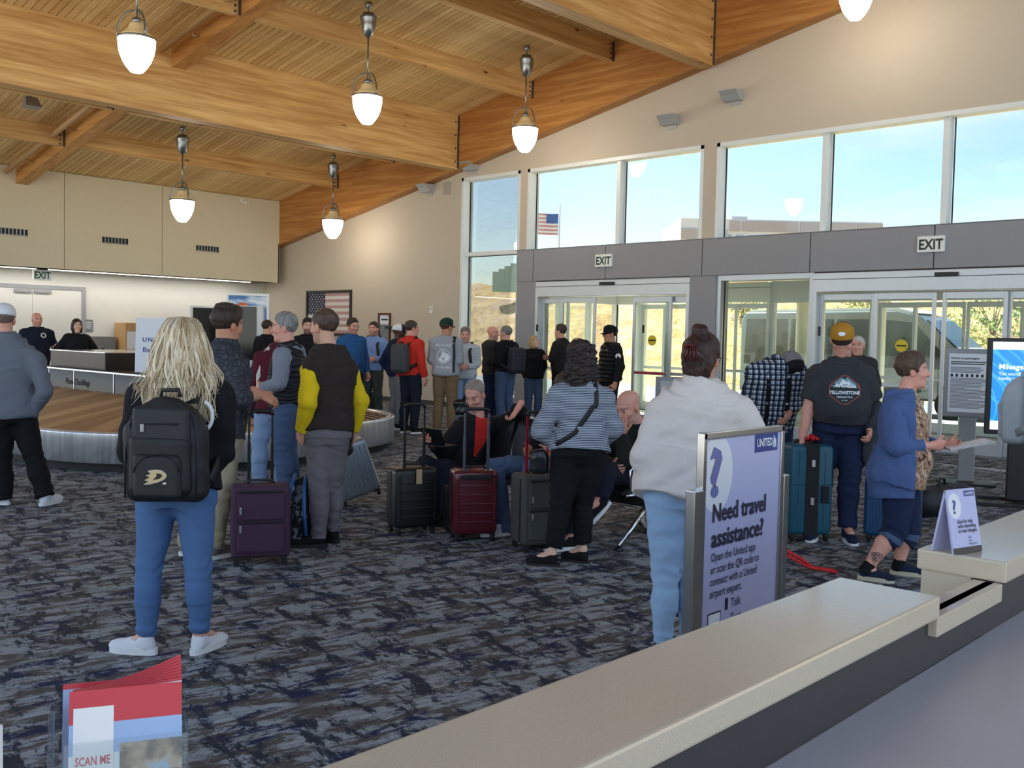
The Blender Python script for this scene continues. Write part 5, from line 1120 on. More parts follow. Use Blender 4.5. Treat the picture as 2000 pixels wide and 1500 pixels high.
class Person:
    def __init__(s, label, foot, h, face, sex='m', fat=0.0, vox=.011, J=None, wide=1.0, skin='light', lean=0.0, turn=0.0, arms='down', stance=.11, headyaw=0.0, headpitch=0.0, headroll=0.0, sit=False, headscale=1.0, xy=None):
        if xy is None: g = fl(*foot)
        else: g = np.array([xy[0], xy[1], 0.0])
        s.g = g; s.h = h; s.s = h/1.75; s.sex = sex; s.vox = vox; s.fat = fat; s.wide = wide; s.sk = lin(SKINS[skin]); k = s.s
        vd = unit([g[0], g[1], 0]); rd = np.array([vd[1], -vd[0], 0]); a = math.radians(face)
        s.fw = vd*math.cos(a)+rd*math.sin(a); s.rt = rd*math.cos(a)-vd*math.sin(a); s.up = np.array([0, 0, 1.0]); s.vd, s.rd = vd, rd
        s.root = empty('person', tuple(g)); tag(s.root, label, 'person')
        f_ = sex == 'f'; sw = (.160 if f_ else .182)*wide; hw = .088
        j = dict(pel=(0, 0, .955), neck=(0, -.02, 1.475), head=(0, .015, 1.75-.118))
        for nm, q in (('R', 1), ('L', -1)):
            j['sh'+nm] = (q*sw, -.012, 1.400); j['hip'+nm] = (q*hw, 0, .93); j['kn'+nm] = (q*(stance*.5+hw*.55), .025, .505); j['an'+nm] = (q*stance, -.03, .085)
            if arms == 'down': j['el'+nm] = (q*(sw+.05+.10*fat), -.045, 1.135); j['wr'+nm] = (q*(sw+.055+.12*fat), .04, .885)
            elif arms == 'pocket': j['el'+nm] = (q*(sw+.09), -.13, 1.14); j['wr'+nm] = (q*(sw-.0), -.02, .945)
            elif arms == 'front': j['el'+nm] = (q*(sw+.035), -.02, 1.14); j['wr'+nm] = (q*(sw-.08), .20, 1.10)
            elif arms == 'crossed': j['el'+nm] = (q*(sw+.03), .06, 1.15); j['wr'+nm] = (-q*.04, .19+.03*q, 1.17)
            elif arms == 'hips': j['el'+nm] = (q*(sw+.17), -.10, 1.17); j['wr'+nm] = (q*(sw+.0), .02, 1.0)
        s.j = {n: s.Lr(*(np.array(v)*k)) for n, v in j.items()}
        tl = math.radians(turn)
        if lean or turn:
            piv = s.j['pel']
            for n in ('neck', 'head', 'shR', 'shL', 'elR', 'elL', 'wrR', 'wrL'):
                v = s.j[n]-piv; x, y, z = v@s.rt, v@s.fw, v[2]
                x, y = x*math.cos(tl)+y*math.sin(tl), -x*math.sin(tl)+y*math.cos(tl)
                la = math.radians(lean); y, z = y*math.cos(la)+z*math.sin(la), -y*math.sin(la)+z*math.cos(la); s.j[n] = piv+s.rt*x+s.fw*y+s.up*z
        if J:
            old = {n: v.copy() for n, v in s.j.items()}
            def res(v):
                if v[0] == 'l': return s.Lr(*(np.array(v[1:4], float)*k))
                if v[0] == 'w': return np.array(v[1:4], float)-g
                return at(v[0], v[1], g, v[2] if len(v) > 2 else 0.0)-g
            for n in J: s.j[n] = res(J[n])
            for q_ in 'RL':
                if 'an'+q_ in J and 'kn'+q_ not in J:
                    hp_ = s.j['hip'+q_]+((s.j['pel']-old['pel']) if 'pel' in J and 'hip'+q_ not in J else 0); s.j['kn'+q_] = hp_*.49+s.j['an'+q_]*.51+s.fw*.03
            if 'pel' in J:
                d = s.j['pel']-old['pel']
                for n in ('hipR', 'hipL'):
                    if n not in J: s.j[n] = s.j[n]+d
            if 'neck' in J or 'pel' in J:
                d = s.j['neck']-old['neck'] if 'neck' in J else s.j['pel']-old['pel']
                if 'neck' not in J: s.j['neck'] = s.j['neck']+d
                for n in ('head', 'shR', 'shL', 'elR', 'elL', 'wrR', 'wrL'):
                    if n not in J: s.j[n] = s.j[n]+d
        # head frame
        ha = math.radians(headyaw); hf = s.fw*math.cos(ha)+s.rt*math.sin(ha); hr = s.rt*math.cos(ha)-s.fw*math.sin(ha)
        hp = math.radians(headpitch); hu = s.up*math.cos(hp)-hf*math.sin(hp); hf = hf*math.cos(hp)+s.up*math.sin(hp)
        hl = math.radians(headroll); hr, hu = hr*math.cos(hl)-hu*math.sin(hl), hu*math.cos(hl)+hr*math.sin(hl)
        s.HM = np.array([hr, hf, hu]); s.hs = (.97 if sex == 'f' else 1.0)*(.35+.65*k)*headscale*1.09
        s.garments = {}
    def Lr(s, x, y, z): return s.rt*x+s.fw*y+s.up*z
    # ---- geometry of the torso
    def stations(s, t0=-.16, t1=1.03, infl=0.0, belly=None):
        j = s.j; pel, neck = j['pel'], j['neck']; ax = neck-pel; k = s.s
        rb = unit(j['hipR']-j['hipL']); rt = unit(j['shR']-j['shL']); up = unit(ax); tab = TORSO[s.sex]; fat = s.fat
        ts = sorted(set([t0]+[q[0] for q in tab if t0 < q[0] < t1]+[t1])); out = []
        for t in ts:
            w = np.interp(t, [q[0] for q in tab], [q[1] for q in tab]); d = np.interp(t, [q[0] for q in tab], [q[2] for q in tab]); yo = np.interp(t, [q[0] for q in tab], [q[3] for q in tab])
            b = math.exp(-((t-.24)/.27)**2)*fat; w = w*(1+.30*b+.12*fat*(t < .9))*(.5+.5*s.wide if t < .6 else s.wide); d = d+.085*b+.012*fat; yo = yo+.055*b
            u_ = min(max(t, 0), 1); la = unit(rb*(1-u_)+rt*u_); fa = unit(np.cross(up, la)); la = unit(np.cross(fa, up))
            c = pel+ax*t+fa*yo*k+up*0; out.append((c, w*k+infl, d*k+infl, la, fa))
        return out
    def field(s, prims, vox, pad=.06):
        lo = np.min([p[0] for p, _ in prims], 0)-pad; hi = np.max([p[1] for p, _ in prims], 0)+pad; F = Field(lo, hi, vox)
        for p, k in prims: F.add(p, k)
        return F
    def finish(s, name, F, m, parent=None, wr=0.0, sc=(14, 14, 18), seed=None, post=None, col=None):
        V, Fc = F.mesh(); seed = seed or int(abs(s.g[0]*97+s.g[1]*31))+len(name)
        if wr and len(V): V = V+vnormals(V, Fc)*wob(V, seed, sc, wr)[:, None]
        if post: V = post(V)
        o = obj(name, np_mesh(name, V, Fc, col(V) if callable(col) else col), m, parent or s.root); s.garments[name] = o; return o
    # ---- skin
    def limb(s, a, b, ra, rb): return cone(s.j[a], s.j[b], ra*s.s, rb*s.s)
    def body(s, vox=.02, hands=(('R', {}), ('L', {})), inset=.016, bare='', face=None, hv=None, fvox=None):
        k = s.s; i_ = inset; P = []; g = .93 if s.sex == 'f' else 1.0; ff = 1+.25*s.fat
        P.append((loft(s.stations(-.12, 1.03), -i_), .03))
        for q in 'RL':
            ia = 0.0 if 'a' in bare else i_*.7; il = 0.0 if 'l' in bare else i_
            P += [(s.limb('sh'+q, 'el'+q, .054*g*ff-ia, .044*g*ff-ia), .03), (s.limb('el'+q, 'wr'+q, .045*g*ff-ia, .029*g-ia*.3), .02), (s.limb('hip'+q, 'kn'+q, .086*ff-i_*1.3, .06-il), .04)]
            kn, an = s.j['kn'+q], s.j['an'+q]; calf = kn+(an-kn)*.3-s.fw*.015*k
            P += [(cone(kn, calf, .055*k-il, .058*k*ff-il), .02), (cone(calf, an, .056*k*ff-il, .036*k-il*.3), .02), (cone(an, an+s.foot(q)*.10*k-s.up*.035*k, .036*k, .028*k), .02)]
        F = s.field(P, vox); V, Fc = F.mesh(); C = np.tile(s.sk, (len(V), 1))
        for q, o in hands:
            if o is None: continue
            v, f = s.hand(q, hv or (.0055 if s.vox < .013 else .008), **o); Fc = np.concatenate([Fc, f+len(V)]); V = np.concatenate([V, v]); C = np.concatenate([C, np.tile(s.sk*np.array([1.0, .94, .92]), (len(v), 1))])
        v, f, c = s.head(fvox or (.0055 if s.vox < .013 else .0085), **(face or {})); Fc = np.concatenate([Fc, f+len(V)]); V = np.concatenate([V, v]); C = np.concatenate([C, c])
        o = obj('body', np_mesh('body', V, Fc, C), 'skin', s.root); s.garments['body'] = o; return o
    def foot(s, q):
        d = s.footdir[q] if hasattr(s, 'footdir') and q in s.footdir else math.radians(12 if q == 'R' else -12)
        return s.fw*math.cos(d)+s.rt*math.sin(d)
    def hand(s, q, vox, d=None, n=None, curl=.5, spread=.1, thumb=.5, size=1.0):
        k = s.s*(.9 if s.sex == 'f' else 1.0)*size; w = s.j['wr'+q]; d = unit(s.j['wr'+q]-s.j['el'+q]) if d is None else unit(s.Lr(*d))
        sg = 1 if q == 'R' else -1
        n = (-s.rt*sg if n is None else s.Lr(*n)); n = unit(n-d*(n@d)); r = np.cross(d, n)*sg
        P = [(cone(w-d*.07*k, w, .031*k, .027*k), .01)]
        st = [(w-d*.01*k, .027*k, .02*k, r, n), (w+d*.035*k, .038*k, .017*k, r, n), (w+d*.09*k, .041*k, .013*k, r, n)]
        P.append((loft(st), .012)); P.append((ell(w+d*.04*k+r*.022*k+n*.008*k, (.018*k, .03*k, .015*k), [r, d, n]), .012))
        for i, (x, L) in enumerate(((.031, .073), (.0105, .083), (-.0105, .077), (-.030, .060))):
            b = w+d*(.088-.004*abs(i-1))*k+r*x*k; dd = unit(d+r*x*spread*8); c = curl*(1+.12*i)
            for m_, fr in enumerate((.46, .31, .23)):
                an = c*(.55 if m_ == 0 else 1.0); dd = unit(dd*math.cos(an)+n*math.sin(an)); e = b+dd*L*fr*k
                nn = unit(n-dd*(n@dd)); P.append((cone(b, e, (.0092-.0009*m_)*k, (.0086-.0009*m_)*k), .004)); b = e; n_keep = n; n = nn
            n = unit((s.Lr(0, 0, 0)+n_keep) if False else np.cross(r, d)*(1 if np.cross(r, d)@n_keep > 0 else -1))
        n0 = unit(np.cross(r, d)); n0 = n0 if n0@n >= 0 else -n0
        b = w+d*.025*k+r*.026*k; dd = unit(r*.75+d*.75+n0*.35*thumb)
        for L, ra in ((.038, .0115), (.03, .0105), (.022, .009)):
            e = b+dd*L*k; P.append((cone(b, e, ra*k, ra*.92*k), .006)); b = e; dd = unit(dd*math.cos(.25)+(d*.7+n0*.5*thumb)*math.sin(.25))
        return s.field(P, vox, .02).mesh()
    def head(s, vox, beard=0.0, brow=(70, 50, 38), lips=1.0, nose=1.0, jaw=1.0, smile=0.0, eyes=True, stubble=None, fatf=0.0, age=0.0):
        """modelled in the head's own frame: x right, y forward, z up, about 0.24 m tall"""
        nk = s.HM@(s.j['neck']-s.j['head'])/s.hs; fem = s.sex == 'f'; fj = jaw*(.93 if fem else 1.0)
        P = [(ell((0, -.012, .045), (.076, .095, .078)), .0), (ell((0, .022, -.03), (.060*fj+.006*fatf, .066, .088)), .04), (ell((0, .03, -.085), (.043*fj+.008*fatf, .045, .028)), .03), (ell((0, .072, -.098), (.02*fj, .016, .016)), .02),
             (cone((-.03, .078, .032), (.03, .078, .032), .012, .012), .02), (ell((.04, .058, -.022), (.022, .026, .02)), .02), (ell((-.04, .058, -.022), (.022, .026, .02)), .02),
             (cone((0, .086, .018), (0, .106*nose, -.022), .008, .0115), .014), (ell((0, .098, -.026), (.017, .012, .009)), .01),
             (ell((0, .084, -.056), (.025, .012, .006)), .006), (ell((0, .082, -.068), (.021, .012, .008)), .006),
             (ell((.077, -.008, -.004), (.009, .020, .033)), .006), (ell((-.077, -.008, -.004), (.009, .020, .033)), .006),
             (cone((0, -.018, -.05), tuple(nk*1.04+np.array([0, -.0, -.02])), .052+.006*fatf-(.008 if fem else 0), .062+.008*fatf-(.012 if fem else 0)), .03)]
        lo = np.min([p[0] for p, _ in P], 0)-.03; hi = np.max([p[1] for p, _ in P], 0)+.03; F = Field(lo, hi, vox/s.hs)
        for p, k in P: F.add(p, k)
        for x in (-.033, .033): F.sub(ell((x, .098, .008), (.018, .018, .0105)), .012)
        for x in (-.033, .033): F.add(ell((x, .0745, .007), (.0145, .0135, .0125)), .002)
        F.sub(ell((0, .1, -.0618), (.026, .014, .0018)), .004)
        for x in (-.009, .009): F.sub(ell((x, .105, -.034), (.004, .006, .003)), .003)
        V, Fc = F.mesh(); C = np.tile(s.sk, (len(V), 1)); x, y, z = V[:, 0], V[:, 1], V[:, 2]; front = y > .045
        def blend(mask, col, a): C[mask] = C[mask]*(1-a)+np.array(col)*a
        ch = np.exp(-(((np.abs(x)-.04)/.02)**2+((z+.03)/.022)**2))*front; C[:] = C*(1-.22*ch[:, None])+(s.sk*np.array([1.05, .72, .66]))*(.22*ch[:, None])
        blend(((np.abs(np.abs(x)-.035) < .021) & (np.abs(z-.027-.006*np.cos((np.abs(x)-.035)*60)) < .0055) & front), lin(brow), .75)
        if eyes:
            for ex in (-.033, .033):
                dx, dz = (x-ex), (z-.007); e1 = ((dx/.0125)**2+(dz/.0062)**2 < 1) & front & (y < .1)
                blend(e1, (.62, .60, .57), .9); blend(e1 & (dx**2+dz**2 < .0058**2), (.035, .025, .02), .95)
                blend(((dx/.0145)**2+((dz-.007)/.0032)**2 < 1) & front, s.sk*.35, .7)
        blend(((x/.024)**2+((z+.0605)/.0105)**2 < 1) & (y > .078), s.sk*np.array([.86, .55, .52]) if lips else s.sk*.8, .55*max(lips, .5))
        ears = (np.abs(x) > .072) & (np.abs(y+.008) < .03); blend(ears, s.sk*np.array([1.02, .76, .70]), .5)
        if beard or stubble:
            bm_ = ((z < -.03) & (y > -.02) & (z > -.125) & (np.abs(x) > -1)) & ~(((x/.019)**2+((z+.061)/.008)**2 < 1)) & ((z < -.042) | (np.abs(x) > .045)) & ~((np.abs(x) < .018) & (z > -.042))
            blend(bm_, lin(stubble or (58, 42, 34)), beard or .3)
        V = V*s.hs; return (V@s.HM)+s.j['head'], Fc, np.clip(C, 0, 1)
    # ---- clothes
    def top(s, m, hem=-.10, infl=.016, sleeve=.97, name='sweater', sleeve_mat=None, wr=.006, collar=None, hood=None, upper=1.0, subs=(), flare=0.0, loose=0.0, arms='RL', sl_infl=None, extra=(), sleeve_name='sleeve', sc=(14, 14, 18), neckr=None, vox=None):
        k = s.s; vx = vox or s.vox; st = s.stations(hem, upper, infl); g = .95 if s.sex == 'f' else 1.0; ff = 1+.25*s.fat
        if flare:
            z0_ = st[0][0]; ax_ = s.j['neck']-s.j['pel']; L2_ = ax_@ax_
            st = [(c, w+flare*q_, d+flare*q_, la, fa) for (c, w, d, la, fa), q_ in ((e_, max(0.0, (.32-((e_[0]-s.j['pel'])@ax_)/L2_)/(.32-hem))) for e_ in st)]
        if loose: st = [(c, w+loose*(1 if i < len(st)-3 else .3), d+loose*(1 if i < len(st)-3 else .3), la, fa) for i, (c, w, d, la, fa) in enumerate(st)]
        T = [(loft(st, 0, 2.3), .0)]
        for q in 'RL':
            sh = s.j['sh'+q]; nb = s.j['neck']-s.up*.035*k; T.append((cone(nb+(sh-nb)*.25, sh if (arms or sleeve_mat) else nb+(sh-nb)*.62, .062*k*g+infl*.4, (.056*k*g*ff if (arms or sleeve_mat) else .050*k*g)+infl*.5), .05))
        A = []; si = infl if sl_infl is None else sl_infl
        for q in arms:
            sh, el, wr_ = s.j['sh'+q], s.j['el'+q], s.j['wr'+q]; lat = unit(np.cross(el-sh, s.fw+.01*s.up)); 
            r0, r1, r2 = .058*k*g*ff+si*.8, .048*k*g*ff+si, .034*k*g+si*.9
            def seg(a, b, ra, rb):
                d = unit(b-a); u1 = unit(np.cross(d, s.fw+s.up*.137)); u2 = np.cross(d, u1); return loft([(a, ra, ra, u1, u2), (b, rb, rb, u1, u2)])
            if sleeve <= .5: A.append((seg(sh-unit(el-sh)*.01, sh+(el-sh)*sleeve*2, r0, r0*.55+r1*.45+.012*k), .045)); A.append((ell(sh, (r0, r0, r0)), .03))
            else: A += [(cone(sh, el, r0, r1), .045), (seg(el, el+(wr_-el)*(sleeve-.5)*2, r1, r2), .012)]
        if collar:
            nk = s.j['neck']; d = unit(s.j['head']-nk); u1 = unit(s.j['shR']-s.j['shL']); u1 = unit(u1-d*(u1@d)); u2 = np.cross(d, u1); nr_ = (neckr or (.070 if s.sex == 'f' else .078))*k*(1+.12*s.fat)
            T.append((loft([(nk-d*.05*k, nr_*1.12, nr_*1.12, u1, u2), (nk+d*collar*k, nr_, nr_, u1, u2)]), .025))
        if hood:
            c = s.j['neck']-s.fw*.075*k-s.up*.015*k; rr = unit(s.j['shR']-s.j['shL'])
            T += [(cone(c-rr*.07*k, c+rr*.07*k, hood*k, hood*k), .03), (cone(c-rr*.075*k, s.j['neck']-rr*.085*k+s.fw*.05*k, .032*k, .026*k), .02), (cone(c+rr*.075*k, s.j['neck']+rr*.085*k+s.fw*.05*k, .032*k, .026*k), .02), (ell(c-s.up*.06*k, (.085*k, .05*k, .07*k)), .03)]
        T += [(p, .03) for p in extra]
        if sleeve_mat is None:
            F = s.field(T+A, vx)
            for p in subs: F.sub(p, .006)
            return s.finish(name, F, m, wr=wr, sc=sc)
        F = s.field(T, vx)
        for p in subs: F.sub(p, .006)
        o = s.finish(name, F, m, wr=wr, sc=sc)
        if sleeve > 0:
            na = len(A)//max(1, len(arms))
            for i, q in enumerate(arms):
                F = s.field([(p, min(kk, .02)) for p, kk in A[i*na:(i+1)*na]], vx); s.finish(sleeve_name, F, sleeve_mat, o, wr=wr, sc=sc, seed=31+i)
        return o
    def _neckhole(s, F):
        nk = s.j['neck']; d = unit(s.j['head']-nk); F.sub(cone(nk+d*.035*s.s, nk+d*.2*s.s, .058*s.s, .066*s.s), .008)
    def pants(s, m, infl=.014, leg=1.0, waist=.12, wr=.006, name='trousers', flare=0.0, vox=None, sc=(16, 16, 26), knee=None, thigh=.088):
        k = s.s; ff = 1+.22*s.fat; vx = vox or s.vox; st = s.stations(-.13, waist, min(infl*.5, .006)); P = [(loft(st, 0, 2.2), .0)]
        for q in 'RL':
            hp, kn, an = s.j['hip'+q], s.j['kn'+q], s.j['an'+q]; end = kn+(an-kn)*(leg-.5)*2 if leg > .5 else hp+(kn-hp)*leg*2
            rk = (.058*k*ff+infl) if knee is None else knee; re = (.040*k+infl*1.15+flare)
            d = unit(end-kn); u1 = unit(np.cross(d, s.fw+.1*s.rt)); u2 = np.cross(d, u1); calf = kn+(an-kn)*.32
            P.append((cone(hp, kn, thigh*k*ff+infl, rk), .035))
            if leg > .5:
                rc = max(.056*k*ff+infl*.9, (rk*.6+re*.4)); c1 = kn+(end-kn)*.38-s.fw*.012*k
                P += [(loft([(kn, rk, rk, u1, u2), (c1, rc, rc, u1, u2), (end, re, re, u1, u2)]), .015)]
        F = s.field(P, vx)
        if leg <= .5:
            for q in 'RL':
                hp, kn = s.j['hip'+q], s.j['kn'+q]; F.cut(hp+(kn-hp)*leg*2, kn-hp, .22)
        def post(V):
            # folds gather near the hems and behind the knees
            for q in 'RL':
                kn, an = s.j['kn'+q], s.j['an'+q]; ax = an-kn; L = np.linalg.norm(ax); t = ((V-kn)@ax)/L**2; near = np.linalg.norm(V-kn-np.clip(t, 0, 1)[:, None]*ax, axis=1) < .16*k
                a = near*(np.exp(-((t-.95)/.16)**2)*.0055+np.exp(-((t)/.14)**2)*.004); ra = V-kn-t[:, None]*ax; ra /= np.maximum(np.linalg.norm(ra, axis=1), 1e-6)[:, None]
                V = V+ra*(a*np.sin(t*L*95+3*np.sin(ra[:, 0]*2.1+ra[:, 1]*1.3)))[:, None]
            return V
        return s.finish(name, F, m, wr=wr, sc=sc, post=post)
    def shoes(s, m, sole='sole_white', L=.285, high=False, sole_h=.028, vox=None, lift=None):
        k = s.s*(.93 if s.sex == 'f' else 1.0)
        for q in 'RL':
            an = s.j['an'+q]; d = s.foot(q); toe = 0.0
            up = s.up
            if lift and q in lift: d, up = unit(s.Lr(*lift[q][0])), unit(s.Lr(*lift[q][1])); up = unit(up-d*(up@d))
            r = np.cross(d, up); h0 = an-d*.055*k-up*(.085*k if not (lift and q in lift) else .08*k)
            if not (lift and q in lift): h0[2] = 0.0
            def W(x, y, z): return h0+r*x*k+d*y*k+up*z*k
            P = [(cone(W(0, .045, .05), W(0, .19, .038), .037*k, .034*k), .0), (ell(W(.004, .225, .034), (.044*k, .055*k, .034*k), [r, d, up]), .03), (cone(W(0, .045, .05), W(0, .055, .10 if not high else .15), .036*k, .041*k), .02), (cone(W(0, .06, .075), W(0, .15, .055), .035*k, .03*k), .02)]
            F = s.field(P, vox or min(s.vox, .010), .02); F.cut(W(0, 0, sole_h*.6), -up); F.cut(W(0, .05, .105 if not high else .15), up, .09)
            o = s.finish('shoe', F, m, seed=3)
            out = []; n = 22
            for i in range(n):
                a = 2*math.pi*i/n; y = .128-.142*math.cos(a); w = (.036+.012*np.clip((y-.02)/.17, 0, 1))*abs(math.sin(a))**.62*(1 if math.sin(a) > 0 else -1); out.append((w+.004*math.sin(a), y))
            MB().prism(out, 0, sole_h, (h0, r*k, d*k, up*k)).build('sole', sole, o)
    # ---- hair and hats
    def hp(s, p): return (np.array(p)*s.hs)@s.HM+s.j['head']
    def hair(s, col, style='short', col2=None, thick=.007, vox=None, wr=.003, seed=5, name='hair', hairline=0.0, sc=(40, 40, 40)):
        vx = (vox or (.006 if s.vox < .013 else .009))/s.hs; c1, c2 = lin(col), lin(col2 or col); P = [(ell((0, -.013, .047), (.076+thick, .095+thick, .079+thick)), 0)]
        n = unit([0, .72, -.69]); cpt_ = np.array([0, .072-hairline, .072])
        if style == 'bob': P += [(ell((0, -.045, -.03), (.085+thick, .075, .105)), .03), (ell((.062, .0, -.04), (.028, .05, .085)), .02), (ell((-.062, .0, -.04), (.028, .05, .085)), .02)]
        if style == 'curly': P += [(ell((0, -.05, -.06), (.105, .085, .13)), .04), (ell((.07, -.02, -.09), (.05, .06, .09)), .03), (ell((-.07, -.02, -.09), (.05, .06, .09)), .03), (ell((0, -.02, .06), (.1, .105, .08)), .02)]
        if style == 'long': P += [(ell((0, -.05, -.06), (.10, .075, .13)), .05)]
        if style == 'bun': P += [(ell((0, -.06, -.03), (.082, .06, .08)), .04), (ell((0, -.095, .03), (.05, .035, .06)), .03), (ell((-.02, -.02, .148), (.034, .034, .03)), .02), (ell((.01, -.035, .142), (.028, .03, .026)), .02)]
        if style == 'quiff': P += [(ell((0, .05, .105), (.055, .05, .035)), .03), (ell((0, -.02, .115), (.06, .075, .03)), .02)]
        if style == 'tall': P += [(ell((0, -.01, .10), (.066, .085, .045)), .03)]
        lo = np.min([p[0] for p, _ in P], 0)-.02; hi = np.max([p[1] for p, _ in P], 0)+.02; F = Field(lo, hi, vx)
        for p, k in P: F.add(p, k)
        if style in ('short', 'quiff', 'tall'):
            X_, Y_, Z_ = F.grid((slice(None),)*3); d1 = (X_-cpt_[0])*n[0]+(Y_-cpt_[1])*n[1]+(Z_-cpt_[2])*n[2]; d2 = np.maximum(Y_+.034, -(Z_+.078)); d3 = np.maximum(np.maximum(.060-np.abs(X_), np.abs(Y_-.012)-.014), -(Z_-.002)); F.F = np.maximum(F.F, np.minimum(np.minimum(d1, d2), d3)).astype(np.float32)
        elif style == 'bun': F.sub(ell((0, .10, -.03), (.066, .085, .105)), .01); F.sub(ell((0, .05, -.12), (.12, .09, .09)), .01); F.cut((0, .0, -.10), (0, 0, -1))
        else:
            F.sub(ell((0, .120, -.03), (.070, .105, .115)), .012)
            if style != 'long': F.sub(ell((0, .08, -.13), (.07, .085, .09)), .01)
        V, Fc = F.mesh(); rg = np.random.default_rng(seed)
        nr = vnormals(V, Fc); V = V+nr*(wob(V, seed, np.array(sc)*(1 if style != 'curly' else 2.0), wr*(1 if style != 'curly' else 3.2))+(wob(V, seed+9, (110, 110, 60), .0022) if style != 'curly' else 0))[:, None]
        t = np.clip(.5+wob(V, seed+3, (150, 150, 22), .5), 0, 1)[:, None]; C = (c1*(1-t)+c2*t)*(1+wob(V, seed+5, (260, 260, 60), .13))[:, None]
        if style in ('short', 'quiff', 'tall'):
            fade = np.clip((-.02-V[:, 2:3])/.05, 0, 1)*.5; C = C*(1-fade)+s.sk*.8*fade
        return obj(name, np_mesh(name, (V*s.hs)@s.HM+s.j['head'], Fc, C), 'hair', s.root)
    def cap(s, col, col2=None, brim=None, back=False, yaw=0.0, name='cap', tilt=.1, emblem=None, button=True):
        c1 = lin(col); c2 = lin(col2 or col); vx = (.006 if s.vox < .013 else .009)/s.hs
        F = Field((-.12, -.14, -.05), (.12, .13, .17), vx); F.add(ell((0, -.008, .047), (.090, .112, .094)), 0); F.add(ell((0, .03, .09), (.07, .064, .045)), .03); F.cut((0, 0, .030), (0, -.16, -1))
        V, Fc = F.mesh(); sgn = -1 if back else 1; fr = (V[:, 1]*sgn > .012)[:, None]; C = np.where(fr, c1, c2)
        o = obj(name, np_mesh(name, (V*s.hs)@s.HM+s.j['head'], Fc, C), 'dyed_cloth', s.root)
        mb = MB(); nA, nB = 13, 5; v = []
        for th in (0, .006):
            for i in range(nA):
                a = math.pi*i/(nA-1)
                for jx in range(nB):
                    r_ = jx/(nB-1); x = .078*math.cos(a)*(1-.05*r_); y = (.055*math.sin(a)**.8+.085*r_*math.sin(a)**.7); z = .030-.012*(x/.078)**2-.028*r_*math.sin(a)+th
                    v.append(s.hp((x, sgn*(y+.018), z)))
        f = []; m_ = nA*nB
        for i in range(nA-1):
            for jx in range(nB-1): b = i*nB+jx; f += [(b, b+1, b+nB+1, b+nB), (m_+b, m_+b+nB, m_+b+nB+1, m_+b+1)]
            b = i*nB+nB-1; f.append((b, m_+b, m_+b+nB, b+nB))
        mb.add(v, f, True); me = mb.mesh('brim'); cc = lin(brim or col); a_ = me.color_attributes.new('col', 'FLOAT_COLOR', 'POINT'); a_.data.foreach_set('color', np.tile(np.array([*cc, 1], np.float32), len(v))); b_ = obj('brim', me, 'dyed_cloth', o)
        if emblem:
            mb = MB(); pts = [(.026*math.cos(t*.3142*1.0), .014*math.sin(t*.3142)) for t in range(20)]
            v = []
            for (x, z) in pts: zz = .078+z; yy = -.008+.112*math.sqrt(max(.02, 1-(x/.09)**2-((zz-.047)/.094)**2)); v.append(s.hp((x, sgn*(yy+.011), zz)))
            mb.add(v, [tuple(range(20))]); mb.build('emblem', emblem, o)
        return o
    def glasses(s, dark=False):
        mb = MB(); m = 'lens_dark' if dark else 'tube_black'
        for x in (-.034, .034):
            if dark: mb.prism([(x-.024, -.006), (x-.02, .018), (x+.02, .018), (x+.024, -.006), (x+.01, -.016), (x-.01, -.016)], .098, .101, ((0, 0, 0), (1, 0, 0), (0, 0, 1), (0, 1, 0)))
            else: mb.tube([(x+.021*math.cos(t*.5236), .099, .004+.015*math.sin(t*.5236)) for t in range(13)], .0016, 5)
            sx = 1 if x > 0 else -1; mb.tube([(x+sx*.022, .098, .008), (sx*.076, .06, .01), (sx*.082, -.01, .008)], .002, 5)
        mb.tube([(-.014, .1, .006), (.014, .1, .006)], .002, 5); mb.v = [tuple(s.hp(q)) for q in mb.v]; return mb.build('glasses', m, s.root)
    # ---- print on a garment: lay flat artwork onto the cloth along a direction
    def print_on(s, garment, items, origin, A, B, name='print'):
        """items: (verts2d, faces, material); origin relative to root; projected along A x B"""
        o = s.garments[garment]; me = o.data; me.calc_loop_triangles() if hasattr(me, 'calc_loop_triangles') else None
        bvh = BVHTree.FromPolygons([q.co[:] for q in me.vertices], [tuple(p.vertices) for p in me.polygons]); A, B = Vector(tuple(A)).normalized(), Vector(tuple(B)).normalized(); Nn = A.cross(B).normalized(); O = Vector(tuple(origin))
        for (v, f, m, nm, off) in items:
            bm = bmesh.new(); vs = [bm.verts.new((p[0], p[1], 0)) for p in v]
            for q in f:
                try: bm.faces.new([vs[i] for i in q])
                except ValueError: pass
            bmesh.ops.triangulate(bm, faces=bm.faces); 
            for _ in range(3):
                L = [e for e in bm.edges if e.calc_length() > .022]
                if not L: break
                bmesh.ops.subdivide_edges(bm, edges=L, cuts=1); bmesh.ops.triangulate(bm, faces=bm.faces)
            for q in bm.verts:
                p = O+A*q.co.x+B*q.co.y+Nn*.5; hit = bvh.ray_cast(p, -Nn, 1.5)
                q.co = (hit[0]+Nn*off) if hit[0] is not None else O+A*q.co.x+B*q.co.y
            mb = MB().frombm(bm, True); mb.build(nm, m, o, recalc=False)
mat('lens_dark', (14, 14, 16), .1); mat('sole_white', (226, 228, 226), .6, var=.05); mat('sole_dark', (26, 24, 22), .7); mat('sole_tan', (196, 186, 160), .7)
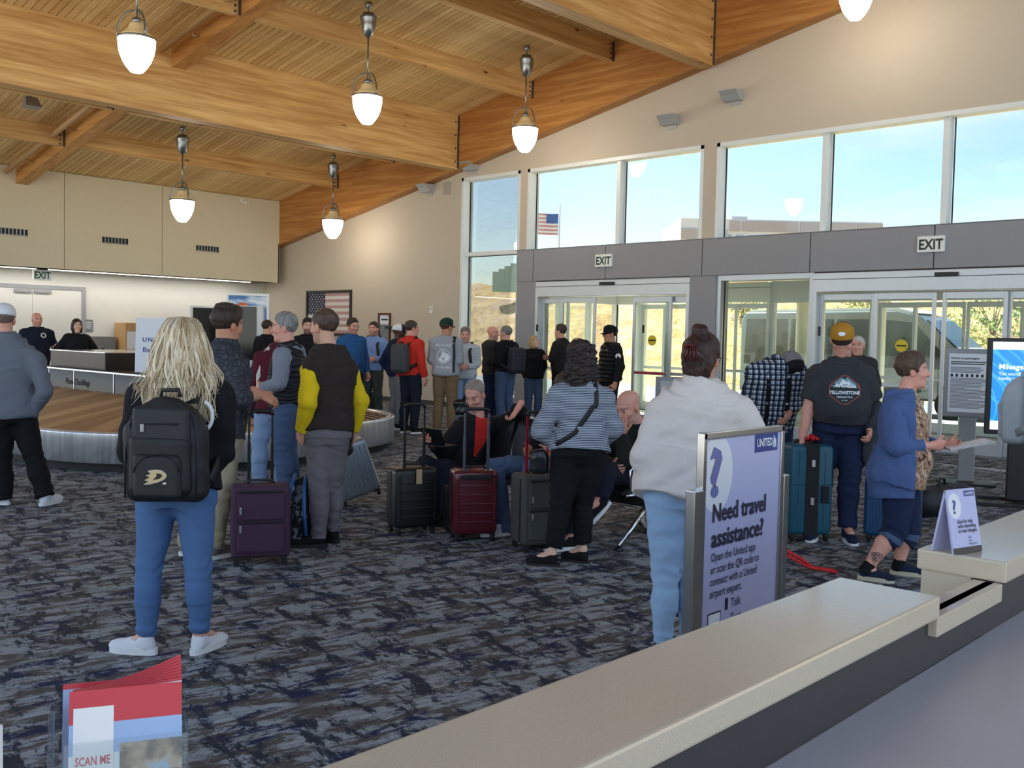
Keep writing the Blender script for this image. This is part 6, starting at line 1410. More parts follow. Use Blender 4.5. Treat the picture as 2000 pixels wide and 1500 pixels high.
# ================================================================== THE CROWD
cloth('denim_mid', (84, 116, 160), scale=110); cloth('denim_light', (136, 160, 194), scale=110); cloth('denim_pale', (150, 180, 212), scale=110); cloth('denim_dark', (30, 42, 70), scale=110); cloth('denim_blue', (74, 94, 124), scale=110)
cloth('black_knit', (22, 23, 26)); cloth('black_trouser', (19, 20, 23)); cloth('navy_trouser', (26, 32, 46)); cloth('khaki', (164, 152, 128)); cloth('khaki_brown', (122, 100, 72)); cloth('grey_trouser', (112, 108, 110)); cloth('slate_trouser', (120, 124, 126)); cloth('green_trouser', (66, 72, 70))
cloth('grey_pullover', (108, 114, 124), var=.2, scale=140); cloth('brown_hoodie', (50, 42, 38)); cloth('yellow_sleeve', (228, 194, 26), var=.06); cloth('cream_sweater', (214, 206, 200), var=.05); cloth('maroon', (88, 28, 42)); cloth('white_stripe', (222, 220, 214)); cloth('grey_sleeve', (128, 134, 146)); cloth('navy_tee', (26, 32, 50)); cloth('blue_pullover', (44, 92, 144)); cloth('sky_hoodie', (128, 156, 204)); cloth('navy_jacket', (22, 32, 62)); cloth('red_jacket', (206, 52, 40)); cloth('heather_grey', (160, 164, 170), var=.12, scale=200); cloth('stripe_pale', (186, 192, 196)); cloth('dark_sweater', (58, 58, 58)); cloth('brown_jacket', (40, 38, 38)); cloth('red_scarf', (150, 44, 44)); cloth('red_shirt', (206, 48, 42)); cloth('olive_black', (32, 36, 32)); cloth('cardigan_blue', (78, 100, 146), var=.1); cloth('charcoal_tee', (56, 58, 62), var=.22, scale=240); cloth('grey_coat', (168, 176, 182)); cloth('purple_jacket', (62, 36, 56)); cloth('rain_jacket', (58, 60, 66))
mat('puffer_black', (18, 18, 20), .35, var=.15, scale=20, bump=.1)
cloth('shoe_white', (226, 230, 234), var=.04); cloth('shoe_black', (24, 24, 26)); cloth('shoe_brown', (72, 58, 48)); cloth('shoe_navy', (30, 40, 62)); cloth('shoe_grey', (118, 110, 104)); cloth('sock_black', (20, 20, 22))
def pattern(name, fn):
    m = bpy.data.materials.new(name); t, p = nodes_of(m); tcn = N(t, 'ShaderNodeTexCoord'); p.inputs['Roughness'].default_value = .85; p.inputs['Specular IOR Level'].default_value = .25
    fn(t, p, t.links.new, tcn.outputs['Object']); MATS[name] = m; return m
def ramp2(t, L, fac, p0, p1, c0, c1):
    r = N(t, 'ShaderNodeValToRGB'); e = r.color_ramp.elements; e[0].position = p0; e[1].position = p1; e[0].color = (*srgb(*c0), 1); e[1].color = (*srgb(*c1), 1); L(fac, r.inputs['Fac']); return r.outputs['Color']
def _stripes(t, p, L, o):
    w = N(t, 'ShaderNodeTexWave', Scale=27.0, Distortion=2.2, Detail__Scale=.5, _bands_direction='Z'); L(o, w.inputs['Vector']); L(ramp2(t, L, w.outputs['Fac'], .42, .58, (44, 54, 80), (186, 192, 200)), p.inputs['Base Color'])
pattern('navy_stripes', _stripes)
def _plaid(t, p, L, o):
    a = math.radians(-YAW*57.3); mp_ = N(t, 'ShaderNodeMapping', Rotation=(0, 0, YAW)); L(o, mp_.inputs['Vector'])
    cols = []
    for dr, sc in (('X', 7.0), ('Z', 7.0)):
        w = N(t, 'ShaderNodeTexWave', Scale=sc, Distortion=.5, _bands_direction=dr); L(mp_.outputs[0], w.inputs['Vector']); w2 = N(t, 'ShaderNodeTexWave', Scale=sc*2, Distortion=.5, Phase__Offset=1.2, _bands_direction=dr); L(mp_.outputs[0], w2.inputs['Vector'])
        cols.append(ramp2(t, L, w.outputs['Fac'], .35, .6, (70, 92, 118), (236, 238, 240))); cols.append(ramp2(t, L, w2.outputs['Fac'], .05, .14, (60, 66, 74), (255, 255, 255)))
    cur = cols[0]
    for c in cols[1:]:
        mx = N(t, 'ShaderNodeMixRGB', _blend_type='MULTIPLY', Fac=.9); L(cur, mx.inputs[1]); L(c, mx.inputs[2]); cur = mx.outputs[0]
    L(cur, p.inputs['Base Color'])
pattern('plaid', _plaid)
def _quilt(t, p, L, o):
    v = N(t, 'ShaderNodeTexVoronoi', Scale=26.0, _feature='DISTANCE_TO_EDGE'); L(o, v.inputs['Vector']); L(ramp2(t, L, v.outputs['Distance'], 0, .3, (44, 46, 52), (70, 73, 80)), p.inputs['Base Color']); b = N(t, 'ShaderNodeBump', Strength=.7, Distance=.01); L(v.outputs['Distance'], b.inputs['Height']); L(b.outputs[0], p.inputs['Normal'])
pattern('charcoal_quilt', _quilt)
def _vestq(t, p, L, o):
    w = N(t, 'ShaderNodeTexWave', Scale=7.0, Distortion=7.0, Detail=1.0, Detail__Scale=1.2, _bands_direction='Z'); L(o, w.inputs['Vector']); L(ramp2(t, L, w.outputs['Fac'], .0, .5, (26, 28, 32), (44, 47, 52)), p.inputs['Base Color']); p.inputs['Roughness'].default_value = .55; b = N(t, 'ShaderNodeBump', Strength=.8, Distance=.02); L(w.outputs['Fac'], b.inputs['Height']); L(b.outputs[0], p.inputs['Normal'])
pattern('vest_quilt', _vestq)
def _puff(t, p, L, o):
    w = N(t, 'ShaderNodeTexWave', Scale=4.5, Distortion=.6, _bands_direction='Z'); L(o, w.inputs['Vector']); L(ramp2(t, L, w.outputs['Fac'], 0, 1, (14, 14, 16), (34, 35, 38)), p.inputs['Base Color']); p.inputs['Roughness'].default_value = .35; b = N(t, 'ShaderNodeBump', Strength=.9, Distance=.03); L(w.outputs['Fac'], b.inputs['Height']); L(b.outputs[0], p.inputs['Normal'])
pattern('puffer_black', _puff)
def _blouse(t, p, L, o):
    n = N(t, 'ShaderNodeTexNoise', Scale=13.0, Detail=6.0, Distortion=2.2); L(o, n.inputs['Vector']); r = N(t, 'ShaderNodeValToRGB'); e = r.color_ramp.elements; e[0].position = .36; e[0].color = (*srgb(70, 44, 40), 1); e[1].position = .66; e[1].color = (*srgb(214, 190, 158), 1)
    for q, c in ((.44, (176, 144, 116)), (.5, (118, 84, 66)), (.56, (196, 168, 138))): x = e.new(q); x.color = (*srgb(*c), 1)
    L(n.outputs['Fac'], r.inputs['Fac']); L(r.outputs['Color'], p.inputs['Base Color'])
pattern('blouse_print', _blouse)
def _thin(t, p, L, o):
    w = N(t, 'ShaderNodeTexWave', Scale=16.0, Distortion=.8, _bands_direction='Z'); L(o, w.inputs['Vector']); L(ramp2(t, L, w.outputs['Fac'], .3, .6, (150, 160, 168), (214, 218, 220)), p.inputs['Base Color'])
pattern('pale_stripes', _thin)

POCK = (('R', None), ('L', None))
def strap(pts, w, m, parent, name='strap', th=.006):
    """flat webbing that follows the points; points carry their own normals"""
    mb = MB(); v = []
    for i, (p, n) in enumerate(pts):
        a = np.array(pts[max(i-1, 0)][0]); b = np.array(pts[min(i+1, len(pts)-1)][0]); d = unit(b-a); n = unit(n); x = unit(np.cross(d, n)); p = np.array(p)
        v += [p-x*w/2, p+x*w/2, p+x*w/2+n*th, p-x*w/2+n*th]
    f = []
    for i in range(len(pts)-1):
        for k in range(4): f.append((4*i+k, 4*i+(k+1) % 4, 4*i+4+(k+1) % 4, 4*i+4+k))
    f += [(0, 3, 2, 1), tuple(4*(len(pts)-1)+k for k in range(4))]
    mb.add(v, f, True); return mb.build(name, m, parent)
def strap_on(q, garment, pts, w, m, parent, name='strap', th=.006, org=None, n=14):
    """webbing laid on a garment: the points are dropped onto the cloth along their normals"""
    me = q.garments[garment].data; bv = BVHTree.FromPolygons([v.co[:] for v in me.vertices], [tuple(p.vertices) for p in me.polygons]); out = []; org = np.zeros(3) if org is None else org
    for t in np.linspace(0, len(pts)-1, n):
        i = min(int(t), len(pts)-2); u = t-i; p = np.array(pts[i][0])*(1-u)+np.array(pts[i+1][0])*u; nn = unit(np.array(pts[i][1])*(1-u)+np.array(pts[i+1][1])*u)
        hit = bv.ray_cast(Vector(tuple(p+nn*.25)), Vector(tuple(-nn)), .5)
        out.append(((np.array(hit[0])+nn*.005 if hit[0] is not None else p)-org, nn))
    return strap(out, w, m, parent, name, th)
def backpack(q, label, m, w=.15, d=.085, h=.24, up=-.14, detail=False, strap_m='bag_black', back=.04, one=None, side=0.0, front=True, drop=.0):
    """rucksack on the back of person q"""
    k = q.s; n = q.j['neck']; R = unit(q.j['shR']-q.j['shL']); U = unit(n-q.j['pel']); B = -unit(np.cross(U, R))
    st = q.stations(.4, .8); tb = max(s_[2] for s_ in st)
    c = n+U*(up-h)*k+B*(tb+.035+d+back*.3)+R*side; e = empty('backpack', tuple(q.g+c)); tag(e, label, 'backpack'); M = [R, B, U]
    P = [rbox((0, 0, 0), (w, d, h), M, .07), rbox(tuple(U*-.04), (w*1.02, d*1.0, h*.8), M, .07)]
    if detail: P = [rbox(tuple(U*-h*.22), (w, d, h*.78), M, .065), ell(tuple(U*h*.30), (w*.86, d*.96, h*.70), M), rbox(tuple(U*h*.2), (w*.8, d*.85, h*.6), M, .06)]
    sdf_obj('main_compartment', P, min(.012, q.vox), m, e, wr=.005, sc=(13, 13, 13))
    if front: sdf_obj('front_pocket', [rbox(tuple(B*d*.95-U*h*.28), (w*.74, .04, h*.55), M, .035)], min(.012, q.vox), m, e, wr=.004)
    T = U*h*.98-B*d*.3
    MB().tube([tuple(T-R*.045), tuple(T-R*.04+U*.035), tuple(T+R*.04+U*.035), tuple(T+R*.045)], .010, 8).build('haul_loop', strap_m, e)
    for nm, sg in (('R', 1), ('L', -1)):
        if one and nm != one: continue
        sh = q.j['sh'+nm]-c; a = U*h*.85-B*d+R*sg*w*.45; topp = sh*.62+(n-c)*.38+U*.085*k; fr = sh*.72+(n-c)*.28-B*.135*k*(1+.3*q.fat)-U*.07*k; low = fr-U*.20*k+R*sg*.03; end = R*sg*(w*1.0)-U*h*.65-B*d*.6
        und = R*sg*(q.stations(.45, .6)[0][1]+.04)-B*(d+.10)-U*h*.35
        strap([(a, B), (topp, U), (fr, -B), (low, -B), (und, R*sg), (end, B*.3+R*sg)], .055 if detail else .05, strap_m, e, 'shoulder_strap', .012)
    return e, c, M
# ---------- blonde woman with the black backpack
q = Person('blonde long haired woman in jeans wearing a black backpack', (334, 1278), 1.70, 2, 'f', fat=.22, stance=.16, J=dict(neck=(352, 738), head=(356, 678), shL=(276, 778, 0), shR=(424, 775, 0), elL=(256, 880, .02), elR=(432, 882, .02), wrL=(300, 925, .24), wrR=(400, 925, .24), pel=(345, 955), hipL=(308, 972), hipR=(380, 972), knL=(291, 1108, -.02), knR=(388, 1106, -.02), anL=(285, 1246, 0), anR=(390, 1238, .03)), vox=.010)
q.footdir = {'L': math.radians(-62), 'R': math.radians(38)}
q.body(hands=(('R', dict(curl=.6)), ('L', dict(curl=.6)))); q.top('black_knit', hem=.02, infl=.026, sleeve=.98, name='jacket', wr=.009, loose=.01); q.pants('denim_mid', infl=.006, wr=.004, thigh=.096, leg=.98); q.shoes('shoe_white', 'sole_white', sole_h=.035)
blonde = q
bk, bc_, bM = backpack(q, 'black backpack with a small emblem worn by the blonde woman', 'bag_black', .195, .08, .25, -.10, True, back=.06, side=.035)
R_, B_, U_ = bM
mat('bag_black2', (32, 34, 37), .6, var=.2, scale=60); mat('gold', (206, 186, 132), .5); mat('orange_edge', (206, 112, 40), .5); mat('logo_white', (228, 226, 216), .5); mat('varsity_white', (226, 226, 222), .7)
sdf_obj('middle_panel', [rbox(tuple(B_*.075+U_*.04), (.135, .03, .165), bM, .03)], .010, 'bag_black2', bk, wr=.003); sdf_obj('lower_pocket', [rbox(tuple(B_*.11-U_*.12), (.112, .028, .105), bM, .026)], .009, 'bag_black', bk, wr=.002)
for s_ in (-1, 1): MB().tube([tuple(R_*s_*.165+B_*.07-U_*.22), tuple(R_*s_*.17+B_*.072), tuple(R_*s_*.15+B_*.068+U_*.15), tuple(R_*s_*.07+B_*.066+U_*.215)], .0045, 6).build('piping', 'bag_black2', bk)
MB().tube([tuple(R_*(.11*math.cos(a))+B_*.137+U_*(-.12+.105*math.sin(a))) for a in np.linspace(.2, math.pi-.2, 12)], .0035, 6).build('zipper', 'zip_black', bk)
MB().tube([tuple(R_*-.075+B_*.109+U_*.125), tuple(R_*.085+B_*.109+U_*.12)], .004, 6).build('zipper', 'zip_black', bk); MB().box(-.007, .007, -.004, .004, -.035, 0).build('zip_pull', 'zip_metal', bk).location = tuple(R_*-.08+B_*.113+U_*.125)
def emb(nm, pts, m, d): return MB().prism(pts, d-.0015, d, (Vector(tuple(B_*.1395-U_*.12)), Vector(tuple(R_)), Vector(tuple(U_)), Vector(tuple(B_)))).build(nm, m, bk)
# webbed D shaped emblem: three toes at the left running into a rounded bill
web = [(-.05, -.030), (-.028, -.016), (-.046, -.012), (-.024, .000), (-.042, .008), (-.020, .012), (-.034, .026), (-.002, .030), (.026, .026), (.044, .012), (.046, .0), (.034, -.012), (.008, -.022), (-.02, -.028)]
emb('emblem_edge', [(x*1.1, y*1.14) for x, y in web], 'logo_white', .001); emb('emblem_rim', [(x*1.03, y*1.05) for x, y in web], 'orange_edge', .0016); emb('emblem', web, 'gold', .0022); emb('emblem_slot', [(-.012, -.014), (.018, -.008), (.032, .004), (.024, .014), (.002, .018), (.006, .006)], 'bag_black', .0028); emb('emblem_tab', [(.034, -.034), (.05, -.034), (.05, -.026), (.034, -.026)], 'logo_white', .002)
# jacket lettering half hidden by the hair
mb = MB(); c_ = q.j['shR']*.62+q.j['neck']*.38-q.fw*.16-q.up*.12
MB().tube([tuple(c_+q.rt*.045*math.cos(a)+q.up*.07*math.sin(a)) for a in np.linspace(-1.3, 1.4, 9)], .011, 6).build('jacket_print', 'varsity_white', q.garments['jacket'])
# long hair: a core plus many tapering locks
q.hair((190, 168, 130), 'long', (140, 116, 86), thick=.008, wr=.004)
rg = np.random.default_rng(3); LV, LF, LC = [], [], []; hj = q.j['head']
for i in range(1150):
    kc = i % 90; rc = np.random.default_rng(500+kc); a = -1.85+3.7*(kc+.5)/90+rg.normal()*.045; r0 = rc.uniform(.0, 1.0); Lc = rc.uniform(.15, .28); sc_ = .105+.05*rc.random()+.015*rc.normal(); wph = rc.uniform(0, 6.3)
    side = math.sin(a); back = math.cos(a)
    p0 = np.array([side*.03+.006*rg.normal(), .02-.06*rg.random(), .142]); p1 = np.array([side*(.116+.006*rg.random()), -.03-.12*max(back, -.3), .10+.02*rg.normal()]); L = (Lc+.02*rg.normal())*(1 if back > .1 else .85)
    spread = side*sc_+.007*rg.normal(); p2 = np.array([side*.122+.006*rg.normal(), -.05-.10*max(back, -.2), -.05]); p3 = np.array([spread, -.085-.09*max(back, -.1)+.018*rg.normal(), -.06-L*.55]); p4 = np.array([spread*1.12+.010*rg.normal(), -.10-.085*max(back, 0)+.012*rg.normal(), -.06-L])
    pts = []; ctrl = [p0, p1, p2, p3, p4]; n = 12
    for t in np.linspace(0, 1, n):
        b = [math.comb(4, k_)*t**k_*(1-t)**(4-k_) for k_ in range(5)]; pp = sum(w_*c for w_, c in zip(b, ctrl)); wv = .022*t*math.sin(t*10+wph); pp = pp+np.array([wv, .01*t*math.sin(t*11+i % 13), 0]); pts.append((pp*q.hs)@q.HM+hj)
    wd = rg.uniform(.003, .0075); br = rg.uniform(0, 1); c1 = lin((244, 232, 204))*(1-br)+lin((182, 154, 114))*br; c0 = lin((128, 104, 76))
    base = sum(len(x) for x in LV); vv = []
    for t, p in zip(np.linspace(0, 1, n), pts):
        r_ = wd*(1-t**3)+.0012; ou = unit((p-hj)*np.array([1, 1, .15])); tn_ = unit(np.cross(ou, q.up)); vv += [p-tn_*r_, p+ou*r_*.7, p+tn_*r_, p-ou*r_*.5]
        LC.append(np.tile(c0*(max(0, .45-t*1.6))+c1*(1-max(0, .45-t*1.6)), (4, 1)))
    LV.append(np.array(vv))
    for j_ in range(n-1):
        for k_ in range(4): LF.append((base+4*j_+k_, base+4*j_+(k_+1) % 4, base+4*j_+4+(k_+1) % 4, base+4*j_+4+k_))
lk_ = obj('hair_locks', np_mesh('hair_locks', np.concatenate(LV), np.array(LF), np.concatenate(LC)), 'hair', q.root); lk_['kind'] = 'stuff'
# ---------- man in the white cap
q = Person('man in a white cap and grey pullover beside the carousel', (50, 986), 1.83, -4, fat=.3, wide=1.04, stance=.24, arms='pocket', skin='pink', J=dict(neck=(14, 660), head=(8, 626), shL=(-52, 700), shR=(70, 704), elR=(88, 765, -.05), wrR=(66, 800, .04), pel=(22, 808), anL=(8, 975), anR=(88, 970)), headyaw=12)
q.footdir = {'R': math.radians(40), 'L': math.radians(-30)}
q.body(hands=POCK); q.top('grey_pullover', hem=-.06, infl=.02, name='pullover', collar=.05, loose=.012, wr=.009); q.pants('black_trouser', infl=.024, wr=.008, flare=.012); q.shoes('shoe_white', 'sole_white'); q.hair((120, 104, 92), 'short', thick=.006); q.cap((236, 236, 238), (230, 232, 236), (236, 236, 238))
# ---------- man in the charcoal quilted pullover
q = Person('man in a charcoal quilted pullover and khaki trousers with outstretched arm', (395, 1086), 1.82, 38, fat=.15, stance=.13, skin='tan', J=dict(neck=(440, 680), head=(444, 636), shL=(412, 728, .1), shR=(466, 735, -.1), elR=(470, 780, -.30), wrR=(511, 771, -.17), elL=(404, 800, .12), wrL=(410, 822, .32), pel=(425, 838), knR=(430, 960, -.05), knL=(395, 960, .05), anR=(418, 1070, -.08), anL=(362, 1066, .05)), headyaw=18, headpitch=-6)
q.body(hands=(('R', dict(curl=.35, d=(.5, .8, -.45), n=(-.6, .3, -.6))), ('L', {})), bare='a', vox=.014); q.top('charcoal_quilt', hem=-.06, infl=.02, sleeve=.74, name='pullover', collar=.07, wr=.008, loose=.008); q.pants('khaki', infl=.022, wr=.009); q.shoes('shoe_grey', 'sole_white'); q.hair((62, 48, 38), 'quiff', (44, 34, 28), thick=.014)
# ---------- grey haired man in the quilted vest
q = Person('grey haired man in a dark quilted vest in profile', (560, 985), 1.79, -72, fat=.3, arms='front', skin='pink', J=dict(neck=(566, 680), head=(556, 642), elL=('l', -.25, .0, 1.13), elR=('l', .25, .0, 1.13)), headyaw=-8)
q.body(hands=(('R', dict(curl=.4)), ('L', dict(curl=.4))), face=dict(brow=(130, 124, 118), nose=1.05)); q.top('grey_sleeve', hem=-.0, infl=.012, name='shirt', hood=.04, sl_infl=.02); q.top('vest_quilt', hem=-.08, infl=.030, sleeve=0, arms='', name='vest', collar=.06, wr=.006, subs=[cone(q.j['sh'+z_]+(q.j['el'+z_]-q.j['sh'+z_])*.18, q.j['el'+z_], .078, .085) for z_ in 'RL']); q.pants('denim_blue', infl=.018, wr=.008); q.shoes('shoe_white', 'sole_white'); q.hair((152, 150, 146), 'tall', (112, 110, 108), thick=.011)
# ---------- maroon pullover behind him
q = Person('man in a maroon pullover with a white shoulder stripe', None, 1.78, 4, fat=.2, xy=tuple(fl(528, 962)[:2]), skin='tan', J=dict(neck=(546, 680), head=(556, 636), shL=(512, 702, -.02), shR=(580, 702, .02), elL=(494, 745, -.04), wrL=(508, 785, .16), pel=(540, 800)))
q.body(hands=(('R', {}), ('L', {}))); o = q.top('maroon', hem=-.06, infl=.022, name='pullover', wr=.009, collar=.05); q.pants('denim_light', infl=.02, wr=.01); q.shoes('shoe_white', 'sole_white'); q.hair((90, 80, 72), 'short')
a_, b_, c_ = q.j['neck'], q.j['shL'], q.j['elL']; strap([(a_*.6+b_*.4+q.up*.075-q.fw*.05, q.up-q.fw), (a_*.25+b_*.75+q.up*.045-q.fw*.075, -q.fw+q.up), (b_*.75+c_*.25-q.fw*.085+q.rt*.03, -q.fw), (b_*.3+c_*.7-q.fw*.082+q.rt*.035, -q.fw), (c_-q.fw*.07+q.rt*.06-q.up*.05, -q.fw), (c_-q.fw*.04+q.rt*.09-q.up*.13, -q.fw)], .045, 'white_stripe', o, 'stripe', .006)
pj = empty('jacket', tuple(q.g+q.j['wrL'])); tag(pj, 'purple jacket carried over the arm of the maroon pullover', 'jacket'); w0 = at(489, 745, q.g)-q.g-q.j['wrL']; sdf_obj('drape', [cone(tuple(w0+q.up*.06), tuple(w0-q.up*.10), .085, .075), cone(tuple(w0*.6-q.up*.1), tuple(w0*.7-q.up*.26), .07, .05)], .012, 'purple_jacket', pj, wr=.014, sc=(24, 24, 12))
# ---------- man with yellow sleeves
q = Person('man in a dark brown hoodie with bright yellow sleeves', (640, 1066), 1.80, -34, skin='light', stance=.08, J=dict(neck=(642, 682), head=(633, 640), shL=(606, 724, -.11), shR=(680, 724, .10), elL=(602, 786, -.19), wrL=(590, 842, -.07), elR=(702, 780, .14), wrR=(690, 842, .2), pel=(640, 842), hipL=(624, 852), hipR=(656, 852), knL=(622, 955, -.03), knR=(650, 950, .1), anL=(622, 1052, -.05), anR=(650, 1036, .12)), headyaw=-10)
q.footdir = {'L': math.radians(-55), 'R': math.radians(-5)}
q.body(hands=(('R', dict(curl=.7)), ('L', dict(curl=.7))), face=dict(beard=.25)); q.top('brown_hoodie', hem=.0, infl=.024, sleeve_mat='yellow_sleeve', name='hoodie', hood=.042, loose=.006, wr=.008, sl_infl=.022, sleeve=.99); q.pants('grey_trouser', infl=.015, wr=.007); q.shoes('shoe_black', 'sole_dark', high=True); q.hair((92, 74, 60), 'short', (70, 54, 44), thick=.008)
hb = empty('hip_bag', tuple(q.g+q.Lr(.18, .12, .80))); tag(hb, 'black pouch bag hanging at the hip of the yellow sleeved man', 'bag'); sdf_obj('body', [ell((0, 0, .03), (.10, .10, .13)), ell((0.02, 0, -.08), (.09, .09, .08))], .012, 'bag_black', hb, wr=.010, sc=(20, 20, 20)); MB().tube([(0, 0, .12), tuple(q.Lr(-.03, -.04, .30)), tuple(q.Lr(-.1, -.06, .5))], .008, 6).build('strap', 'bag_black', hb)
# ---------- woman in the striped jacket
q = Person('dark curly haired woman in a navy striped jacket and black trousers', (1100, 1102), 1.62, -14, 'f', fat=.3, skin='fair', J=dict(neck=(1136, 752), head=(1132, 706), shL=(1090, 772, 0), shR=(1180, 778, .04), elL=(1054, 842, -.05), wrL=(1082, 866, .02), elR=(1200, 838, .05), wrR=(1178, 862, .14), pel=(1132, 882), hipL=(1108, 892), hipR=(1152, 892), knL=(1094, 995, -.03), knR=(1136, 985, .08), anL=(1078, 1082, -.06), anR=(1138, 1074, .06)), headyaw=-10)
q.footdir = {'L': math.radians(-66), 'R': math.radians(-40)}
q.body(hands=(('R', {}), ('L', dict(curl=.5, d=(.9, .35, -.15), n=(.1, .8, -.4)))), bare='', vox=.014); q.top('navy_stripes', hem=.0, infl=.02, name='jacket', wr=.007, flare=.02, collar=.03); q.pants('black_trouser', infl=.02, leg=.93, wr=.007, thigh=.094); q.shoes('shoe_black', 'sole_dark', sole_h=.02); q.hair((34, 27, 26), 'curly', (56, 44, 40), wr=.006)
hd_ = empty('handbag', tuple(q.g+at(1053, 900, q.g)-q.g)); tag(hd_, 'small black handbag on the hip of the striped jacket woman', 'handbag'); n_b = unit(q.g*np.array([1, 1, 0])); Mb = [q.rt, q.fw, q.up]
sdf_obj('body', [rbox((0, 0, 0), (.055, .03, .085), Mb, .03), rbox((0, 0, -.02), (.062, .036, .07), Mb, .03)], .009, 'bag_gloss', hd_, wr=.004); MB().tube([tuple(q.Lr(.0, -.036, .06)), tuple(q.Lr(-.015, -.038, -.03))], .003, 6).build('zipper', 'zip_metal', hd_)
p0 = np.array(hd_.location)-q.g
strap_on(q, 'jacket', [(x, n) for x, n in ((q.j['pel']-q.rt*.17+q.up*.06-q.fw*.05, -q.fw-q.rt), (q.j['pel']-q.rt*.06+q.up*.16-q.fw*.145, -q.fw), (q.j['pel']+q.rt*.06+q.up*.33-q.fw*.16, -q.fw), (q.j['neck']*.55+q.j['shR']*.45-q.up*.10-q.fw*.125, -q.fw), (q.j['neck']*.5+q.j['shR']*.5+q.up*.068-q.fw*.02, q.up))], .032, 'bag_black', hd_, 'shoulder_strap', .006, p0)
# ---------- woman with the bun
q = Person('woman in a cream sweater and pale jeans with pinned up hair', (1300, 1290), 1.62, 12, 'f', fat=.62, wide=1.1, skin='tan', vox=.010, J=dict(neck=(1376, 752), head=(1372, 702), shL=(1290, 812, 0), shR=(1446, 806, .0), elL=(1258, 890, -.03), elR=(1488, 890, -.02), wrL=(1318, 925, .22), wrR=(1430, 925, .24), pel=(1330, 960), hipL=(1303, 980), hipR=(1365, 980), knL=(1300, 1120, 0), knR=(1350, 1120, .05), anL=(1295, 1255, -.02), anR=(1345, 1250, .06)), headyaw=14)
q.body(hands=(('R', {}), ('L', {}))); q.top('cream_sweater', hem=-.01, infl=.026, name='sweater', wr=.011, loose=.014, sleeve=.95, collar=.03); q.pants('denim_pale', infl=.008, wr=.006, thigh=.098); q.shoes('shoe_white', 'sole_white'); q.hair((40, 27, 25), 'bun', (66, 42, 36), wr=.006, thick=.014, sc=(60, 60, 30)); q.glasses()
mat('claw', (84, 24, 26), .3)
cl = MB()
for k_ in range(5): a = k_*.28-.5; cl.tube([q.hp((-.03+.012*k_, -.128, .07)), q.hp((-.04+.02*k_, -.142, .03)), q.hp((-.035+.018*k_, -.126, -.01))], .0045, 6)
cl.tube([q.hp((-.035, -.132, .07)), q.hp((.02, -.134, .07))], .006, 6); cl.build('hair_claw', 'claw', q.root)
# ---------- man in the plaid shirt
q = Person('man in a plaid shirt with black suspenders bending over', None, 1.74, 168, xy=tuple((fl(1498, 1022))[:2]), fat=.35, skin='pink', lean=24, arms='front', J=dict(head=(1541, 718, -.22), elR=(1452, 815, .02), wrR=(1478, 850, -.12)), headpitch=-55, headyaw=-20)
q.body(hands=(('R', dict(curl=.5)), ('L', dict(curl=.5))), face=dict(beard=.55, stubble=(150, 146, 142), brow=(150, 146, 140))); o = q.top('plaid', hem=-.04, infl=.022, name='shirt', sleeve=.93, wr=.008, loose=.01, collar=.03); q.pants('denim_dark', infl=.02); q.shoes('shoe_black', 'sole_dark'); q.cap((20, 20, 22), (122, 120, 122), (18, 18, 20), emblem='card_white')
for sg in (-1, 1):
    pts = []; st = q.stations(0, .95, .045)
    for (c, w, d, la, fa) in st: x = min(.085, w*.55); dd_ = d*math.sqrt(max(.1, 1-(x/w)**2)); pts.append((c+la*sg*x+fa*(dd_+.004), fa))
    pts.append((q.j['neck']*.45+q.j['sh'+('R' if sg > 0 else 'L')]*.55+q.up*.085, q.up)); s_ = strap(pts, .038, 'black_trouser', q.root, 'suspender', .005)
    p_, n_ = pts[2]; MB().box(-.022, .022, -.004, .004, -.008, .008).build('clip', 'zip_metal', s_).location = tuple(np.array(p_)+n_*.01)
# ---------- man in the park T-shirt
q = Person('man in a charcoal printed T-shirt and mustard cap looking down', (1632, 1052), 1.80, 176, fat=.62, wide=1.02, skin='pink', stance=.15, J=dict(neck=(1645, 706), head=(1645, 665, -.06), shR=(1596, 732, 0), shL=(1688, 732, 0), elR=(1580, 800, .0), wrR=(1567, 856, -.06), elL=(1708, 800, .04), wrL=(1700, 840, -.14), pel=(1640, 822), anR=(1590, 1040), anL=(1655, 1030, -.08)), headpitch=-15, headyaw=6)
q.body(hands=(('R', dict(curl=.95, d=(0, .1, -1), n=(-1, .2, 0))), ('L', dict(curl=.6))), bare='a', vox=.012, face=dict(fatf=.8, beard=.15)); q.top('charcoal_tee', hem=.04, infl=.022, sleeve=.36, name='tshirt', wr=.008, collar=.02, sl_infl=.02, vox=.010); q.pants('denim_dark', infl=.022, wr=.009, waist=.14); q.shoes('shoe_navy', 'sole_white'); q.hair((80, 66, 56), 'short', thick=.005); q.cap((176, 128, 44), (44, 38, 34), (40, 30, 26), emblem='card_white')
tm = q
st0 = q.stations(.08, .12, .008)[0]; bl_ = MB(); pts = [tuple(st0[0]+st0[3]*(st0[1]+.004)*math.cos(a)+st0[4]*(st0[2]+.004)*math.sin(a)) for a in np.linspace(0, 2*math.pi, 33)]; bl_.tube(pts, .013, 6, cap=False); bl_.build('belt', 'bag_black', q.garments['trousers'])
mat('park_teal', (120, 160, 172), .7); mat('park_snow', (226, 232, 234), .7); mat('park_dark', (26, 38, 44), .7); mat('park_rust', (176, 84, 66), .7)
HX = [(-.115, .03), (-.02, .108), (.02, .108), (.115, .03), (.115, -.045), (.02, -.112), (-.02, -.112), (-.115, -.045)]
def poly_item(pts, m, nm, off): return (np.array([(a, b, 0) for a, b in pts]), [tuple(range(len(pts)))], m, nm, off)
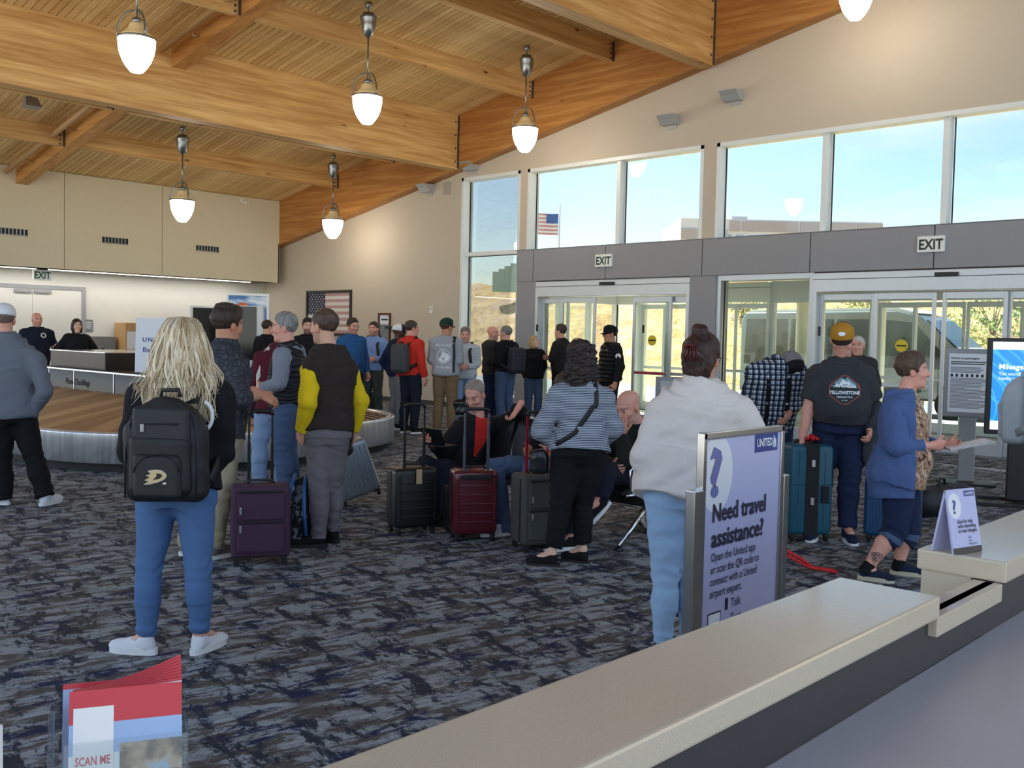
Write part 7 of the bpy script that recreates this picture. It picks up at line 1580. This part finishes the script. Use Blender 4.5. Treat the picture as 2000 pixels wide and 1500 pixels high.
O_ = q.j['neck']-q.up*.225+q.rt*-.012+q.fw*.1; Aa = -q.rt; its = [poly_item([(x*1.06, y*1.06) for x, y in HX], 'park_rust', 'badge_edge', .0035), poly_item(HX, 'park_dark', 'badge_field', .0045), poly_item([(-.105, .012), (-.105, .032), (-.02, .1), (.02, .1), (.105, .032), (.105, .012)], 'park_teal', 'badge_sky', .0055),
      poly_item([(-.095, .014), (-.06, .05), (-.045, .04), (-.012, .085), (.012, .06), (.028, .074), (.06, .036), (.072, .044), (.098, .014)], 'park_snow', 'mountain', .0065), poly_item([(-.105, .0)]+[(-.105+.0105*k_, .010+(.022 if k_ % 2 else .004)) for k_ in range(21)]+[(.105, .0)], 'park_dark', 'tree_line', .0075)]
for txt, sz, yy, mm, bo in (('YELLOWSTONE', .036, -.036, 'park_snow', .0016), ('National Park', .024, -.066, 'park_snow', .0004), ('EST. 1872', .012, -.09, 'park_snow', .0002)):
    v, f = text_geo(txt, sz, bold=bo, align='CENTER', squeeze=.92); v[:, 1] += yy; its.append((v, f, mm, 'lettering', .0085))
its.append(poly_item([(-.02, -.098), (0, -.084), (.02, -.098), (0, -.106)], 'park_rust', 'badge_mark', .008)) if False else None
q.print_on('tshirt', its, O_, Aa, q.up)
jk = empty('jacket', tuple(q.g+q.j['wrL'])); tag(jk, 'dark rain jacket draped over the forearm of the T-shirt man', 'jacket'); rr = (q.j['elL']-q.j['wrL']); dn = -q.up
sdf_obj('drape', [cone(tuple(rr*.1+q.up*.03), tuple(rr*.8+q.up*.05), .065, .07), cone(tuple(rr*.2), tuple(rr*.25+dn*.24+q.fw*.03), .07, .085), cone(tuple(rr*.6), tuple(rr*.65+dn*.20+q.fw*.02), .075, .085), cone(tuple(rr*.15+dn*.15), tuple(rr*.1+dn*.30+q.fw*.05), .06, .035)], .011, 'rain_jacket', jk, wr=.016, sc=(22, 22, 9))
# ---------- woman in the blue cardigan
q = Person('short haired woman in a long blue cardigan holding papers', (1728, 1128), 1.62, 80, 'f', fat=.55, skin='pink', stance=.1, vox=.010, J=dict(neck=(1764, 770), head=(1782, 726, 0), shR=(1745, 800, -.16), shL=(1770, 800, .16), elR=(1752, 872, -.2), wrR=(1822, 870, -.13), elL=(1790, 868, .2), wrL=(1846, 868, .05), pel=(1760, 930), hipR=(1757, 948, -.09), hipL=(1764, 948, .09), knR=(1748, 1040, -.08), knL=(1774, 1036, .08), anR=(1692, 1112, -.08), anL=(1755, 1105, .10)), headyaw=2, headpitch=2)
q.footdir = {'R': math.radians(14), 'L': math.radians(8)}
q.body(hands=(('R', dict(curl=.55, n=(-1, .1, .3))), ('L', dict(curl=.5, n=(1, .1, .3)))), bare='al', vox=.011, face=dict(fatf=.6, brow=(110, 84, 66), nose=1.02))
st = q.stations(-.28, .5, 0); q.top('blouse_print', hem=-.12, infl=.026, sleeve=0, arms='', name='blouse', wr=.006, flare=.0, collar=.0, upper=.98); bl0 = q.stations(-.4, .98, 0)
sub1 = rbox(tuple(q.j['pel']+q.fw*.29+q.up*.18), (.5, .24, .75), [q.rt, q.fw, q.up], .02)
q.top('cardigan_blue', hem=-.22, infl=.040, sleeve=.84, name='cardigan', wr=.010, flare=.06, loose=.008, hood=.035, collar=.02, subs=[sub1], sl_infl=.024, sc=(26, 26, 7), sleeve_mat='cardigan_blue'); q.pants('denim_dark', infl=.022, leg=.58, wr=.006, waist=.1); q.shoes('shoe_navy', 'sole_tan', sole_h=.034); q.hair((64, 52, 46), 'tall', (96, 74, 54), thick=.014, wr=.006)
for s_ in 'RL':
    kn, an = q.j['kn'+s_], q.j['an'+s_]; c0 = kn+(an-kn)*.16; d_ = unit(an-kn); u1 = unit(np.cross(d_, q.fw)); u2 = np.cross(d_, u1)
    F_ = q.field([(loft([(c0-d_*.03, .082, .082, u1, u2), (c0+d_*.02, .082, .082, u1, u2)]), 0)], .009); q.finish('turned_cuff', F_, 'denim_blue', q.garments['trousers'], wr=.003)
    F_ = q.field([(loft([(an-d_*.05, .043, .043, u1, u2), (an+d_*.03, .046, .046, u1, u2)]), 0)], .009); q.finish('sock', F_, 'sock_black')
mat('tattoo_ink', (92, 80, 82), .6)
rgt = random.Random(8); kn, an = q.j['knR'], q.j['anR']; d_ = unit(an-kn); side_ = unit(-q.g*np.array([1, 1, 0])); tt = MB()
bvh_ = BVHTree.FromPolygons([v.co[:] for v in q.garments['body'].data.vertices], [tuple(p.vertices) for p in q.garments['body'].data.polygons])
for k_ in range(16):
    c = kn+(an-kn)*(.55+.3*rgt.random())+np.cross(d_, side_)*rgt.uniform(-.03, .03); pts = []
    for m_ in range(7):
        a = m_*1.05; p = Vector(tuple(c+(np.cross(d_, side_)*math.cos(a)+d_*math.sin(a))*.013*(1+.3*math.sin(3*a))+side_*.12)); hit = bvh_.ray_cast(p, Vector(tuple(-side_)), .3)
        if hit[0] is not None: pts.append(tuple(hit[0]+Vector(tuple(side_))*.0008))
    if len(pts) > 3: tt.tube(pts, .0019, 4)
tt.build('tattoo', 'tattoo_ink', q.root)
pp = empty('papers', tuple(q.g+(q.j['wrR']+q.j['wrL'])/2+q.fw*.12)); tag(pp, 'sheaf of white papers in the hands of the cardigan woman', 'papers')
for k_ in range(5): A_ = Vector(tuple(unit(q.fw*.95+q.up*.25+q.rt*.02*k_))); Bp = Vector(tuple(q.rt)); MB().prism([(-.07, -.105), (.20+.006*k_, -.105), (.20+.004*k_, .105), (-.07, .105)], .0025*k_, .0025*k_+.0018, (Vector((0, 0, .0)), A_, Bp, A_.cross(Bp))).build('sheet', 'paper' if k_ != 2 else 'print_grey', pp)
# ---------- seated man in the black jacket and red shirt
q = Person('seated man in a black jacket and red shirt with a tablet', None, 1.80, 222, xy=(6.26, 6.48), skin='pink', fat=.2, J=dict(pel=(898, 925, .1), neck=(932, 822, .12), head=(928, 772, .06), shR=(893, 845, -.02), shL=(974, 832, .22), elR=(868, 882, -.10), wrR=(845, 866, -.32), elL=(1016, 812, .18), wrL=(1010, 800, -.05), hipR=(886, 935, .02), hipL=(905, 938, .18), knR=(832, 908, -.42), knL=(868, 912, -.38), anR=(842, 1015, -.52), anL=(872, 1022, -.55)), headpitch=-28, headyaw=-14)
q.body(hands=(('R', dict(curl=.5, n=(0, 0, 1))), ('L', dict(curl=.7, d=(.2, .55, -.8), n=(.3, .6, -.2)))), face=dict(beard=.35, stubble=(150, 140, 132), brow=(120, 100, 86)))
q.top('red_shirt', hem=-.0, infl=.014, sleeve=0, arms='', name='shirt', collar=.015, upper=.99); fc = unit(np.cross(unit(q.j['neck']-q.j['pel']), unit(q.j['shR']-q.j['shL']))); ax_ = unit(q.j['neck']-q.j['pel']); la_ = unit(q.j['shR']-q.j['shL'])
wedge = cone(q.j['pel']+ax_*.20+fc*.21, q.j['neck']+ax_*.05+fc*.14, .045, .115)
q.top('black_knit', hem=-.06, infl=.034, name='jacket', sleeve=.97, subs=[wedge], collar=.03, wr=.010, sleeve_mat='black_knit'); q.pants('navy_trouser', infl=.022, wr=.009); q.shoes('shoe_black', 'sole_dark'); q.hair((128, 112, 98), 'short', (160, 150, 140), thick=.005, hairline=.03)
tb_ = empty('tablet', tuple(q.g+at(857, 868, q.g, -.38)-q.g)); tag(tb_, 'black tablet with a keyboard cover on the lap of the seated man', 'tablet'); A_ = Vector(tuple(q.rt)); F_ = Vector(tuple(q.fw)); U_2 = Vector((0, 0, 1)); nb_ = (U_2*.35-F_*.9).normalized()
MB().prism([(-.12, 0), (.12, 0), (.12, .16), (-.12, .16)], -.006, .004, (F_*.05, A_, A_.cross(nb_)*-1, nb_)).build('screen', 'screen_black', tb_); MB().prism([(-.12, -.13), (.12, -.13), (.12, .05), (-.12, .05)], -.006, .002, (Vector((0, 0, -.005)), A_, F_, U_2)).build('keyboard', 'bag_black', tb_)
# ---------- seated person in jeans behind the striped jacket
q = Person('seated person in jeans mostly hidden behind the striped jacket', None, 1.75, 230, xy=(6.3, 5.45), skin='tan', J=dict(pel=('w', 6.42, 5.42, .53), neck=('w', 6.50, 5.42, 1.04), head=('w', 6.42, 5.42, 1.19), hipR=('w', 6.40, 5.51, .52), hipL=('w', 6.40, 5.33, .52), knR=(966, 912, -.28), knL=(1040, 915, -.5), anR=(985, 1042, -.34), anL=(1042, 1050, -.5), shR=('w', 6.5, 5.60, .97), shL=('w', 6.5, 5.24, .97), elR=('w', 6.35, 5.66, .74), elL=('w', 6.35, 5.2, .74), wrR=('w', 6.12, 5.56, .68), wrL=('w', 6.12, 5.3, .68)), headpitch=-20)
q.body(hands=(('R', {}), ('L', {}))); q.top('black_knit', hem=-.04, infl=.024, name='sweater', collar=.03); q.pants('denim_blue', infl=.022, wr=.008); q.shoes('shoe_white', 'sole_white'); q.hair((60, 48, 40), 'short')
# ---------- seated bald man with head in hand
q = Person('seated bald man in dark clothes resting his cheek on his hand', None, 1.80, 232, xy=(6.38, 4.86), skin='pink', J=dict(pel=('w', 6.50, 4.86, .53), neck=(1246, 838, .0), head=(1228, 796, -.06), shR=(1198, 868, .03), shL=(1258, 872, .02), elL=(1222, 905, -.3), wrL=(1216, 848, -.20), elR=(1178, 900, -.12), wrR=(1196, 912, -.35), hipR=('w', 6.46, 4.96, .52), hipL=('w', 6.46, 4.76, .52), knR=(1122, 915, -.42), knL=(1180, 922, -.55), anR=(1115, 1050, -.5), anL=(1170, 978, -.62)), headpitch=-24, headyaw=-6)
q.body(hands=(('R', dict(curl=.6)), ('L', dict(curl=.35, d=(-.1, .15, 1), n=(.15, -.9, 0)))), face=dict(beard=.25, stubble=(170, 150, 140), brow=(150, 120, 104))); q.top('olive_black', hem=-.04, infl=.026, name='jacket', collar=.05, wr=.010); q.pants('navy_trouser', infl=.02, wr=.008, leg=.97); q.shoes('shoe_black', 'sole_white', lift={'L': ((.1, .75, -.65), (.0, .65, .75))})
# ---------- people farther off
def far(label, foot, top, face, top_m, pant_m, hair=None, shoe=('shoe_black', 'sole_dark'), sex='m', fat=.1, arms='down', skin='light', vox=.015, hy=0, hpch=0, topkw=None, face_kw=None, xy=None, hands=None, **kw):
    g = fl(*foot) if xy is None else np.array([*xy, 0.0]); h = float(at(top[0], top[1], g)[2])/1.012
    q = Person(label, foot, h, face, sex, fat=fat, arms=arms, skin=skin, vox=vox, headyaw=hy, headpitch=hpch, xy=xy, **kw)
    q.body(hands=hands if hands is not None else (POCK if arms == 'pocket' else (('R', {}), ('L', {}))), vox=.022, face=face_kw)
    d = dict(hem=-.06, infl=.022, name='sweater', collar=.03, wr=.007); d.update(topkw or {}); q.top(top_m, **d); q.pants(pant_m, infl=.022, wr=.006); q.shoes(*shoe, vox=.012)
    if hair: q.hair(*hair) if isinstance(hair, tuple) else q.hair(**hair)
    return q
def dp(px, d):  # floor position at depth d along pixel column px
    p = CAM+ray(px, 660)*(d/(ray(px, 660)@_f)); return (float(p[0]), float(p[1]))
q = far('bald staff man in a navy T-shirt behind the carousel', None, (70, 610), 168, 'navy_tee', 'black_trouser', skin='pink', fat=.35, xy=dp(72, 18.6), topkw=dict(sleeve=.36, name='tshirt', collar=.02), wide=1.1, hy=-8, face_kw=dict(beard=.25))
v, f = text_geo('O', .13, bold=.004, align='CENTER'); q.print_on('tshirt', [(v, f, 'logo_white', 'badge_print', .004)], q.j['neck']-q.up*.16-q.rt*.085+q.fw*.1, -q.rt, q.up)
q = far('dark haired woman in a black jacket with hands on her hips', None, (148, 622), 172, 'black_knit', 'denim_dark', ((34, 26, 24), 'bob', (50, 38, 34)), sex='f', fat=.35, arms='hips', xy=dp(150, 18.2), topkw=dict(collar=.0, infl=.026, upper=.93), skin='fair', hy=-4)
q = far('person in black standing before the sky poster', None, (520, 625), 40, 'black_knit', 'black_trouser', ((60, 46, 38), 'short'), xy=dp(522, 18.6), hy=20)
q = far('bearded man in a dark T-shirt by the framed flag', None, (600, 622), 160, 'black_knit', 'denim_dark', ((34, 28, 26), 'tall', (30, 26, 24)), xy=dp(600, 17.2), arms='front', topkw=dict(sleeve=.36, name='tshirt', collar=.02), face_kw=dict(beard=.75, stubble=(40, 30, 26)), hy=14)
q = far('man in a blue pullover and glasses beyond the carousel', None, (683, 622), 150, 'blue_pullover', 'navy_trouser', ((60, 46, 38), 'tall', (48, 38, 32)), xy=dp(688, 17.0), fat=.3, skin='pink', hy=-6, face_kw=dict(beard=.4), topkw=dict(collar=.06)); q.glasses()
q = far('man in a light blue hoodie holding a suitcase handle', None, (722, 628), 205, 'sky_hoodie', 'green_trouser', ((66, 50, 40), 'short', (50, 40, 34)), xy=dp(730, 18.5), skin='pink', topkw=dict(hood=.035, hem=-.04), face_kw=dict(beard=.45), hy=0, arms='front')
backpack(q, 'dark backpack on the light blue hoodie', 'bag_black', .14, .07, .2, -.13, front=False)
q = far('man in a navy jacket and grey trousers with a white mesh cap', (775, 838), (772, 634), 60, 'navy_jacket', 'slate_trouser', None, skin='dark', fat=.4, arms='pocket', hy=10, topkw=dict(hem=-.1, collar=.04, hood=.03), face_kw=dict(beard=.5, stubble=(30, 22, 20), brow=(30, 22, 18)), shoe=('shoe_black', 'sole_white')); q.cap((28, 32, 52), (226, 228, 230), (24, 28, 44))
q = far('man in a red jacket with a grey backpack', (800, 846), (822, 626), 40, 'red_jacket', 'navy_trouser', ((70, 58, 50), 'short', (60, 50, 44)), skin='pink', hy=28, shoe=('shoe_black', 'sole_white'), topkw=dict(hem=-.05, collar=.05))
mat('bag_charcoal', (62, 64, 66), .7, var=.15, scale=40, bump=.2); backpack(q, 'charcoal backpack worn over the red jacket', 'bag_charcoal', .15, .09, .24, -.05)
q = far('man in a grey printed sweatshirt and green cap', (868, 848), (870, 622), 14, 'heather_grey', 'khaki_brown', ((70, 52, 40), 'short'), fat=.2, hy=30, arms='front', shoe=('shoe_brown', 'sole_white'), topkw=dict(hem=-.08, loose=.012), skin='tan', vox=.013); q.cap((24, 66, 50), (22, 58, 46), (22, 56, 44))
mat('print_white', (226, 230, 232), .8)
its = []
for tx, sz, yy, ft in (('Move Your Body', .052, .135, .26), ('For Your Mind', .052, -.225, .24)):
    v, f = text_geo(tx, sz, bold=.0014, align='CENTER'); v[:, 0] *= ft/(v[:, 0].max()-v[:, 0].min()); v[:, 1] += yy; its.append((v, f, 'print_white', 'lettering', .004))
ring = [(.115*math.cos(a), .115*math.sin(a)-.03) for a in np.linspace(0, 2*math.pi, 41)[:-1]]; rin = [(.103*math.cos(a), .103*math.sin(a)-.03) for a in np.linspace(0, 2*math.pi, 41)[:-1]]
its.append((np.array([(a, b, 0) for a, b in ring+rin]), [(i, (i+1) % 40, 40+(i+1) % 40, 40+i) for i in range(40)], 'print_white', 'ring_print', .004))
sw = [(.095*math.cos(a), .095*math.sin(a)-.03) for a in np.linspace(-2.6, .1, 22)]+[(.06*math.cos(a)+.03, .045*math.sin(a)-.02) for a in np.linspace(.2, 2.9, 12)]; its.append(poly_item(sw, 'print_white', 'swirl_print', .0042))
v, f = text_geo('V', .085, bold=.003, align='CENTER'); v[:, 1] -= .105; its.append((v, f, 'heather_grey', 'letter_print', .006)); v, f = text_geo('o', .10, bold=.005, align='CENTER'); v[:, 1] += .005; its.append((v, f, 'print_white', 'letter_print', .005))
q.print_on('sweater', its, q.j['neck']-q.up*.27-q.fw*.1, q.rt, q.up)
sb_e = empty('camera_bag', tuple(q.g+at(898, 795, q.g, -.02)-q.g)); tag(sb_e, 'black camera bag slung from the shoulder of the green capped man', 'bag'); pb_ = np.array(sb_e.location)-q.g
sdf_obj('body', [rbox((0, 0, 0), (.10, .14, .13), [q.fw, q.rt, q.up], .05)], .014, 'bag_gloss', sb_e, wr=.010, sc=(16, 16, 16)); MB().tube([tuple(q.rt*.06+q.up*.12), tuple(q.rt*.1+q.up*.19), tuple(q.rt*.16+q.up*.17)], .03, 8).build('rolled_mat', 'bag_black', sb_e)
strap_on(q, 'sweater', [(q.j['shR']*.8+q.j['neck']*.2+q.up*.06, q.up*1.0-q.fw*.4), (q.j['shR']*.85+q.j['neck']*.15-q.up*.12-q.fw*.1, -q.fw), (q.j['shR']*.85+q.j['neck']*.15-q.up*.42-q.fw*.1, -q.fw), (q.j['pel']+q.rt*.17-q.fw*.1, -q.fw)], .05, 'bag_black', sb_e, 'shoulder_strap', .006, pb_)
q = far('smiling man in a pale striped sweater with a bag strap', (906, 838), (902, 640), 200, 'pale_stripes', 'denim_light', ((110, 100, 92), 'tall', (130, 122, 114)), skin='pink', fat=.25, arms='front', face_kw=dict(beard=.35, stubble=(140, 130, 124)), hy=-18)
backpack(q, 'small dark backpack on the pale striped sweater', 'bag_black', .13, .06, .18, -.1, front=False)
q = far('reddish faced man in a dark grey sweater facing a friend', (958, 828), (968, 637), 120, 'dark_sweater', 'denim_dark', None, skin='pink', fat=.3, arms='crossed', face_kw=dict(beard=.3, stubble=(150, 130, 120)))
q = far('grey haired man in a black hoodie and jeans with backpack', (985, 834), (976, 636), -42, 'black_knit', 'denim_blue', ((132, 128, 124), 'short', (112, 108, 104)), fat=.2, arms='front', topkw=dict(hood=.04, hem=-.0), hy=-20, shoe=('shoe_brown', 'sole_white'), skin='pink')
backpack(q, 'dark navy backpack worn over the black hoodie', mat('bag_navy', (34, 38, 48), .7, var=.15, scale=40, bump=.2), .16, .1, .23, -.06)
q = far('blonde woman in a black jacket and red scarf looking up', (1040, 824), (1043, 655), 165, 'black_knit', 'denim_blue', ((206, 178, 124), 'bob', (168, 136, 88)), sex='f', fat=.15, arms='pocket', skin='fair', hy=-35, hpch=14, topkw=dict(hem=-.06, collar=.0, infl=.026, upper=.95), shoe=('shoe_brown', 'sole_white'))
F_ = q.field([(loft([(q.j['neck']-q.up*.10*q.s, .085, .085, q.rt, q.fw), (q.j['neck']+q.up*.035*q.s, .066, .066, q.rt, q.fw)]), .0), (ell(q.j['neck']-q.up*.13+q.fw*.09, (.05, .03, .08), [q.rt, q.fw, q.up]), .02)], .012); q.finish('scarf', F_, 'red_scarf', wr=.006, sc=(30, 30, 50))
q = far('man in a dark brown jacket talking beside the glass door', (1092, 826), (1096, 634), -62, 'brown_jacket', 'black_trouser', ((74, 58, 46), 'tall', (60, 46, 38)), fat=.2, arms='crossed', skin='pink', topkw=dict(hem=-.12, collar=.05))
q = far('fair haired person hidden behind the striped jacket woman', (1122, 836), (1118, 660), -40, 'dark_sweater', 'denim_dark', ((200, 172, 130), 'bob', (160, 130, 92)), sex='f', skin='fair')
q = far('man in a black puffer vest, black cap and sunglasses', (1188, 856), (1176, 636), -118, 'black_knit', 'black_trouser', ((24, 22, 22), 'short'), fat=.2, skin='tan', hy=8, topkw=dict(hood=.045, name='sweater', hem=-.02, sl_infl=.026), vox=.013); q.cap((18, 18, 20), (18, 18, 20), (18, 18, 20)); q.glasses(True); q.top('puffer_black', hem=-.06, infl=.04, sleeve=0, arms='', name='vest', wr=.007)
mb = MB(); mb.lathe([(.045, 0), (.045, .006)], n=18); c_ = q.j['shL']*.62+q.j['elL']*.38; sd_ = unit(-q.g*np.array([1, 1, 0])); x_ = np.cross(q.up, sd_); mb.v = [tuple(c_+x_*a+q.up*b+sd_*(.075+c)) for a, b, c in mb.v]; mb.build('arm_badge', 'logo_white', q.root)
q = far('white haired person far behind the T-shirt man', None, (1677, 657), 190, 'dark_sweater', 'navy_trouser', ((206, 204, 200), 'short', (180, 178, 174)), xy=dp(1676, 13.2), skin='pink')
# ---------- person at the picture edge with a light grey rucksack
q = Person('person in a pale grey coat with a light grey rucksack', None, 1.70, 120, 'f', xy=tuple(fl(2052, 1120)[:2]), arms='front'); q.body(hands=(('R', {}), ('L', {}))); q.top('grey_coat', hem=-.1, infl=.025, name='coat', collar=.04); q.pants('navy_trouser'); q.shoes('shoe_black', 'sole_dark'); q.hair((70, 54, 44), 'bob')
mat('bag_grey', (176, 186, 194), .6, var=.1, scale=30, bump=.15)
backpack(q, 'light grey rucksack at the edge beside the digital display', 'bag_grey', .15, .10, .25, -.02, True, 'bag_grey')
